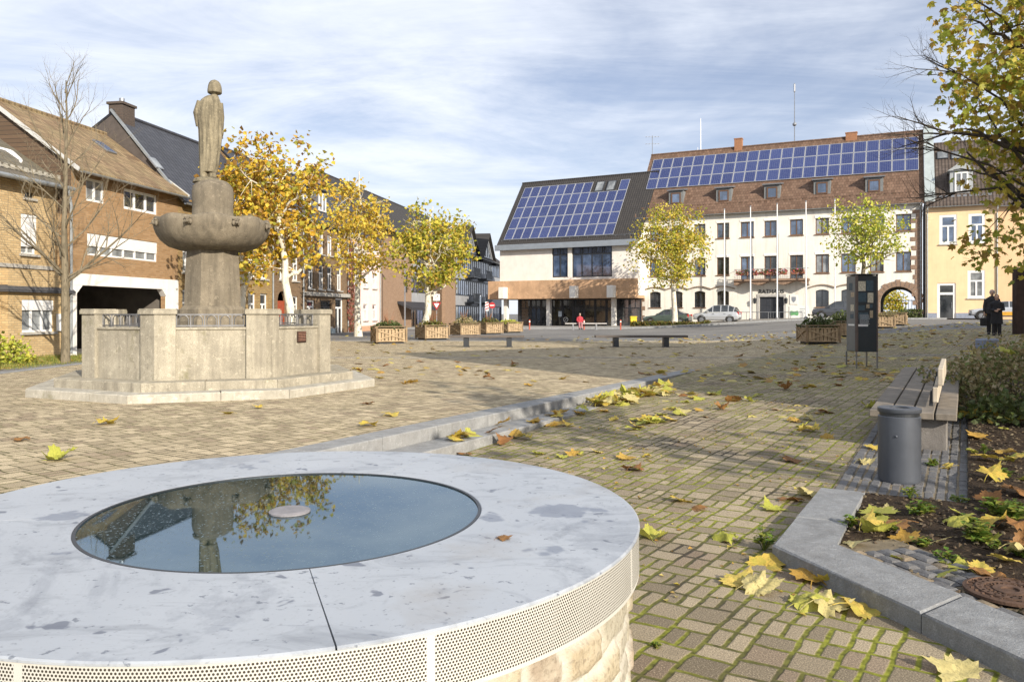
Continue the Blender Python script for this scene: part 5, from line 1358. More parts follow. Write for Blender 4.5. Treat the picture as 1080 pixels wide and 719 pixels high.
window(do, cx-.5, cx+.5, zb+.15, zb+h-.15, F_WHITE, G_CURT, 2, None, -.07, .12, None, 0, dd)
for px in (994, 1009):
    sx, sd = b.PS(px, 164.5, ez+.2, k); M4 = Matrix.Translation((sx, sd, ez+k*sd+.22)) @ Matrix.Rotation(math.atan(k), 4, 'X'); sk = MB(); sk.bbox(-.45, .45, -.5, .5, 0, .1, .01, M4); so = sk.build('skylight', F_DARK, rf); sk = MB(); sk.box(-.38, .38, -.42, .42, .101, .105, M4); sk.build('pane', G_CURT, so)
sg = MB(); dd = .25; zz = ez+k*dd+.22
for i in range(int(W/.45)): sg.box(.1+i*.45, .1+i*.45+.26, dd, dd+.05, zz, zz+.16)
sg.build('snow_guard', M_GREYM, rf)
p2 = b.o + b.u*W
b2_ = Bld('apricot_house', 'apricot plastered house half hidden by the big tree at the right edge', 'house', p2.x, p2.y, TH2, None, 1.0)
b = b2_; W = 12; ws = [(2.1, 3.3, 4.6, 6.7), (5.2, 6.4, 4.6, 6.7), (8.2, 9.4, 4.6, 6.7), (5.2, 6.4, .9, 2.9), (8.2, 9.4, .9, 2.9)]; dr = (1.75, 3.4, -.05, 4.05)
mb = MB(); wall_holes(mb, 0, W, -.6, ez-.2, ws + [dr], 0, .2); shell(mb, W, D, -.6, ez-.2, rz-.3, rd); mb.build('wall', P_ORA, b.r)
for w in ws: window(b, *w, F_WHITE, G_CURT, 2, .62, .02, .2, M_CONC)
window(b, *dr, F_WHITE, G_DARK, 2, .72, .05, .2, None, 0, 0, None, 'door')
roof_mesh(W, D, ez-.2, rz-.3, rd, .35, .0, .2).build('roof', T_YEL, b.r); gutter(b, W, -.42, ez-.2-k*.35+.08, None, (.05,), -.1, 0)
# ------------------------------------------------------------------ trees and plants
def bark_mat(name, a, b_, c_):
    t = NT(name); v = t.obj()
    n = t.noise(t.map(v, (3, 3, 1.2)), 1.6, 4, .6); n2 = t.noise(t.map(v, (9, 9, 2)), 2, 5, .6)
    c = t.mix(t.ramp(n, [(.42, 0), (.5, 1)]), a, b_); c = t.mix(t.ramp(n2, [(.58, 0), (.64, 1)]), c, c_)
    t.pbr(c, .9, 0, t.bump(n2, .5, .02), .2); return t.m
BARK_PL = bark_mat('bark_plane', (.46,.42,.34), (.62,.59,.50), (.25,.22,.16))
BARK_GR = bark_mat('bark_grey', (.13,.11,.075), (.19,.16,.11), (.08,.07,.05))
BARK_DK = bark_mat('bark_dark', (.055,.045,.04), (.09,.075,.06), (.03,.026,.022))
YEL = [(.64,.42,.04), (.70,.50,.06), (.58,.34,.03), (.50,.44,.06), (.38,.22,.04), (.66,.52,.08), (.34,.34,.05), (.30,.17,.04)]
YGR = [(.56,.49,.06), (.64,.54,.07), (.40,.42,.05), (.26,.31,.04), (.68,.53,.09), (.46,.30,.05), (.58,.50,.08), (.33,.34,.04)]
GRN = [(.40,.48,.06), (.52,.56,.08), (.30,.40,.05), (.60,.58,.09), (.22,.30,.04), (.64,.58,.10)]
GOLD = [(.72,.50,.05), (.78,.60,.09), (.60,.36,.05), (.66,.52,.08), (.48,.30,.06), (.56,.50,.07)]
BIG = [(.52,.48,.07), (.38,.42,.06), (.62,.52,.09), (.50,.34,.06), (.28,.34,.05), (.66,.56,.11), (.42,.42,.07), (.34,.22,.05)]
MIX = [(.68,.52,.05), (.52,.52,.07), (.72,.58,.08), (.56,.34,.05), (.42,.48,.06), (.76,.66,.12), (.48,.32,.06)]
L_YEL, L_YGR, L_GRN, L_MIX = leaf_mat('leaf_yellow', YEL), leaf_mat('leaf_yellow_green', YGR), leaf_mat('leaf_green', GRN), leaf_mat('leaf_mixed', MIX)
L_GOLD = leaf_mat('leaf_gold', GOLD, .4); L_BIG = leaf_mat('leaf_big_tree', BIG, .45)
LOBES = [(0,0),(.30,.05),(.52,.30),(.33,.36),(.50,.72),(.20,.62),(0,1.0),(-.20,.62),(-.50,.72),(-.33,.36),(-.52,.30),(-.30,.05)]
def add_leaf(mb, c, u, v, n, s, lobed=False, curl=.2):
    if lobed:
        vs = [c + v*(.4*s)]
        for x, y in LOBES: vs.append(c + u*(x*s) + v*(y*s) - n*(curl*s*(x*x*1.4 + (y-.4)**2)))
        mb.add(vs, [(0, i, i % 12 + 1) for i in range(1, 13)])
    else:
        mb.add([c, c + u*(.45*s) + v*(.42*s) + n*(curl*s*.5), c + v*s, c - u*(.45*s) + v*(.42*s) + n*(curl*s*.5), c + v*(.4*s) - n*(curl*.2*s)], ((0,1,4),(1,2,4),(2,3,4),(3,0,4)))
def rvec(r): 
    while True:
        v = Vector((r.uniform(-1,1), r.uniform(-1,1), r.uniform(-1,1)))
        if .05 < v.length < 1: return v.normalized()
def curve(a, b, up, n=5, wob=.0, r=None):
    m = (a+b)/2 + Vector((0, 0, up)); pts = []
    for i in range(n+1):
        t = i/n; p = a*(1-t)**2 + m*(2*t*(1-t)) + b*t*t
        if r and 0 < i < n: p = p + rvec(r)*wob
        pts.append(p)
    return pts
def tree(name, label, group, base, h, r0, cc, cr, fork, nclump, per, ls, lm, bark, seed, clump=.45, nlimb=9, lean=(0,0), lobed=False, droop=.4, twig=.006, thr=-.25, limb_r=.42, keep=None):
    r = random.Random(seed); base = Vector(base); t = thing(name, label, 'tree', base, 0, group)
    wood = MB(); cc = Vector(cc); top = Vector((cc.x*.6+lean[0], cc.y*.6+lean[1], h*.93))
    n = 9; tp = []
    for i in range(n+1):
        f = i/n; tp.append(Vector((top.x*f**1.3, top.y*f**1.3, -.15 + (top.z+.15)*f)) + (rvec(r)*r0*.5 if 0 < i else Vector((0,0,0))))
    tr = [r0*(1.35 if i == 0 else 1)*(1-.88*(i/n)**1.1) for i in range(n+1)]
    wood.tube(tp, tr, 10); nodes = []
    def on_trunk(z):
        for i in range(n):
            if tp[i].z <= z <= tp[i+1].z:
                f = (z-tp[i].z)/(tp[i+1].z-tp[i].z); return tp[i].lerp(tp[i+1], f), tr[i]*(1-f)+tr[i+1]*f
        return tp[-1], tr[-1]
    for i in range(4, n+1):
        if tp[i].z > fork: nodes.append((tp[i], tr[i]))
    for i in range(nlimb):
        f = (i+.3)/nlimb; z = fork + (top.z-fork)*f*.85
        p, pr = on_trunk(z); a = i*2.4 + r.uniform(-.4, .4)
        e = cc + Vector((math.cos(a)*cr[0], math.sin(a)*cr[1], 0))*r.uniform(.55, .85) + Vector((0, 0, cr[2]*(-.55 + 1.3*f + r.uniform(-.15, .15))))
        if e.z < p.z - .3: e.z = p.z + r.uniform(-.2, .5)
        pts = curve(p, e, r.uniform(-.1, .35), 6, .06*cr[0]*.5, r); lr = min(pr*.75, r0*limb_r*(1.1-.5*f))
        wood.tube(pts, [lr*(1-.8*j/6) for j in range(7)], 6, False)
        nodes += [(q, lr*(1-.8*j/6)) for j, q in enumerate(pts) if j > 1]
        for q in range(3):
            j = r.randint(2, 5); e2 = pts[j] + Vector((r.uniform(-1,1)*cr[0], r.uniform(-1,1)*cr[1], r.uniform(-.3,.8)*cr[2]))*.38
            p2 = curve(pts[j], e2, .1, 4, .05, r); l2 = lr*(1-.8*j/6)*.6
            wood.tube(p2, [l2*(1-.75*m/4) for m in range(5)], 5, False); nodes += [(x, l2*.5) for x in p2[2:]]
    lb = MB(); made = 0; tries = 0
    while made < nclump and tries < nclump*30:
        tries += 1; d = rvec(r); q = r.random()**.42
        p = cc + Vector((d.x*cr[0], d.y*cr[1], d.z*cr[2]))*q*1.02
        if mnoise.noise(p*1.1 + Vector((seed*3.1, 0, 0))) < thr + (.35 if q > .85 else 0): continue
        if keep and not keep(p + base): continue
        if p.z < fork*.75: continue
        nd = min(nodes, key=lambda k: (k[0]-p).length_squared)
        tw = curve(nd[0], p, .05, 3, .03, r); wood.tube(tw, [max(twig*1.6, min(nd[1]*.5, .03)), twig*1.4, twig, twig*.7], 4, False)
        made += 1
        for j in range(per):
            c = p + Vector((r.gauss(0, clump), r.gauss(0, clump), r.gauss(0, clump*.75)))*.62
            vv = (rvec(r) + Vector((0, 0, -droop))).normalized(); nn = (rvec(r) + Vector((0, 0, .8))).normalized(); u = vv.cross(nn)
            if u.length < .05: continue
            u.normalize(); add_leaf(lb, c, u, vv, u.cross(vv), ls*r.uniform(.6, 1.25), lobed, r.uniform(.1, .5))
    wood.build('trunk', bark, t, True)
    if lb.v: lb.build('crown', lm, t)
    return t
GT = 'autumn plane trees round the square'
def bp(px, Y): return Vector(((px-CX)/F*Y, Y, g((px-CX)/F*Y, Y, 'up') + ASPH))
tree('plane_tree', 'tall golden yellow plane tree with a pale leaning trunk just behind the fountain', GT, bp(311, 30), 8.3, .19, (-1.0,.2,5.4), (2.35,2.0,2.9), 2.5, 165, 27, .20, L_YEL, BARK_PL, 11, .42, 10, (-.6, 0))
tree('plane_tree', 'golden plane tree partly hidden behind the fountain column and bowl', GT, bp(256, 35), 8.4, .17, (-.1,.2,5.3), (1.8,1.8,2.7), 2.3, 100, 24, .20, L_YEL, BARK_PL, 12, .42, 9)
tree('plane_tree', 'orange yellow plane tree in front of the pink house with a thin open top', GT, bp(378, 45), 10.0, .20, (.05,0,5.9), (2.1,2.1,3.6), 3.0, 125, 24, .20, L_GOLD, BARK_PL, 13, .42, 10, (.1,0), thr=-.15)
tree('plane_tree', 'bright green and yellow plane tree with a forked white trunk behind the wooden planters', GT, bp(449, 41), 7.4, .21, (.35,0,4.65), (2.15,2.15,2.35), 2.0, 145, 27, .19, L_YGR, BARK_PL, 14, .4, 10, (.1,0))
tree('plane_tree', 'yellow green tree with a rounded crown in front of the white town hall', GT, bp(711, 70), 10.6, .27, (-.3,0,6.9), (3.6,3.4,3.7), 3.6, 210, 30, .23, L_YGR, BARK_PL, 15, .62, 12, (-.1,0), thr=-.2)
tree('plane_tree', 'thin light green tree with a sparse crown near the gateway arch', GT, bp(909, 52), 9.2, .19, (.3,0,5.9), (2.7,2.6,2.6), 3.4, 115, 22, .20, L_GRN, BARK_GR, 16, .5, 11, (0,0), thr=-.12, twig=.009)
# big tree at the right edge: leafy on its right side, bare long twigs reaching left
BT = Vector((13.25, 20, g(13.25, 20, 'up')))
bt = tree('plane_tree', 'big plane tree at the right edge with bare twigs reaching left and yellow leaves', GT, BT, 13.0, .24, (.0,0,7.0), (2.6,2.4,5.4), 2.8, 275, 21, .185, L_BIG, BARK_DK, 21, .42, 15, (-.1,0), True, thr=-.3, keep=lambda p: not (p.x < 11.9 and 5.0 < p.z < 6.6) and p.x > 10.9 + max(0, 4.0-p.z)*.2)
def spray(mb, p, d, L, rad, r, depth, flat=.25):
    """bare branch that keeps dividing"""
    n = 5; pts = [p]; dd = d.copy()
    for i in range(n):
        dd = (dd + rvec(r)*.16 + Vector((0, 0, .03))).normalized(); pts.append(pts[-1] + dd*L/n)
    mb.tube(pts, [rad*(1-.6*i/n) for i in range(n+1)], 5 if depth > 1 else 4, False)
    if depth <= 0: return
    for i in range(1, n+1):
        for q in range(1 if i < n else 2):
            nd = (dd*.75 + rvec(r)*.62 + Vector((0, 0, .12))).normalized(); spray(mb, pts[i], nd, L*r.uniform(.4, .62), rad*(1-.6*i/n)*.62, r, depth-1)
sp = MB(); r = random.Random(5)
for pts, rad in (([(0,0,4.6),(-1.0,-.1,5.6),(-2.2,0,5.75)], .06), ([(0,0,5.4),(-.9,.1,6.6),(-1.9,.2,7.3)], .04), ([(0,.1,3.6),(-.9,.2,4.4),(-1.9,.3,4.3)], .045), ([(0,.1,7.4),(-.9,.1,8.7),(-1.8,0,9.2)], .035), ([(0,0,4.2),(-1.1,.3,5.0),(-2.2,.5,5.4)], .04)):
    P_ = [Vector(p) for p in pts]; sp.tube(P_, [rad, rad*.8, rad*.55], 6, False)
    d0 = (P_[2]-P_[1]).normalized()
    for q in range(3): spray(sp, P_[2], (d0 + rvec(r)*.45 + Vector((-.3, 0, -.1))).normalized(), r.uniform(.9, 1.35), rad*.5, r, 2)
sp.build('bare_branches', BARK_DK, bt, True)
# bare tree on the left
bl = Vector((-13.3, 23.7, g(-13.3, 23.7, 'up') - .02)); tb = thing('bare_tree', 'leafless young tree with upswept thin branches in front of the brick houses', 'tree', bl)
mb = MB(); r = random.Random(31); tp = [Vector((.02*math.sin(i), .02*math.cos(i*1.7), i*.8 - .1)) for i in range(9)] + [Vector((.05,.0,7.3)), Vector((.0,.05,8.4))]
mb.tube(tp, [.14,.115,.11,.105,.095,.08,.068,.055,.045,.03,.015], 9, True)
for i in range(20):
    z = 2.5 + i*.29; f = i/20; a = i*2.4; d = Vector((math.cos(a)*(.75-.25*f), math.sin(a)*(.75-.25*f), .55+.4*f)).normalized()
    spray(mb, Vector((0, 0, z)), d, 2.3*(1-.55*f), .034*(1-.45*f), r, 2)
for i in range(3): a = i*2.1+.4; d = Vector((math.cos(a)*.85, math.sin(a)*.6, .55)).normalized(); spray(mb, Vector((0, 0, 2.35+.12*i)), d, 2.6, .05, r, 2)
mb.build('trunk', BARK_GR, tb, True)
# trees beyond the right edge of the picture, which throw the shadows on the square
for q, (x, y, h, sd) in enumerate(((7.0, .8, 7.5, 41), (12.0, 4.2, 8.0, 42))):
    tree('plane_tree', ('young yellow plane tree standing right of the well', 'young yellow plane tree standing beyond the flower bed')[q], GT, (x, y, g(x, y, 'low')), h, .15, (0,0,h*.66), (1.9,1.9,h*.30), 2.6, 30, 12, .24, L_MIX, BARK_PL, sd, .42, 9)

def bush(name, label, cat, loc, rad, n, ls, mat, seed, group=None, stems=10, flat=False, shell_=.5, smat=None):
    r = random.Random(seed); t = thing(name, label, cat, loc, r.random()*6, group); lb = MB(); sb = MB()
    for i in range(n):
        d = rvec(r); d.z = abs(d.z); q = shell_ + (1-shell_)*r.random()
        k = 1 + .28*mnoise.noise(d*2.2 + Vector((seed, 0, 0)))
        p = Vector((d.x*rad[0], d.y*rad[1], d.z*rad[2]))*q*k
        vv = (d*.8 + rvec(r)).normalized(); u = vv.cross(rvec(r))
        if u.length < .1: continue
        u.normalize(); add_leaf(lb, p, u, vv, u.cross(vv), ls*r.uniform(.6, 1.3), False, r.uniform(.1, .5))
    for i in range(stems):
        d = rvec(r); d.z = abs(d.z)+.2; sb.tube([(d.x*rad[0]*.1, d.y*rad[1]*.1, -.05), (d.x*rad[0]*.5, d.y*rad[1]*.5, d.z*rad[2]*.5), (d.x*rad[0]*.8, d.y*rad[1]*.8, d.z*rad[2]*.8)], [.012, .009, .004], 4, False)
    if stems: sb.build('stems', smat or BARK_DK, t)
    lb.build('foliage', mat, t); return t
L_SHRUB = leaf_mat('leaf_dry_shrub', [(.28,.22,.11), (.38,.31,.17), (.20,.18,.08), (.15,.19,.06), (.46,.39,.25), (.20,.22,.08), (.26,.22,.09)], .2, .8)
L_DKG = leaf_mat('leaf_dark_green', [(.05,.085,.02), (.08,.12,.03), (.04,.06,.02), (.10,.13,.04)], .2)
L_HEDGE = leaf_mat('leaf_hedge', [(.07,.10,.025), (.10,.13,.03), (.22,.20,.04), (.05,.07,.02), (.16,.10,.03)], .2)
sh = bush('shrub', 'wide dry brown shrub growing in the bed beside the wooden bench', 'shrub', (7.75, 11.35, bed_z(7.75, 11.35)-.03), (1.85, 1.95, .98), 10500, .06, L_SHRUB, 51, None, 40, shell_=.62)
bush('low_shrub', 'low dark green leaves growing at the foot of the dry shrub', 'shrub', (6.45, 10.0, bed_z(6.45, 10.0)), (.85, .75, .34), 700, .085, L_DKG, 52, None, 10)
# hedge in front of the town hall
def hedge(name, label, a, b_, w, h, n, seed, mat):
    r = random.Random(seed); a, b_ = Vector(a), Vector(b_); L = (b_-a).length; th = math.atan2(b_.y-a.y, b_.x-a.x)
    t = thing(name, label, 'hedge', a, th); lb = MB()
    for i in range(n):
        x = r.random()*L; s = r.random(); hh = h*(1+.25*mnoise.noise(Vector((x*.8, seed, 0))))
        if s < .5: p = Vector((x, -w/2*(1+.2*mnoise.noise(Vector((x*2, seed, 2)))), r.random()*hh))
        else: p = Vector((x, r.uniform(-w/2, w/2), hh*r.uniform(.85, 1.08)))
        vv = rvec(r); u = vv.cross(rvec(r))
        if u.length < .1: continue
        u.normalize(); add_leaf(lb, p, u, vv, u.cross(vv), .15*r.uniform(.6, 1.3))
    lb.build('foliage', mat, t); sb = MB(); sb.box(.1, L-.1, -w/2+.15, w/2-.1, -.1, h*.75); sb.build('branches', BARK_DK, t); return t
def tl_(px, d, zoff=ASPH):
    x, _ = TOWN.P(px, 338, d); p = TOWN.o + TOWN.u*x + TOWN.n*d; return Vector((p.x, p.y, g(p.x, p.y, 'up') + zoff))
hedge('hedge', 'low clipped hedge in front of the parked cars and town hall tree', tl_(667, -8.2), tl_(749, -8.2), 1.0, .46, 2400, 61, L_HEDGE)
hedge('hedge', 'dark low hedge beside the stone gateway arch', tl_(950, -1.8), tl_(972, -1.5), .9, .75, 500, 62, L_DKG)
bush('shrub', 'green shrub at the left edge beside the brick house', 'shrub', (-14.9, 23.6, .02), (.75, .7, 1.0), 700, .11, L_GRN, 63)
vg = MB(); P_ = [(-12.6, 20.5), (-12.3, 24.5), (-13.0, 29.5), (-16.2, 27.8), (-18.5, 22.0), (-17.5, 20.2)]
vg.prism(P_, -.2, .075); struct(vg.build('verge', M_SOIL)); 
gb = MB(); r = random.Random(8)
while len(gb.f) < 9000:
    x, y = r.uniform(-18.5, -12.3), r.uniform(20.2, 29.5)
    if not inpoly(x, y, P_): continue
    h = r.uniform(.05, .16); a = r.random()*6.28; c, s_ = math.cos(a)*.012, math.sin(a)*.012; lx, ly = r.uniform(-.05, .05), r.uniform(-.05, .05)
    gb.add([(x-c, y-s_, .07), (x+c, y+s_, .07), (x+lx, y+ly, .07+h)], ((0,1,2),))
go = gb.build('grass', leaf_mat('leaf_grass', [(.12,.20,.03), (.20,.24,.04), (.09,.14,.025), (.30,.26,.06)], .3)); go['kind'] = 'stuff'

# ------------------------------------------------------------------ wooden planters
M_LARCH = plain('larch_board', srgb(166,144,114), .85, .25, 5, .3, 30, streak=.35)
M_LARCH2 = plain('larch_dark', srgb(136,116,90), .85, .25, 5, .3, 30, streak=.4)  # darker larch tone for posts and rims
PW, PH = .66, .70
pl = thing('planter', '', 'planter')
for k in range(4):
    Mk = Matrix.Rotation(k*math.pi/2, 4, 'Z'); mb = MB()
    n = 8; w = 2*(PW-.07)/n
    for i in range(n): mb.box(-PW+.07+i*w+.016, -PW+.07+(i+1)*w-.016, -PW+.02, -PW+.05, .09, PH-.06, Mk)
    for z0_, z1_ in ((.09, .13), (PH-.10, PH-.06)): mb.box(-PW+.075, PW-.075, -PW-.008, -PW+.018, z0_, z1_, Mk)
    for sg_ in (-1, 1): mb.bar(Mk @ Vector((-(PW-.1)*sg_, -PW-.002+.003*sg_, .18)), Mk @ Vector(((PW-.1)*sg_, -PW-.002+.003*sg_, PH-.15)), .022, .06, Mk @ Vector((1, 0, 1)))
    mb.build('side_panel', M_LARCH, pl)
    mb = MB(); mb.bbox(-PW-.01, -PW+.07, -PW-.01, -PW+.07, .06, PH, .008, Mk); mb.build('corner_post', M_LARCH2, pl)
mb = MB(); e = PW+.03
for k in range(4): mb.bbox(-e, e-.121, -e, -e+.12, PH+.002, PH+.04, .008, Matrix.Rotation(k*math.pi/2, 4, 'Z'))
mb.build('rim', M_LARCH2, pl)
mb = MB(); mb.box(-PW+.12, PW-.12, -PW+.12, PW-.12, -.02, .08); mb.build('foot', M_DARK, pl)
mb = MB(); mb.box(-PW+.06, PW-.06, -PW+.06, PW-.06, PH-.14, PH-.07); mb.build('soil', M_SOIL, pl)
PG = 'slatted wooden planters round the square'
PLS = [(410, 362.5, .35, 'slatted wooden planter nearest the fountain, leftmost of the left row'), (456, 358.5, .5, 'slatted wooden planter below the triangular sign and the green tree'),
       (490, 354.5, .6, 'slatted wooden planter with a dry brown plant, middle of the left row'), (515.5, 352.5, .65, 'slatted wooden planter beside the round red sign, fourth of the left row'),
       (537, 351, .7, 'slatted wooden planter nearest the solar hall entrance'), (863, 363, -.06, 'greyish slatted planter with a cross brace, left of the dark information pillar'),
       (889, 356, -.1, 'slatted planter half hidden behind the dark information pillar'), (930, 346.5, -.45, 'slatted planter just right of the dark information pillar'), (943, 343.5, -.5, 'slatted planter nearest the stone gateway arch')]
for i, (px, py, rz, lab) in enumerate(PLS):
    p = ground_at(px, py, ASPH if py < 361 else 0, 'up'); d = Vector((p.x, p.y, 0)).normalized()*PW; p = p + d; p.z = g(p.x, p.y, 'up') + (ASPH if py < 361 else 0)
    if i == 0: pl.location = p; pl.rotation_euler.z = rz; tag(pl, lab, 'planter', PG)
    else: dup(pl, p, rz, lab, PG)
    kind = (L_DKG, L_HEDGE, L_SHRUB, L_HEDGE, L_GRN, L_DKG, L_DKG, L_HEDGE, L_DKG)[i]
    pb = bush('planter_plant', ('low green plant spilling over the planter nearest the fountain', 'low green plant growing in the planter below the triangular sign', 'upright reddish brown plant in the middle planter of the left row', 'thin reddish plant in the planter beside the round red sign', 'small green plant in the planter nearest the solar hall', 'dark green plant filling the planter left of the information pillar', 'dark leafy plant in the planter behind the information pillar', 'low plant in the planter right of the information pillar', 'dark green plant in the planter nearest the gateway arch')[i], 'plant', (p.x, p.y, p.z + PH-.09), (.74, .74, (.34,.36,.55,.42,.28,.52,.6,.15,.12)[i]), 620, .10, kind, 70+i, 'plants in the wooden planters', 14, shell_=.3)
    if i in (0, 1, 2, 3):
        sb = MB(); r = random.Random(90+i)
        for q in range(16): a = r.random()*6.28; L = r.uniform(.5, .95); sb.tube([(0,0,0), (math.cos(a)*.12, math.sin(a)*.12, L*.55), (math.cos(a)*.26, math.sin(a)*.26, L)], [.012, .009, .004], 4, False)
        sb.build('dry_stems', plain('dry_stem', (.26,.12,.06), .9), pb)

# ------------------------------------------------------------------ benches, bin, information pillar
M_OAK = plain('weathered_oak', (.18,.155,.125), .75, .3, 6, .3, 40, streak=.5)
M_SLATS = plain('dark_slats', (.10,.085,.075), .7, .2, 6, .2, 40)
M_CONCR = stone_mat('bench_concrete', (.20,.185,.17), (.11,.10,.09), 1.5, .2, .4)
def flat_bench(label, pxa, pxb, legs, py, seat=.45, mat=M_SLATS, leg=M_DARK, group='flat benches without backs on the square', h=.09, legw=.2):
    p = ground_at((pxa+pxb)/2, py, 0, 'up'); L = (pxb-pxa)/F*p.y; t = thing('flat_bench', label, 'bench', p, 0, group); sb = MB()
    for j in range(4): sb.bbox(-L/2, L/2, -.05+j*.115, .055+j*.115, seat-h, seat, .008)
    sb.build('seat', mat, t)
    for q in legs:
        x = (q-(pxa+pxb)/2)/F*p.y; lm = MB(); lm.bbox(x-legw/2, x+legw/2, .0, .36, -.06, seat-h-.002, .01); lm.bbox(x-legw*.7, x+legw*.7, -.03, .39, -.06, .012, .004); lm.build('leg', leg, t)
    return t, p, L
flat_bench('dark flat bench on two legs in front of the planters, left of the two', 473, 553, (491.5, 537), 366)
flat_bench('dark flat bench on two legs in front of the town hall, right of the two', 628, 725.5, (650, 703), 366)
t_, HB, _ = flat_bench('pale grey flat bench before the glazed hall entrance where someone sits', 596, 640, (604.5, 629), 347.3, .50, plain('pale_slats', (.42,.40,.38), .7), M_GREYM, None, .08, .12)
# long wooden bench with a backrest down its middle
be = thing('wooden_bench', 'long weathered wooden bench with a central backrest beside the steel bin', 'bench', (3.94, 8.8, 0), math.atan2(DY, DX))
BL = 5.7; wdt = .86; zs0, zs1 = g(4.2, 8.6, 'low'), g(4.2+BL*DX, 8.6+BL*DY, 'low')
tilt = math.atan2(zs1-zs0, BL); be.location.z = zs0; be.rotation_euler = (0, -tilt, math.atan2(DY, DX)); be.rotation_mode = 'XYZ'
# local x runs along the bench, local -y points right
sb = MB(); n = 4; pw = wdt/n
for j in range(n): sb.bbox(0, BL, -(j+1)*pw+.008, -j*pw-.008, .355, .43, .008)
sb.build('seat', M_OAK, be)
for x in (.12, 2.6, 5.2): lm = MB(); lm.bbox(x, x+.35, -wdt+.10, -.10, -.2, .353, .012); lm.build('support', M_CONCR, be)
bk = MB(); yb = -.64
for za, zb, yo in ((.49, .66, .0), (.68, .87, -.05)): bk.bbox(.42, 1.95, yb-.028+yo, yb+.028+yo, za, zb, .008)
bk.build('backrest', plain('sunlit_oak', (.48,.42,.33), .75, .2, 6, .2, 40, streak=.3), be)  # sunlight on the planks is put into this lighter oak colour
for x in (.6, 1.75): pm_ = MB(); pm_.bar((x, yb+.05, .43), (x, yb+.036, .60), .04, .012); pm_.bar((x, yb+.036, .60), (x, yb-.012, .82), .04, .012); pm_.build('backrest_bracket', M_DARK, be)
# litter bin
bx = Vector((3.55, 7.30, g(3.55, 7.30, 'low') + .015)); bi = thing('litter_bin', 'dark grey cylindrical steel litter bin at the near end of the wooden bench', 'litter bin', bx)
M_BIN = plain('bin_steel', (.085,.095,.115), .48, .12, 4, .05, 40, .35, streak=.3)
mb = MB(); mb.lathe([(.17,-.02),(.178,-.0),(.18,.02),(.18,.585),(.174,.592),(.02,.592)], 48); mb.ell((-.10,-.148,.42), (.012,.012,.012)); mb.build('body', M_BIN, bi, True)
mb = MB(); mb.lathe([(.168,.59),(.168,.632)], 40, cap=False); mb.build('neck', M_DARK, bi)
mb = MB(); mb.lathe([(.085,.60),(.085,.664),(.09,.667),(.178,.665),(.184,.66),(.184,.63),(.18,.624),(.11,.622)], 48, cap=False); mb.build('lid', M_BIN, bi, True)
mb = MB(); mb.lathe([(.0005,.605),(.084,.605)], 30, cap=False); mb.build('hole_disc', M_LETTER, bi)  # black disc painted in for the shaded inside of the bin
# information pillar
kp = ground_at(903.5, 388.5, 0, 'up'); kx, ky = kp.x, kp.y
ks = thing('information_pillar', 'dark four-sided information pillar with small pictures standing on thin legs', 'information board', (kx, ky, kp.z), R(1)); a = .49; dpt = .54
zk0 = (EYE-kp.z) + (HY-371)/F*ky; zk1 = (EYE-kp.z) + (HY-290.5)/F*ky
mb = MB(); mb.bbox(0, a, .0, dpt, zk0, zk1, .006); bo = mb.build('body', plain('pillar_blue', (.022,.035,.045), .35, .15, 3, 0, coat=.3), ks)
mb = MB(); mb.bbox(-.012, .035, -.012, .06, zk0-.002, zk1+.012, .004); mb.bbox(a-.02, a+.012, -.012, .03, zk0-.002, zk1+.012, .004); mb.build('corner_post', plain('corten', (.10,.075,.065), .7, .2), ks)
mb = MB(); mb.bbox(-.02, a+.02, -.02, dpt+.02, zk1+.013, zk1+.04, .006); mb.build('cap', M_DARK, ks)
mb = MB(); mb.box(-.009, -.002, .07, dpt-.02, zk0+.02, zk1-.02); mb.build('side_panel', plain('panel_grey', (.13,.15,.16), .35, .15, 3, 0), ks)
for x, y in ((.0, .0), (a, .0), (.0, dpt), (a, dpt)): mb = MB(); mb.bbox(x-.02, x+.02, y-.02+.02, y+.02+.0, -.05, zk0-.003, .003); mb.build('leg', M_GREYM, ks)
def kz(py): return (EYE-kp.z) + (HY-py)/F*ky
def kx_(px): return (px-CX)/F*ky - kx
PIC = [plain('print_cream', (.50,.46,.36), .5, .35, 25, 0), plain('print_blue', (.045,.08,.105), .5, .35, 25, 0), plain('print_tan', (.36,.29,.20), .5, .35, 25, 0)]
K = 5.136
for (x0, y0, x1, y1, m) in ((232,188,272,241,0),(276,183,314,240,1),(283,250,314,304,0),(276,312,293,334,2),(294,312,310,332,1),(295,346,312,386,2),(232,250,276,300,1),(232,318,268,346,1),(232,356,285,395,1)):
    mb = MB(); mb.box(kx_(860+x0/K), kx_(860+x1/K), -.006, -.001, kz(260+y1/K), kz(260+y0/K)); mb.build('picture_panel', PIC[m], ks)
mb = MB(); mb.box(kx_(904.2), kx_(860+285/K), -.006, -.001, kz(260+432/K), kz(260+421/K)); mb.bbox(-.014, -.010, .09, dpt-.12, kz(343.6), kz(341.8), .001); mb.build('white_bar', M_WHITE, ks)
for y0, py0, py1 in ((.20, 298, 306), (.10, 308, 313), (.12, 321, 328), (.14, 331, 336)): mb = MB(); mb.box(-.0125, -.0095, y0, y0+.18, kz(py1), kz(py0)); mb.build('picture_panel', PIC[int(py0) % 3], ks)
lm = MB(); r = random.Random(6)
for q in range(14):
    z = kz(332) - q*.018; x = .07
    while x < .28: w = r.uniform(.01, .035); lm.box(x, x+w, -.0075, -.0062, z, z+.008); x += w+.008
lm.build('printed_lines', plain('print_white', (.45,.48,.5), .5), ks)
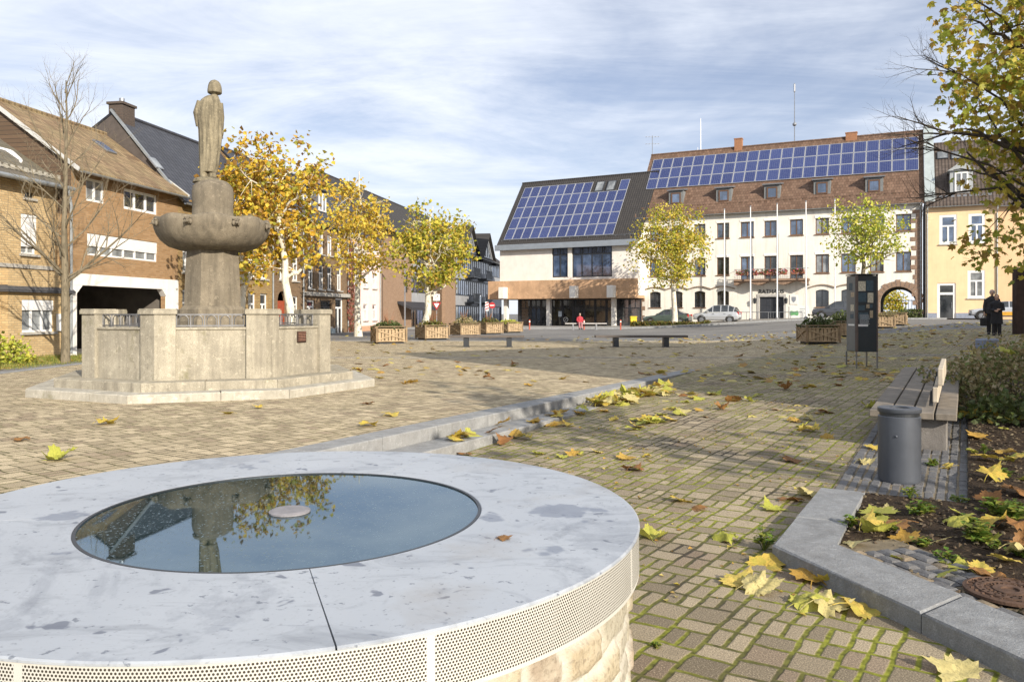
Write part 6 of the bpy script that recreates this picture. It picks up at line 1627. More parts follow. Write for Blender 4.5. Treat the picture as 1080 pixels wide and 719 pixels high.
# rust-brown steel pillar at the right edge
sp_ = ground_at(1078, 352, 0, 'up'); t = thing('steel_pillar', 'tall rust brown steel pillar beside the standing couple', 'pillar', sp_); hgt = 69/F*sp_.y
mb = MB(); mb.bbox(-.30, .55, -.14, .14, -.1, hgt, .01); mb.build('body', plain('corten_dark', (.045,.026,.02), .85, .3, 5, .3, 40), t)
mb = MB(); mb.bbox(-.30, .55, -.141, .139, hgt+.002, hgt+.03, .004); mb.build('cap', M_DARK, t)

# ------------------------------------------------------------------ poles, lamps, signs, bollards
fp = thing('flagpole', '', 'flagpole')
mb = MB(); mb.tube([(0,0,-.1),(0,0,3),(0,0,10.2)], [.075,.065,.045], 10); mb.build('pole', plain('pole_white', (.72,.72,.72), .4, .05), fp)
mb = MB(); mb.ell((0,0,10.26), (.075,.075,.07)); mb.build('finial', M_GREYM, fp); mb = MB(); mb.lathe([(.16,-.02),(.16,.10),(.09,.16)], 14); mb.build('base', M_GREYM, fp)
FPG = 'white flagpoles before the town hall'
for i, (px, lab) in enumerate(((764, 'bare white flagpole beside the silver hatchback, first from the left'), (791.5, 'bare white flagpole left of the town hall door, second from the left'), (819.6, 'bare white flagpole in front of the town hall door'), (850, 'bare white flagpole beside the white notice board, fourth from the left'), (880.5, 'bare white flagpole behind the information pillar, rightmost of the five'))):
    p = tl_(px, -3.2, .05)
    if i == 0: fp.location = p; tag(fp, lab, 'flagpole', FPG)
    else: dup(fp, p, None, lab, FPG)
p = ground_at(427, 349, ASPH, 'up'); t = thing('street_lamp', 'slim grey street lamp with a flat head beside the wooden planters', 'street lamp', p); H = (349-262)/F*p.y
mb = MB(); mb.tube([(0,0,-.1),(0,0,H)], [.06,.045], 10); mb.build('pole', M_GREYM, t); mb = MB(); mb.bbox(-.05, .55, -.12, .12, H-.02, H+.07, .02); mb.build('lamp_head', M_DARK, t)
lp = Vector((-10.45, 16.0, g(-10.45, 16, 'up'))); t = thing('street_lamp', 'street lamp with a white curved head reaching in at the left edge', 'street lamp', lp)
mb = MB(); mb.tube([(0,0,-.1),(0,0,4.3),(.05,0,4.5)], [.07,.05,.045], 10); mb.build('pole', M_GREYM, t); mb = MB()
mb.loft([[(x, y*w, z + .10*math.cos(y*1.5)*w + dz) for y, dz in ((-.2,0),(-.1,.03),(0,.04),(.1,.03),(.2,0),(.1,-.05),(0,-.06),(-.1,-.05))] for x, w, z in ((-.05,.5,4.45),(.15,1,4.52),(.38,.9,4.47),(.58,.35,4.36))]); mb.build('lamp_head', M_WHITE, t, True)
RED = plain('sign_red', (.36,.025,.03), .4, .05)
p = ground_at(460.5, 349, ASPH, 'up'); Yp = p.y; t = thing('give_way_sign', 'triangular red and white give-way sign below a white square sign', 'traffic sign', p); zz = lambda py: EYE - p.z + (HY-py)/F*Yp
mb = MB(); mb.tube([(0,.03,-.1),(0,.03,zz(308))], .03, 8); mb.build('pole', M_GREYM, t)
def tri(s, y0, y1, cz): return [(-s, y0, cz), (0, y0, cz - s*1.73), (s, y0, cz), (-s, y1, cz), (0, y1, cz - s*1.73), (s, y1, cz)]
TF = ((0,1,2),(5,4,3),(0,3,4,1),(1,4,5,2),(2,5,3,0)); zt = zz(318.8); mb = MB(); mb.add(tri(.33, -.02, 0, zt), TF); so = mb.build('sign_plate', RED, t); mb = MB(); mb.add(tri(.19, -.026, -.021, zt-.085), TF); mb.build('white_field', M_WHITE, so)
mb = MB(); s_ = .24; zc = zz(313.6); mb.bbox(-s_, s_, -.02, 0, zc-s_, zc+s_, .004); so = mb.build('square_plate', M_WHITE, t)
mb = MB(); mb.bar((-.14,-.024,zc-.12), (.08,-.024,zc+.08), .045, .006, (0,1,0)); mb.add([(.02,-.027,zc+.12), (.14,-.027,zc+.14), (.12,-.027,zc+.02), (.02,-.021,zc+.12), (.14,-.021,zc+.14), (.12,-.021,zc+.02)], TF); mb.build('arrow', M_LETTER, so)
p = ground_at(519, 347, ASPH, 'up'); Yp = p.y; t = thing('no_entry_sign', 'round red sign with a white bar beside the left planters', 'traffic sign', p); zc = EYE-p.z+(HY-322)/F*Yp
mb = MB(); mb.tube([(0,.03,-.1),(0,.03,zc+.3)], .03, 8); mb.build('pole', M_GREYM, t)
mb = MB(); mb.lathe([(.001,0),(.26,0),(.26,.02),(.001,.02)], 28, cap=False); mb.v = [(x, z-.022, y+zc) for x, y, z in mb.v]; so = mb.build('sign_plate', RED, t); mb = MB(); mb.box(-.18, .18, -.028, -.023, zc-.035, zc+.035); mb.build('white_bar', M_WHITE, so)
p = ground_at(513.5, 348, ASPH, 'up'); Yp = p.y; t = thing('barrier_beacon', 'upright red and white striped beacon plate behind the left planters', 'traffic sign', p); zc = EYE-p.z+(HY-323)/F*Yp
mb = MB(); mb.tube([(0,.03,-.1),(0,.03,zc)], .03, 8); mb.build('pole', M_GREYM, t); mb = MB(); mb.bbox(-.13, .13, -.02, 0, zc-.35, zc+.35, .003); so = mb.build('sign_plate', M_WHITE, t); mb = MB()
for q in range(3): mb.add([(-.12,-.024,zc-.30+q*.22), (.12,-.024,zc-.18+q*.22), (.12,-.024,zc-.08+q*.22), (-.12,-.024,zc-.20+q*.22)], ((0,1,2,3),))
mb.build('red_stripe', RED, so)
p = ground_at(506.5, 350, ASPH, 'up'); H = 38/F*p.y; t = thing('steel_post', 'slim blue grey steel post between the left planters', 'post', p); mb = MB(); mb.tube([(0,0,-.1),(0,0,H)], [.075,.06], 10); mb.build('pole', plain('post_blue', (.16,.20,.26), .5), t); mb = MB(); mb.ell((0,0,H), (.065,.065,.05)); mb.build('cap', M_GREYM, t)
rb = thing('bollard', '', 'bollard'); mb = MB(); mb.tube([(0,0,-.1),(0,0,.74)], .055, 12); mb.ell((0,0,.74), (.055,.055,.03)); mb.build('post', plain('bollard_red', (.42,.09,.05), .5), rb); mb = MB(); mb.lathe([(.058,.56),(.058,.66)], 14, cap=False); mb.build('reflective_band', M_WHITE, rb)
for i, (px, lab) in enumerate(((558.5, 'red bollard before the dark hall doors, leftmost of three'), (616, 'red bollard beside the pale bench, middle of three'), (654.5, 'red bollard near the yellow box, rightmost of three'))):
    p = ground_at(px, 347.2, .0, 'up')
    if i == 0: rb.location = p; tag(rb, lab, 'bollard', 'red bollards in front of the hall')
    else: dup(rb, p, None, lab, 'red bollards in front of the hall')
p = ground_at(668, 344.5, 0, 'up'); t = thing('grit_box', 'bright yellow upright box at the left end of the hedge', 'box', p); H = 11/F*p.y; mb = MB(); mb.bbox(-.28, .28, -.22, .22, -.05, H-.12, .02); mb.build('body', plain('box_yellow', (.70,.50,.02), .5, .08), t); mb = MB(); mb.bbox(-.31, .31, -.26, .24, H-.118, H, .03); mb.build('lid', plain('box_yellow', (.70,.50,.02), .5, .08), t)
# rail along the town hall wall
a_, b__ = tl_(776, -1.6, .06), tl_(846, -1.6, .06); t = thing('handrail', 'low grey handrail along the front of the town hall', 'railing', a_, TH2); L = (b__-a_).length; mb = MB(); mb.tube([(0,0,.75),(L,0,.75)], .03, 8); mb.build('rail', M_GREYM, t)
for q in range(7): mb = MB(); x = L*q/6; mb.tube([(x,0,-.15),(x,0,.74)], .025, 6); mb.build('post', M_GREYM, t)

# ------------------------------------------------------------------ cars
def car(label, loc, rz, paint, L=4.0, Wd=1.72, Hh=1.5, style='hatch', lower=None, group='cars parked round the square'):
    t = thing('parked_car', label, 'car', loc, rz, group); w = Wd/2
    if style == 'hatch': st_ = [(-L/2,.52,.66,.80),(-L/2+.12,.36,.86,.93),(-1.25,.26,.95,1),(-.75,.24,1.0,1),(.8,.24,1.02,1),(1.5,.26,1.02,1),(L/2-.15,.32,1.0,.95),(L/2,.42,.92,.88)]; roof = [(-1.05,.0),(-.25,.93),(.2,1.0),(1.1,.98),(1.62,.72),(L/2-.12,.02)]
    else: st_ = [(-L/2,.50,.62,.80),(-L/2+.15,.34,.80,.93),(-1.2,.26,.90,1),(-.6,.24,.95,1),(.9,.24,.97,1),(1.6,.26,.97,1),(L/2-.15,.32,.95,.95),(L/2,.42,.86,.86)]; roof = [(-.95,.0),(-.15,.92),(.3,1.0),(.9,.97),(1.75,.30),(L/2-.25,.02)]
    rings = []
    for x, zb, zt, k in st_: rings.append([(x,-w*k*.86,zb),(x,-w*k*.98,zb+.10),(x,-w*k,(zb+zt)*.5),(x,-w*k*.97,zt-.10),(x,-w*k*.88,zt),(x,w*k*.88,zt),(x,w*k*.97,zt-.10),(x,w*k,(zb+zt)*.5),(x,w*k*.98,zb+.10),(x,w*k*.86,zb)])
    mb = MB(); mb.loft(rings); mb.build('body', paint, t, False, merge=True)
    bz = 1.0 if style == 'hatch' else .94; hr = Hh - bz; gb = MB(); rb_ = MB(); gr = []
    for x, f in roof: gr.append([(x,-w*.86,bz-.03),(x,-w*(.86-.2*f),bz+hr*f),(x,w*(.86-.2*f),bz+hr*f),(x,w*.86,bz-.03)])
    for r0_, r1_ in zip(gr, gr[1:]):
        gb.quad(r0_[0], r1_[0], r1_[1], r0_[1]); gb.quad(r0_[3], r0_[2], r1_[2], r1_[3])
        if r0_ is gr[0] or r1_ is gr[-1] or (r0_ is gr[-3]): gb.quad(r0_[1], r1_[1], r1_[2], r0_[2])
        else: rb_.add([(p[0], p[1]*1.01, p[2]+dz) for dz in (.0, .03) for p in (r0_[1], r1_[1], r1_[2], r0_[2])], ((4,5,6,7),(0,3,2,1),(0,1,5,4),(2,3,7,6),(1,2,6,5),(3,0,4,7)))
    gb.build('window_glass', G_DARK, t)
    for x, f in (roof[1:2] + [(.45, 1.0)] + roof[3:5]):
        for s_ in (-1, 1): rb_.bar((x + (.0 if f > .9 else -.1), s_*w*.87, bz-.03), (x, s_*w*(.865-.2*f), bz+hr*f), .07, .05)
    for s_ in (-1, 1): rb_.bar((roof[0][0], s_*w*.86, bz-.03), (roof[1][0], s_*w*(.865-.2*.93), bz+hr*roof[1][1]), .07, .06)
    rb_.build('roof', paint, t)
    for x in (-L/2+.78, L/2-.75):
        for s_ in (-1, 1):
            wm = MB(); wm.lathe([(.20,-.10),(.29,-.10),(.315,-.07),(.315,.07),(.29,.10),(.20,.10)], 22, cap=False); Mr = Matrix.Translation((x, s_*(w-.09), .31)) @ Matrix.Rotation(math.pi/2, 4, 'X'); wm.v = [tuple(Mr @ Vector(v)) for v in wm.v]; wo = wm.build('wheel', M_LETTER, t)
            am = MB(); am.lathe([(.001,.0),(.38,.0),(.38,.02),(.001,.02)], 24, cap=False); Ma = Matrix.Translation((x, s_*(w+.0) - s_*.012 + .01, .36)) @ Matrix.Rotation(math.pi/2, 4, 'X'); am.v = [tuple(Ma @ Vector(v)) for v in am.v]; am.build('wheel_arch', M_HOLLOW, t)  # flat dark disc stands in for the shaded wheel well
            rm_ = MB(); rm_.lathe([(.001,.02),(.06,.03),(.20,.02),(.215,-.04)], 20, cap=False); Mr2 = Matrix.Translation((x, s_*(w+.012), .31)) @ Matrix.Rotation(-s_*math.pi/2, 4, 'X'); rm_.v = [tuple(Mr2 @ Vector(v)) for v in rm_.v]
            rm_.build('rim', M_GREYM, wo)
    for s_ in (-1, 1):
        hm = MB(); hm.bbox(-L/2+.02, -L/2+.30, s_*w*.72-.16, s_*w*.72+.16, .62, .78, .03); hm.build('headlight', G_CURT, t)
        hm = MB(); hm.bbox(L/2-.16, L/2+.005, s_*w*.74-.12, s_*w*.74+.12, .74, 1.02, .03); hm.build('tail_light', plain('tail_red', (.35,.02,.02), .3), t)
        mm = MB(); mm.bbox(-.78, -.58, s_*(w+.06)-.08, s_*(w+.06)+.08, .98, 1.1, .03); mm.build('mirror', paint, t)
        dm = MB()
        for xx in (-.55, .45): dm.bbox(xx+.25, xx+.45, s_*(w*1.0)-.015, s_*w+.015, .80, .83, .005)
        dm.build('door_handle', M_DARK, t)
    mb = MB(); mb.bbox(-L/2-.01, -L/2+.1, -w*.7, w*.7, .34, .46, .02); mb.bbox(L/2-.1, L/2+.012, -w*.7, w*.7, .36, .48, .02); mb.build('bumper', M_DARK, t)
    mb = MB(); mb.box(-L/2+.0, -L/2-.015, -.26, .26, .48, .59); mb.box(L/2, L/2+.015, -.26, .26, .60, .71); mb.build('number_plate', M_WHITE, t)
    if lower is not None:
        mb = MB()
        for s_ in (-1, 1): mb.bbox(-1.05, 1.2, s_*(w+.006)-.006, s_*(w+.006)+.006, .34, .62, .003)
        mb.build('leaf_reflection', lower, t)  # orange bands paint the leaves mirrored in the car's side
    return t
SILV = plain('paint_silver', (.52,.54,.57), .3, .03, 2, 0, metal=.4, coat=.6); DKG_ = plain('paint_dark_green', (.06,.085,.07), .3, .03, 2, 0, coat=.6); DKB = plain('paint_dark', (.05,.055,.065), .3, .03, 2, 0, coat=.6)
car('silver hatchback parked in front of the town hall windows', tl_(756.5, -5.4), TH2, SILV, 4.0, 1.7, 1.58)
car('dark green car parked behind the hedge and the town hall tree', tl_(704, -4.6), TH2, DKG_, 4.3, 1.72, 1.45, 'sedan')
car('dark car parked behind the planters below the town hall arch windows', tl_(885, -4.8), TH2, DKB, 4.2, 1.72, 1.5)
yx = Vector((31.9, 52.9)); p = Vector(((1056-CX)/F*61.0, 61.0, 0)); p.z = g(p.x, p.y, 'up') + ASPH
car('silver car parked at the yellow house, orange leaf reflections coloured on its side', p, TH2, SILV, 4.3, 1.75, 1.40, 'sedan', plain('reflection_orange', (.62,.33,.04), .4))

# ------------------------------------------------------------------ people
SKIN = plain('skin', (.52,.33,.24), .6, .08, 10, 0); COAT_B = plain('coat_black', (.018,.018,.022), .85, .25, 9, .2); COAT_D = plain('coat_dark', (.028,.027,.03), .85, .25, 9, .2); TROU = plain('trousers_dark', (.02,.02,.024), .85); SHOE = plain('shoe_black', (.015,.014,.014), .5)
def lmb(mb, pts, rads, n=10): mb.tube(pts, rads, n); 
def hand(mb, p, d, s):
    d = Vector(d).normalized(); sd = d.cross(Vector((0,1,0)))
    if sd.length < .1: sd = Vector((1,0,0))
    sd.normalize(); mb.ell(p + d*.04*s, (.03*s,.022*s,.045*s))
    for i, L in enumerate((.065,.075,.07,.055)): q = p + d*.075*s + sd*(i-1.5)*.016*s; mb.tube([q, q + d*L*.55*s, q + d*L*s + Vector((0,.012*s,0))], [.009*s,.008*s,.006*s], 6)
    q = p + d*.03*s + sd*.03*s; mb.tube([q, q + d*.03*s + sd*.02*s, q + d*.055*s + sd*.022*s], [.010*s,.009*s,.007*s], 6)
def person(label, loc, rz, H, coat, hairc, hairlen, long_coat=True, bag=False, arms='front', seated=False, group=None, trou=None):
    """figure facing local -y; every length scales with the height H"""
    t = thing('person', label, 'person', loc, rz, group); s = H/1.75; V = lambda x, y, z: Vector((x*s, y*s, z*s))
    dz = -.42 if seated else 0
    body = MB(); hipz = .92+dz
    kn = [V(sx*.10, -.42, .50) if seated else V(sx*.10, -.01, .50) for sx in (-1, 1)]
    for sx, k in zip((-1, 1), kn):
        an = V(sx*.10, -.44, .08) if seated else V(sx*.11, .02, .08)
        body.tube([V(sx*.09, 0, hipz), k, an], [.085*s, .058*s, .042*s], 10); body.ell(an + V(0, -.06, -.03), (.045*s, .115*s, .045*s))
    body.loft([ring_e(0, 0, z*s, a*s, b_*s, 20) for z, a, b_ in ((hipz-.08,.15,.11),(hipz+.08,.16,.115),(1.15+dz,.15,.11),(1.32+dz,.19,.12),(1.42+dz,.17,.10),(1.47+dz,.07,.06))])
    body.tube([V(0,0,1.44+dz), V(0,-.01,1.56+dz)], [.055*s,.052*s], 10); hc_ = V(0, -.02, 1.635+dz)
    body.ell(hc_, (.075*s,.092*s,.112*s)); body.ell(hc_ + V(0,-.03,-.06), (.052*s,.058*s,.055*s)); body.ell(hc_ + V(0,-.098,-.012), (.014*s,.022*s,.024*s))
    for sx in (-1, 1): body.ell(hc_ + V(sx*.078, .005, 0), (.012*s,.022*s,.032*s))
    armp = []
    for sx in (-1, 1):
        sh_ = V(sx*.19, 0, 1.38+dz)
        if arms == 'front': el, wr = V(sx*.25, -.03, 1.10+dz), V(sx*.07, -.22, 1.08+dz+.03*sx)
        elif arms == 'bag': el, wr = (V(sx*.25, .0, 1.10+dz), V(sx*.26, -.04, .85+dz)) if sx < 0 else (V(sx*.26, -.02, 1.10+dz), V(sx*.10, -.2, 1.05+dz))
        else: el, wr = V(sx*.23, -.05, 1.12+dz), V(sx*.10, -.27, .98+dz)
        armp.append((sh_, el, wr)); body.tube([sh_, el, wr], [.05*s,.042*s,.030*s], 8); hand(body, wr, wr-el, s)
    fuse(body, 'body', SKIN, t, .011*s, None, None, 1)
    face = MB()
    for sx in (-1, 1): face.ell(hc_ + V(sx*.03, -.083, .012), (.011*s,.010*s,.007*s))
    face.ell(hc_ + V(0, -.088, -.055), (.022*s,.008*s,.006*s)); face.build('face_features', plain('dark_feature', (.08,.035,.03), .5), t)
    ct = MB(); zb = .48 if long_coat else .80
    if seated: zb = .84
    ct.loft([ring_e(0, 0, (z+(dz if z > zb else dz*(1 if seated else 0)))*s, a*s, b_*s, 28, .02, 7, z*3) for z, a, b_ in ((zb,.235,.175),(zb+.2,.225,.17),(1.05,.205,.155),(1.2,.21,.155),(1.34,.225,.15),(1.42,.20,.125),(1.475,.10,.085),(1.50,.085,.08))])
    for sh_, el, wr in armp: ct.tube([sh_, el, wr + (el-wr)*.12], [.078*s,.066*s,.052*s], 12)
    fuse(ct, 'coat', coat, t, .013*s, None, None, 2)
    tr = MB()
    for sx, k in zip((-1, 1), kn): an = V(sx*.10, -.44, .10) if seated else V(sx*.11, .02, .07); tr.tube([V(sx*.09, 0, hipz+.02), k, an], [.105*s,.082*s,.072*s], 12)
    tr.ell(V(0, 0, hipz), (.17*s,.12*s,.10*s)); fuse(tr, 'trousers', trou or TROU, t, .014*s, None, None, 1)
    for sx in (-1, 1): an = V(sx*.10, -.44, .08) if seated else V(sx*.11, .02, .08); sm = MB(); sm.loft([[(an.x + x*s, an.y + y*s, z*s) for x, y in ((-.05,.07),(-.058,0),(-.056,-.1),(-.03,-.19),(.03,-.19),(.056,-.1),(.058,0),(.05,.07))] if z < .05 else [(an.x + x*s, an.y + y*s, z*s) for x, y in ((-.045,.06),(-.05,0),(-.048,-.07),(-.028,-.15),(.028,-.15),(.048,-.07),(.05,0),(.045,.06))] for z in (.0,.03,.085)]); sm.build('shoe', SHOE, t, False)
    hm = MB(); hl = hairlen; rings = []
    for zz_, rx, ry in ((-hl,.086,.075),(-.02,.092,.088),(.04,.090,.094),(.085,.072,.082),(.118,.035,.045)): rings.append([(p_[0], p_[1], p_[2]) for p_ in ring_e(hc_.x, hc_.y + .028*s, hc_.z + zz_*s, rx*s, ry*s, 24, .03, 9, zz_*20)])
    hm.loft(rings); hm.build('hair', hairc, t, True)
    if bag:
        bm_ = MB(); wr = armp[0][2]; bm_.bbox(wr.x-.15*s, wr.x+.12*s, wr.y-.06*s, wr.y+.06*s, wr.z-.52*s, wr.z-.2*s, .03*s); bg = bm_.build('bag', None or COAT_D, None); bg.location = t.location; bg.rotation_euler = t.rotation_euler; bg.name = 'shopping_bag'; tag(bg, 'dark bag carried by the grey haired man', 'bag')
        bm_ = MB(); bm_.tube([(wr.x-.09*s, wr.y, wr.z-.21*s), (wr.x-.03*s, wr.y, wr.z-.06*s), (wr.x+.03*s, wr.y, wr.z-.06*s), (wr.x+.08*s, wr.y, wr.z-.21*s)], .01*s, 6); bm_.build('handle', COAT_B, bg)
    return t
HG = plain('hair_grey', (.42,.40,.38), .8, .2, 30, .3); HR = plain('hair_auburn', (.16,.06,.035), .7, .2, 30, .3); HD = plain('hair_dark', (.03,.022,.02), .7, .2, 30, .3)
pm = ground_at(1046.3, 352.6, 0, 'up'); person('grey haired man in a dark coat standing behind the woman, carrying a bag', pm, R(-28), 1.76, COAT_D, HG, .045, False, True, 'bag')
pw = ground_at(1051.2, 353.6, 0, 'up'); person('auburn haired woman in a long black coat standing close in front of the man', pw, R(-25), 1.57, COAT_B, HR, .09, True, False, 'front')
ps = HB + Vector(((611.5-618)/F*HB.y, -.02, .50-.50+.03)); person('person in a red jacket sitting on the pale bench before the hall', ps, R(4), 1.66, plain('jacket_red', (.38,.03,.045), .8), HD, .09, False, False, 'lap', True, None, plain('trousers_rose', (.35,.16,.17), .85))

MULCH()
tp_ = TOWN.o + TOWN.u*22.2 + TOWN.n*24; bush('garden_shrub', 'yellow green garden shrub seen through the stone gateway arch', 'shrub', (tp_.x, tp_.y, .9), (3.0, 2.0, 4.2), 1500, .3, L_YGR, 55, None, 8)
# ------------------------------------------------------------------ weeds
WEED = leaf_mat('leaf_weed', [(.10,.19,.025), (.16,.26,.035), (.07,.13,.02), (.26,.28,.05)], .35)
def weed(label, px, py, size, h, n, seed, side='low', soil=False, mat=None):
    p = ground_at(px, py, .05 if soil else 0, side); 
    if soil and inpoly(p.x, p.y, BED): p.z = bed_z(p.x, p.y)
    r = random.Random(seed); t = thing('weed', label, 'weed', p, 0, 'green weeds in the bed and paving joints'); sb = MB(); lb = MB()
    for i in range(n):
        a = r.random()*6.28; k = r.random(); e = Vector((math.cos(a)*size*k, math.sin(a)*size*k, h*r.uniform(.3, 1)*(1-.35*k))); sb.tube([(0,0,-.01), e*.5 + Vector((0,0,.015)), e], [.003,.0025,.0015], 4, False)
        for q in range(4):
            d = (Vector((math.cos(a+q*1.5), math.sin(a+q*1.5), r.uniform(-.1, .5)))).normalized(); u = d.cross(Vector((0,0,1))).normalized(); add_leaf(lb, e*(.55+.15*q), u, d, u.cross(d), size*r.uniform(.28, .5), False, .3)
    sb.build('stems', WEED, t); lb.build('leaves', mat or WEED, t)
weed('tall green weed growing at the outer corner of the granite kerb', 806, 580, .10, .19, 16, 101)
weed('small weed sprouting from the joint below the kerb front', 921, 628, .08, .08, 12, 102)
weed('thin weed with tiny leaves against the kerb face', 992, 662, .07, .10, 10, 103)
weed('weed at the foot of the kerb near the bottom right corner', 945, 650, .05, .06, 8, 104)
weed('leafy weed beside the basalt sett pad in the bed', 969, 546, .13, .11, 20, 105, 'low', True)
weed('broad green weed in the middle of the dark bed', 1032, 574, .14, .15, 24, 106, 'low', True)
weed('broad green weed at the right edge of the bed', 1066, 552, .16, .14, 26, 107, 'low', True)
weed('low green weed just behind the inner kerb corner', 973, 578, .09, .07, 14, 108, 'low', True)
weed('green weed left of the broad weed beside the orange leaf', 1046, 545, .12, .13, 18, 109, 'low', True)
for i_, (a_, b__) in enumerate(((925,548),(940,562),(898,560),(1000,596),(1020,556),(1052,582),(1074,588),(960,528),(1012,530),(1058,505),(1070,535),(1038,478))): weed(('small weed among the yellow leaves behind the kerb corner','weed in front of the leaf heap behind the kerb','weed pressed against the inner side of the short kerb arm','small weed at the edge of the dark cobbles','weed left of the broad weed on the bed','weed between the broad weeds and the cobbles','weed above the rusty manhole cover','weed at the near corner of the sett pad','weed along the steel edge of the sett pad','weed under the front of the dry shrub','weed at the far right of the bed below the shrub','weed beside the bench end of the sett pad')[i_], a_, b__, .07 + .012*(i_ % 5), .06 + .012*(i_ % 4), 12, 130+i_, 'low', True)
weed('tiny green tuft between the pavers beside the well', 690, 682, .04, .025, 10, 110)
weed('green clump under the bench on the sett pad', 985, 492, .10, .08, 14, 111)

# ------------------------------------------------------------------ fallen leaves
LF = {}
for k_, cs in {'yellow': [(.58,.40,.07), (.66,.50,.13)], 'lime': [(.42,.42,.07), (.50,.47,.10)], 'ochre': [(.44,.26,.05), (.54,.36,.08)], 'brown': [(.26,.12,.04), (.34,.18,.06)], 'pale': [(.62,.54,.26), (.56,.48,.2)]}.items():
    t = NT('fallen_' + k_); v = t.obj(); x, y, z = t.sep(v); oi = t.n('ShaderNodeObjectInfo')
    c = t.mix(oi.outputs['Random'], cs[0], cs[1]); n = t.noise(v, 16, 4, .65)
    c = t.mix(t.ramp(n, [(.5, 0), (.68, .8)]), c, mul(cs[0], .45)); c = t.mix(t.ramp(t.noise(v, 5, 3), [(.45, 0), (.7, .6)]), c, (.33,.36,.06) if k_ in ('yellow', 'lime') else mul(cs[1], .7))
    vein = t.math('ABSOLUTE', t.math('SINE', t.math('MULTIPLY', t.math('ARCTAN2', x, t.math('ADD', y, .12)), 5.0))); c = t.mix(t.ramp(vein, [(0, .6), (.10, 0)]), c, mul(cs[1], 1.25))
    b = t.pbr(c, .6, 0, t.bump(n, .4, .01), .35); tr = t.n('ShaderNodeBsdfTranslucent'); t.l(c, tr.inputs[0]); mx = t.n('ShaderNodeMixShader'); mx.inputs[0].default_value = .25; t.l(b.outputs[0], mx.inputs[1]); t.l(tr.outputs[0], mx.inputs[2]); t.l(mx.outputs[0], t.out.inputs[0]); LF[k_] = t.m
# outline of a five-lobed plane leaf, jagged; size 1 = about one metre wide, scaled per leaf
HALF = [(.0,-.02),(.10,-.07),(.20,-.02),(.33,-.10),(.37,.0),(.52,.02),(.45,.11),(.55,.20),(.46,.23),(.40,.28),(.47,.34),(.41,.41),(.52,.50),(.41,.52),(.40,.60),(.31,.57),(.22,.55),(.22,.62),(.14,.68),(.12,.80),(.06,.82),(.0,.97)]
OUT = HALF + [(-x, y) for x, y in HALF[-2:0:-1]]
def leaf_mesh(seed, mat, curl):
    r = random.Random(seed); mb = MB(); vs = []; fs = []; n = len(OUT); ph = [r.uniform(0, 6.28) for _ in range(4)]
    fold = r.uniform(-.5, .8)*curl; bend = r.uniform(-.35, .9)*curl
    def Z(x, y): return fold*abs(x)*1.1*(1+.4*math.sin(ph[0]+y*5)) + bend*(y-.35)**2*1.6 + .10*curl*math.sin(6*x+ph[1])*math.cos(5*y+ph[2]) + .05*curl*math.sin(14*(x+y)+ph[3])
    R_ = 4
    for k in range(R_+1):
        f = k/R_
        for x, y in OUT:
            X, Y_ = x*f, .28 + (y-.28)*f; vs.append((X*(1+.05*math.sin(ph[1]+y*9)), Y_, Z(X, Y_)))
            if k == 0: break
    def ix(k, i): return 0 if k == 0 else 1 + (k-1)*n + i % n
    for i in range(n):
        fs.append((0, ix(1, i), ix(1, i+1)))
        for k in range(1, R_): fs.append((ix(k, i), ix(k+1, i), ix(k+1, i+1), ix(k, i+1)))
    mz = min(v[2] for v in vs); vs = [(x, y-.3, z-mz) for x, y, z in vs]; mb.add(vs, fs)
    st0 = Z(0, 0)-mz; mb.tube([(0, -.31, st0+.005), (.02, -.5, st0*.6+.01), (.06, -.66, .012)], [.014,.010,.012], 5)
    return mb.mesh('fallen_leaf', mat, True)
LM = {k: [leaf_mesh(200+i*7+hash_, m, cu) for i, cu in enumerate((.25, .45, .7, .4, .85, .55))] for hash_, (k, m) in enumerate(LF.items())}
lr = random.Random(77)
def ground_normal(x, y, side):
    e = .1; return Vector((g(x-e, y, side)-g(x+e, y, side), g(x, y-e, side)-g(x, y+e, side), 2*e)).normalized()
def leaf(x, y, z, size, kind, label, group, tilt=.2):
    o = bpy.data.objects.new('fallen_leaf', lr.choice(LM[kind])); COL.objects.link(o); s = size*lr.uniform(.92, 1.08)
    o.location = (x, y, z + .003); o.scale = (s, s, s*lr.uniform(.8, 1.2)); o.rotation_euler = (lr.uniform(-tilt, tilt), lr.uniform(-tilt, tilt), lr.random()*6.28)
    tag(o, label, 'leaf', group); return o
def side_of(x, y): return 'low' if line_s(x, y) > .0 else 'up'
GL = 'autumn leaves fallen on the square'
NAMED = [(718,529,.20,'yellow','yellow curled leaf on the lower paving right of the well'),(686,567,.20,'lime','lime leaf close against the right side of the well'),(766,570,.19,'lime','lime yellow leaf left of the kerb corner'),(810,596,.25,'yellow','large yellow leaf standing up near the kerb corner'),
 (782,616,.25,'yellow','big yellow leaf with a raised lobe on mossy pavers'),(800,622,.23,'pale','pale yellow leaf overlapping the big leaf on mossy pavers'),(858,612,.27,'ochre','large ochre leaf lying against the kerb front'),(880,616,.24,'yellow','yellow leaf beside the large ochre leaf at the kerb'),(852,640,.20,'lime','greenish leaf on the mossy joints below the kerb leaves'),(872,642,.24,'pale','pale open leaf right of the greenish leaf below the kerb'),(907,645,.26,'yellow','folded yellow leaf at the foot of the kerb front'),
 (815,537,.22,'lime','lime leaf in shadow left of the short kerb arm'),(833,528,.20,'brown','curled brown leaf beside the short kerb arm'),(660,484,.20,'ochre','ochre leaf on the sunny paving above the well rim'),(630,477,.17,'yellow','small yellow leaf just above the well rim'),(668,496,.2,'brown','brown yellow leaf above the right of the well'),
 (1010,712,.24,'pale','pale leaf at the bottom edge of the picture')]
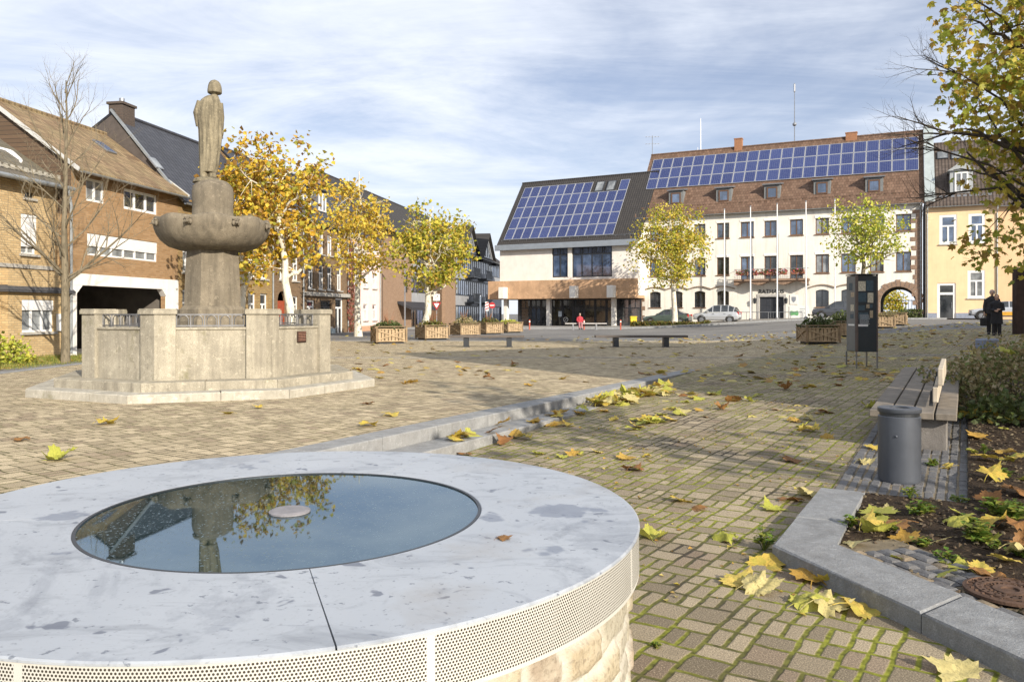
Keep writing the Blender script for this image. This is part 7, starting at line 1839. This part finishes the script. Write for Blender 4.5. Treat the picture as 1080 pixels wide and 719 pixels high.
for px, py, s, k_, lab in NAMED:
    p = ground_at(px, py, 0, 'low'); leaf(p.x, p.y, p.z, s, k_, lab, GL, .28)
BEDL = [(925,540,.26,'lime','large lime leaf on the soil inside the kerb corner'),(912,556,.24,'yellow','yellow leaf lying along the inner kerb edge'),(945,555,.22,'brown','brown leaf in the leaf heap behind the kerb'),(925,562,.26,'lime','broad green yellow leaf topmost of the heap behind the kerb'),(955,568,.2,'ochre','ochre leaf right of the heap behind the kerb'),(903,573,.18,'pale','pale leaf at the near inner kerb corner'),(1045,505,.24,'yellow','bright yellow leaf on the bed right of the sett pad'),(1042,485,.26,'yellow','yellow leaf pointing up beside the sett pad'),(1060,478,.22,'ochre','ochre leaf on the bed under the dry shrub'),(1045,528,.2,'brown','small brown leaf near the corner of the sett pad'),(1070,520,.22,'brown','rusty leaf at the right edge of the bed'),(1075,560,.22,'brown','reddish leaf beside the broad green weeds'),(993,570,.12,'pale','small pale leaf alone on the dark soil'),(1020,440,.28,'yellow','large yellow leaf under the edge of the dry shrub'),(1050,442,.3,'yellow','wide yellow leaf at the front of the dry shrub'),(1074,445,.28,'lime','lime leaf at the right front of the dry shrub'),(1030,460,.22,'ochre','ochre leaf between bench and dry shrub')]
for px, py, s, k_, lab in BEDL:
    p = ground_at(px, py, .08, 'low'); z = (bed_z(p.x, p.y) if inpoly(p.x, p.y, BED) else p.z); leaf(p.x, p.y, z + .02, s, k_, lab, GL, .4)
o = leaf(WX+.72*1.0, WY-.53, WH+.002, .055, 'brown', 'tiny brown leaf lying on the pale well rim', GL, .05); o.location = at(531, 568, 840*.8/238); o.location.z = WH+.002
p = at(1059, 371, 11.0); o = leaf(p.x, p.y, p.z-.02, .24, 'lime', 'bright lime leaf caught on top of the dry shrub', GL, .5)
UPL = [(112,447,.22,'yellow','yellow leaf lying between fountain and well'),(22,464,.17,'brown','brown leaf at the left edge of the plaza'),(62,484,.26,'lime','flat lime leaf on the plaza at lower left'),(240,436,.17,'yellow','yellow leaf in front of the fountain steps'),(272,430,.14,'yellow','small yellow leaf nearest the fountain steps'),(388,449,.22,'yellow','yellow leaf on the edge of the granite kerb'),(388,426,.2,'brown','brown leaf right of the fountain steps'),(412,438,.24,'yellow','wide yellow leaf between the fountain and the kerb')]
for px, py, s, k_, lab in UPL:
    p = ground_at(px, py, 0.006, 'up'); leaf(p.x, p.y, p.z, s, k_, lab, GL, .2)
def scatter(n, fn, label, kinds, smin=.14, smax=.25, tilt=.22):
    made = 0
    while made < n:
        q = fn()
        if q is None: continue
        x, y, z = q; k_ = lr.choice(kinds); leaf(x, y, z, lr.uniform(smin, smax), k_, label[k_] if isinstance(label, dict) else label, GL, tilt); made += 1
def heap(px0, px1, py0, py1, lift):
    def f():
        a = lr.random(); px = px0 + (px1-px0)*a + lr.gauss(0, 5); py = py0 + (py1-py0)*a + lr.gauss(0, 3.5)
        p = ground_at(px, py, 0, 'low'); s = line_s(p.x, p.y); t_ = line_t(p.x, p.y)
        if t_ < 1.95 and s < .41: p.z = .165
        elif s < .05: return None
        return p.x, p.y, p.z + lr.random()*lift
    return f
def lab(where): return {'yellow': 'yellow leaf %s' % where, 'lime': 'lime green leaf %s' % where, 'ochre': 'ochre leaf %s' % where, 'brown': 'brown leaf %s' % where, 'pale': 'pale cream leaf %s' % where}
scatter(72, heap(618, 704, 431, 412, .09), lab('in the long heap along the granite step'), ['yellow', 'yellow', 'ochre', 'lime', 'lime', 'pale'], .17, .27, .45)
scatter(14, heap(478, 556, 476, 462, .05), lab('in the small heap at the near end of the steps'), ['yellow', 'brown', 'ochre', 'lime'], .15, .24, .45)
scatter(16, heap(668, 722, 452, 436, .02), lab('in the loose sunny cluster below the step'), ['lime', 'pale', 'yellow', 'lime'], .17, .25, .3)
scatter(10, heap(560, 610, 452, 440, .02), lab('lying on the lower step'), ['yellow', 'ochre'], .14, .22, .3)
def low_area():
    y = lr.uniform(5.5, 20); x = lr.uniform(-1, 11); s = line_s(x, y)
    if s < .55 or x/y > .62 or inpoly(x, y, BED) or math.hypot(x-WX, y-WY) < 1.6 or mnoise.noise(Vector((x*.7, y*.7, 9))) < .02: return None
    if x/y > .40 and y < 7: return None
    return x, y, g(x, y, 'low')
scatter(90, low_area, lab('scattered on the lower paving'), ['yellow', 'lime', 'ochre', 'brown', 'pale', 'yellow', 'lime', 'brown'], .11, .26, .35)
def up_area():
    y = lr.uniform(13, 22); x = lr.uniform(-6, 4)
    if line_s(x, y) > -.2 or math.hypot(x-FX, y-FY) < 3.1: return None
    return x, y, g(x, y, 'up')
scatter(20, up_area, lab('scattered on the plaza beyond the fountain'), ['yellow', 'ochre', 'yellow', 'brown'])
def bed_area():
    x, y = lr.uniform(2.2, 9), lr.uniform(4.5, 12)
    if not inpoly(x, y, BED) or x/y > .66: return None
    return x, y, bed_z(x, y) + .01
scatter(32, bed_area, lab('on the dark soil of the planting bed'), ['yellow', 'lime', 'brown', 'lime', 'pale', 'yellow'], .10, .24, .5)
# the farther litter as one mass
mb = MB(); r = random.Random(19); n_ = 0
while n_ < 1700:
    y = r.uniform(11, 46) if r.random() < .75 else r.uniform(11, 20); x = r.uniform(-10, y*.66); w = .25 + .75*smooth(2, 14, x)
    if mnoise.noise(Vector((x*.35, y*.35, 4))) < .05 - .4*w or r.random() > w: continue
    if math.hypot(x-FX, y-FY) < 3.1 or (line_s(x, y) > 0 and inpoly(x, y, BED)) or (y < 15 and (x < 2.5 or line_s(x, y) < .6)) or line_s(x, y)*1.0 > 3.2 and line_s(x, y) < 4.6 and -2.5 < line_t(x, y) < 7.5: continue
    z = g(x, y) + (.012 if y < YEND else ASPH + .012); a = r.random()*6.28; s = r.uniform(.13, .26); u = Vector((math.cos(a), math.sin(a), r.uniform(-.15, .5))).normalized(); v = Vector((-math.sin(a), math.cos(a), r.uniform(-.15, .35))).normalized()
    add_leaf(mb, Vector((x, y, z)), u, v, u.cross(v).normalized(), s, True, r.uniform(.1, .5)); n_ += 1
LITM = leaf_mat('leaf_litter', [(.50,.38,.06), (.40,.34,.06), (.46,.28,.05), (.26,.15,.05), (.52,.44,.14)], .2)
n_ = 0
while n_ < 500:
    x, y = r.uniform(-18, -12.4), r.uniform(20.4, 29.3)
    if not inpoly(x, y, P_): continue
    a = r.random()*6.28; u = Vector((math.cos(a), math.sin(a), r.uniform(-.2, .4))).normalized(); v = Vector((-math.sin(a), math.cos(a), r.uniform(-.2, .4))).normalized(); add_leaf(mb, Vector((x, y, .11)), u, v, u.cross(v).normalized(), r.uniform(.1, .2), True, .3); n_ += 1
n_ = 0
while n_ < 900:
    x, y = r.uniform(-1, 7), r.uniform(3.6, 13)
    if line_s(x, y) < .5 or math.hypot(x-WX, y-WY) < 1.42 or inpoly(x, y, BED) or x/y > .66 or mnoise.noise(Vector((x*.9, y*.9, 2))) < -.1: continue
    if x > 1.6 and y < 6.9 and line_s(x, y) > 3.0: continue
    a = r.random()*6.28; u = Vector((math.cos(a), math.sin(a), r.uniform(-.2, .3))).normalized(); v = Vector((-math.sin(a), math.cos(a), r.uniform(-.2, .3))).normalized(); add_leaf(mb, Vector((x, y, g(x, y, 'low')+.004)), u, v, u.cross(v).normalized(), r.uniform(.012, .045), False, .4); n_ += 1
n_ = 0
while n_ < 160:
    x, y = r.uniform(3, 10), r.uniform(1.6, 12)
    if not inpoly(x, y, BED) or x/y < .68: continue
    a = r.random()*6.28; u = Vector((math.cos(a), math.sin(a), r.uniform(-.2, .4))).normalized(); v = Vector((-math.sin(a), math.cos(a), r.uniform(-.2, .4))).normalized(); add_leaf(mb, Vector((x, y, bed_z(x, y)+.02)), u, v, u.cross(v).normalized(), r.uniform(.12, .25), True, .35); n_ += 1
o = mb.build('leaf_litter', LITM); o['kind'] = 'stuff'
p = ground_at(1041, 367, 0, 'up'); t = thing('stone_block', 'small blue grey stone block beyond the dry shrub', 'stone', p, .3); mb = MB(); mb.bbox(-.30, .30, -.2, .2, -.05, .30, .05); mb.build('block', plain('blue_stone', (.22,.25,.33), .8), t)

# long house beyond the right edge of the picture: its shadow lies over the right half of the square
hx, hy = 14.6, -3.0; hth = math.atan2(19, 26)
b = Bld('corner_house', 'long rendered house standing right of the square outside the picture', 'house', hx, hy, hth, None, 0)
# local -y faces away from the square here, which does not matter for a plain block with windows on its long side
W = 34; ez, rz, rd, D = 9.4, 12.6, 4.5, 9
b.r.location = (hx + math.sin(hth)*-0, hy, 0)
mb = MB(); hs = [(1.5+i*2.7, 2.6+i*2.7, z, z+1.6) for i in range(12) for z in (1.0, 4.0, 6.9)]
wall_holes(mb, 0, W, -.5, ez, hs, 0, .2); shell(mb, W, D, -.5, ez, rz, rd); mb.build('wall', P_ORA, b.r)
for h_ in hs: window(b, *h_, F_WHITE, G_DARK, 2, None, .1)
roof_mesh(W, D, ez, rz, rd).build('roof', T_TOWN, b.r)

# ------------------------------------------------------------------ camera, light, sky
cam = bpy.data.cameras.new('camera'); co = bpy.data.objects.new('camera', cam); COL.objects.link(co); co.location = (0, 0, EYE); co.rotation_euler = (math.pi/2, 0, 0)
cam.sensor_width = 36; cam.lens = F/1080*36; cam.shift_y = -(359.5-HY)/1080; cam.clip_start = .05; cam.clip_end = 3000; SC.camera = co
SUN_AZ, SUN_EL = R(32), R(23)                      # azimuth measured from straight behind the camera towards the right
sd = Vector((math.sin(SUN_AZ)*math.cos(SUN_EL), -math.cos(SUN_AZ)*math.cos(SUN_EL), math.sin(SUN_EL)))
sun = bpy.data.lights.new('sun', 'SUN'); sun.energy = 5.0; sun.angle = R(.53); sun.color = (1.0, .905, .765); so = bpy.data.objects.new('sun', sun); COL.objects.link(so); so.rotation_euler = sd.to_track_quat('Z', 'Y').to_euler(); so.location = (20, -20, 30)
w = bpy.data.worlds.new('World'); SC.world = w; w.use_nodes = True; nt = w.node_tree; nt.nodes.clear()
N = nt.nodes.new; Lk = nt.links.new
out = N('ShaderNodeOutputWorld'); bg = N('ShaderNodeBackground'); sky = N('ShaderNodeTexSky'); sky.sky_type = 'NISHITA'; sky.sun_disc = False; sky.sun_elevation = SUN_EL
sky.sun_rotation = math.atan2(sd.x, sd.y); sky.altitude = 200; sky.air_density = 1.0; sky.dust_density = .8; sky.ozone_density = 2.6
tc = N('ShaderNodeTexCoord'); sx = N('ShaderNodeSeparateXYZ'); Lk(tc.outputs['Generated'], sx.inputs[0])
def wm(op, a, b=None, clamp=False):
    m = N('ShaderNodeMath'); m.operation = op; m.use_clamp = clamp
    for i, v in enumerate((a, b)):
        if v is None: continue
        if isinstance(v, (int, float)): m.inputs[i].default_value = v
        else: Lk(v, m.inputs[i])
    return m.outputs[0]
zz = wm('ADD', wm('MAXIMUM', sx.outputs[2], 0.0), .16)
cx_ = wm('DIVIDE', sx.outputs[0], zz); cy_ = wm('DIVIDE', sx.outputs[1], zz); cb = N('ShaderNodeCombineXYZ'); Lk(cx_, cb.inputs[0]); Lk(cy_, cb.inputs[1])
mp = N('ShaderNodeMapping'); Lk(cb.outputs[0], mp.inputs[0]); mp.inputs['Rotation'].default_value = (0, 0, R(18)); mp.inputs['Scale'].default_value = (.75, 1.0, 1); mp.inputs['Location'].default_value = (2.2, .4, 0)
def wnoise(vec, sc, det, ro, di=0):
    n = N('ShaderNodeTexNoise'); Lk(vec, n.inputs['Vector']); n.inputs['Scale'].default_value = sc; n.inputs['Detail'].default_value = det; n.inputs['Roughness'].default_value = ro; n.inputs['Distortion'].default_value = di; return n.outputs['Fac']
n1 = wnoise(mp.outputs[0], .55, 7, .6, .5); mp2 = N('ShaderNodeMapping'); Lk(cb.outputs[0], mp2.inputs[0]); mp2.inputs['Rotation'].default_value = (0, 0, R(-24)); mp2.inputs['Scale'].default_value = (.75, 1.7, 1)
n2 = wnoise(mp2.outputs[0], 1.1, 9, .68, .9)
mr = N('ShaderNodeMapRange'); mr.interpolation_type = 'SMOOTHSTEP'; Lk(wm('ADD', wm('MULTIPLY', n1, .68), wm('MULTIPLY', n2, .32)), mr.inputs[0]); mr.inputs[1].default_value = .33; mr.inputs[2].default_value = .60
hz = N('ShaderNodeMapRange'); Lk(sx.outputs[2], hz.inputs[0]); hz.inputs[1].default_value = .0; hz.inputs[2].default_value = .30; hz.inputs[3].default_value = .7; hz.inputs[4].default_value = .1
cf = wm('ADD', wm('ADD', wm('MULTIPLY', mr.outputs[0], .80), .16), wm('MULTIPLY', hz.outputs[0], .30), True)
CLOUD = 9.2
cm = N('ShaderNodeMix'); cm.data_type = 'RGBA'; Lk(cf, cm.inputs[0]); tint = N('ShaderNodeMix'); tint.data_type = 'RGBA'; tint.blend_type = 'MULTIPLY'; tint.inputs[0].default_value = 1; Lk(sky.outputs[0], tint.inputs[6]); tint.inputs[7].default_value = (1.10, 1.0, 1.06, 1); Lk(tint.outputs[2], cm.inputs[6]); cm.inputs[7].default_value = (CLOUD*.935, CLOUD*.985, CLOUD*1.075, 1)
Lk(cm.outputs[2], bg.inputs[0]); bg.inputs[1].default_value = .083; Lk(bg.outputs[0], out.inputs[0])
SC.view_settings.view_transform = 'Standard'; SC.view_settings.look = 'None'; SC.view_settings.gamma = 1; SC.view_settings.exposure = .5
SC.render.engine = 'CYCLES'; SC.cycles.use_denoising = True; SC.cycles.max_bounces = 8; SC.cycles.diffuse_bounces = 3; SC.cycles.glossy_bounces = 3; SC.cycles.transmission_bounces = 4; SC.cycles.use_adaptive_sampling = True; SC.cycles.adaptive_threshold = .02
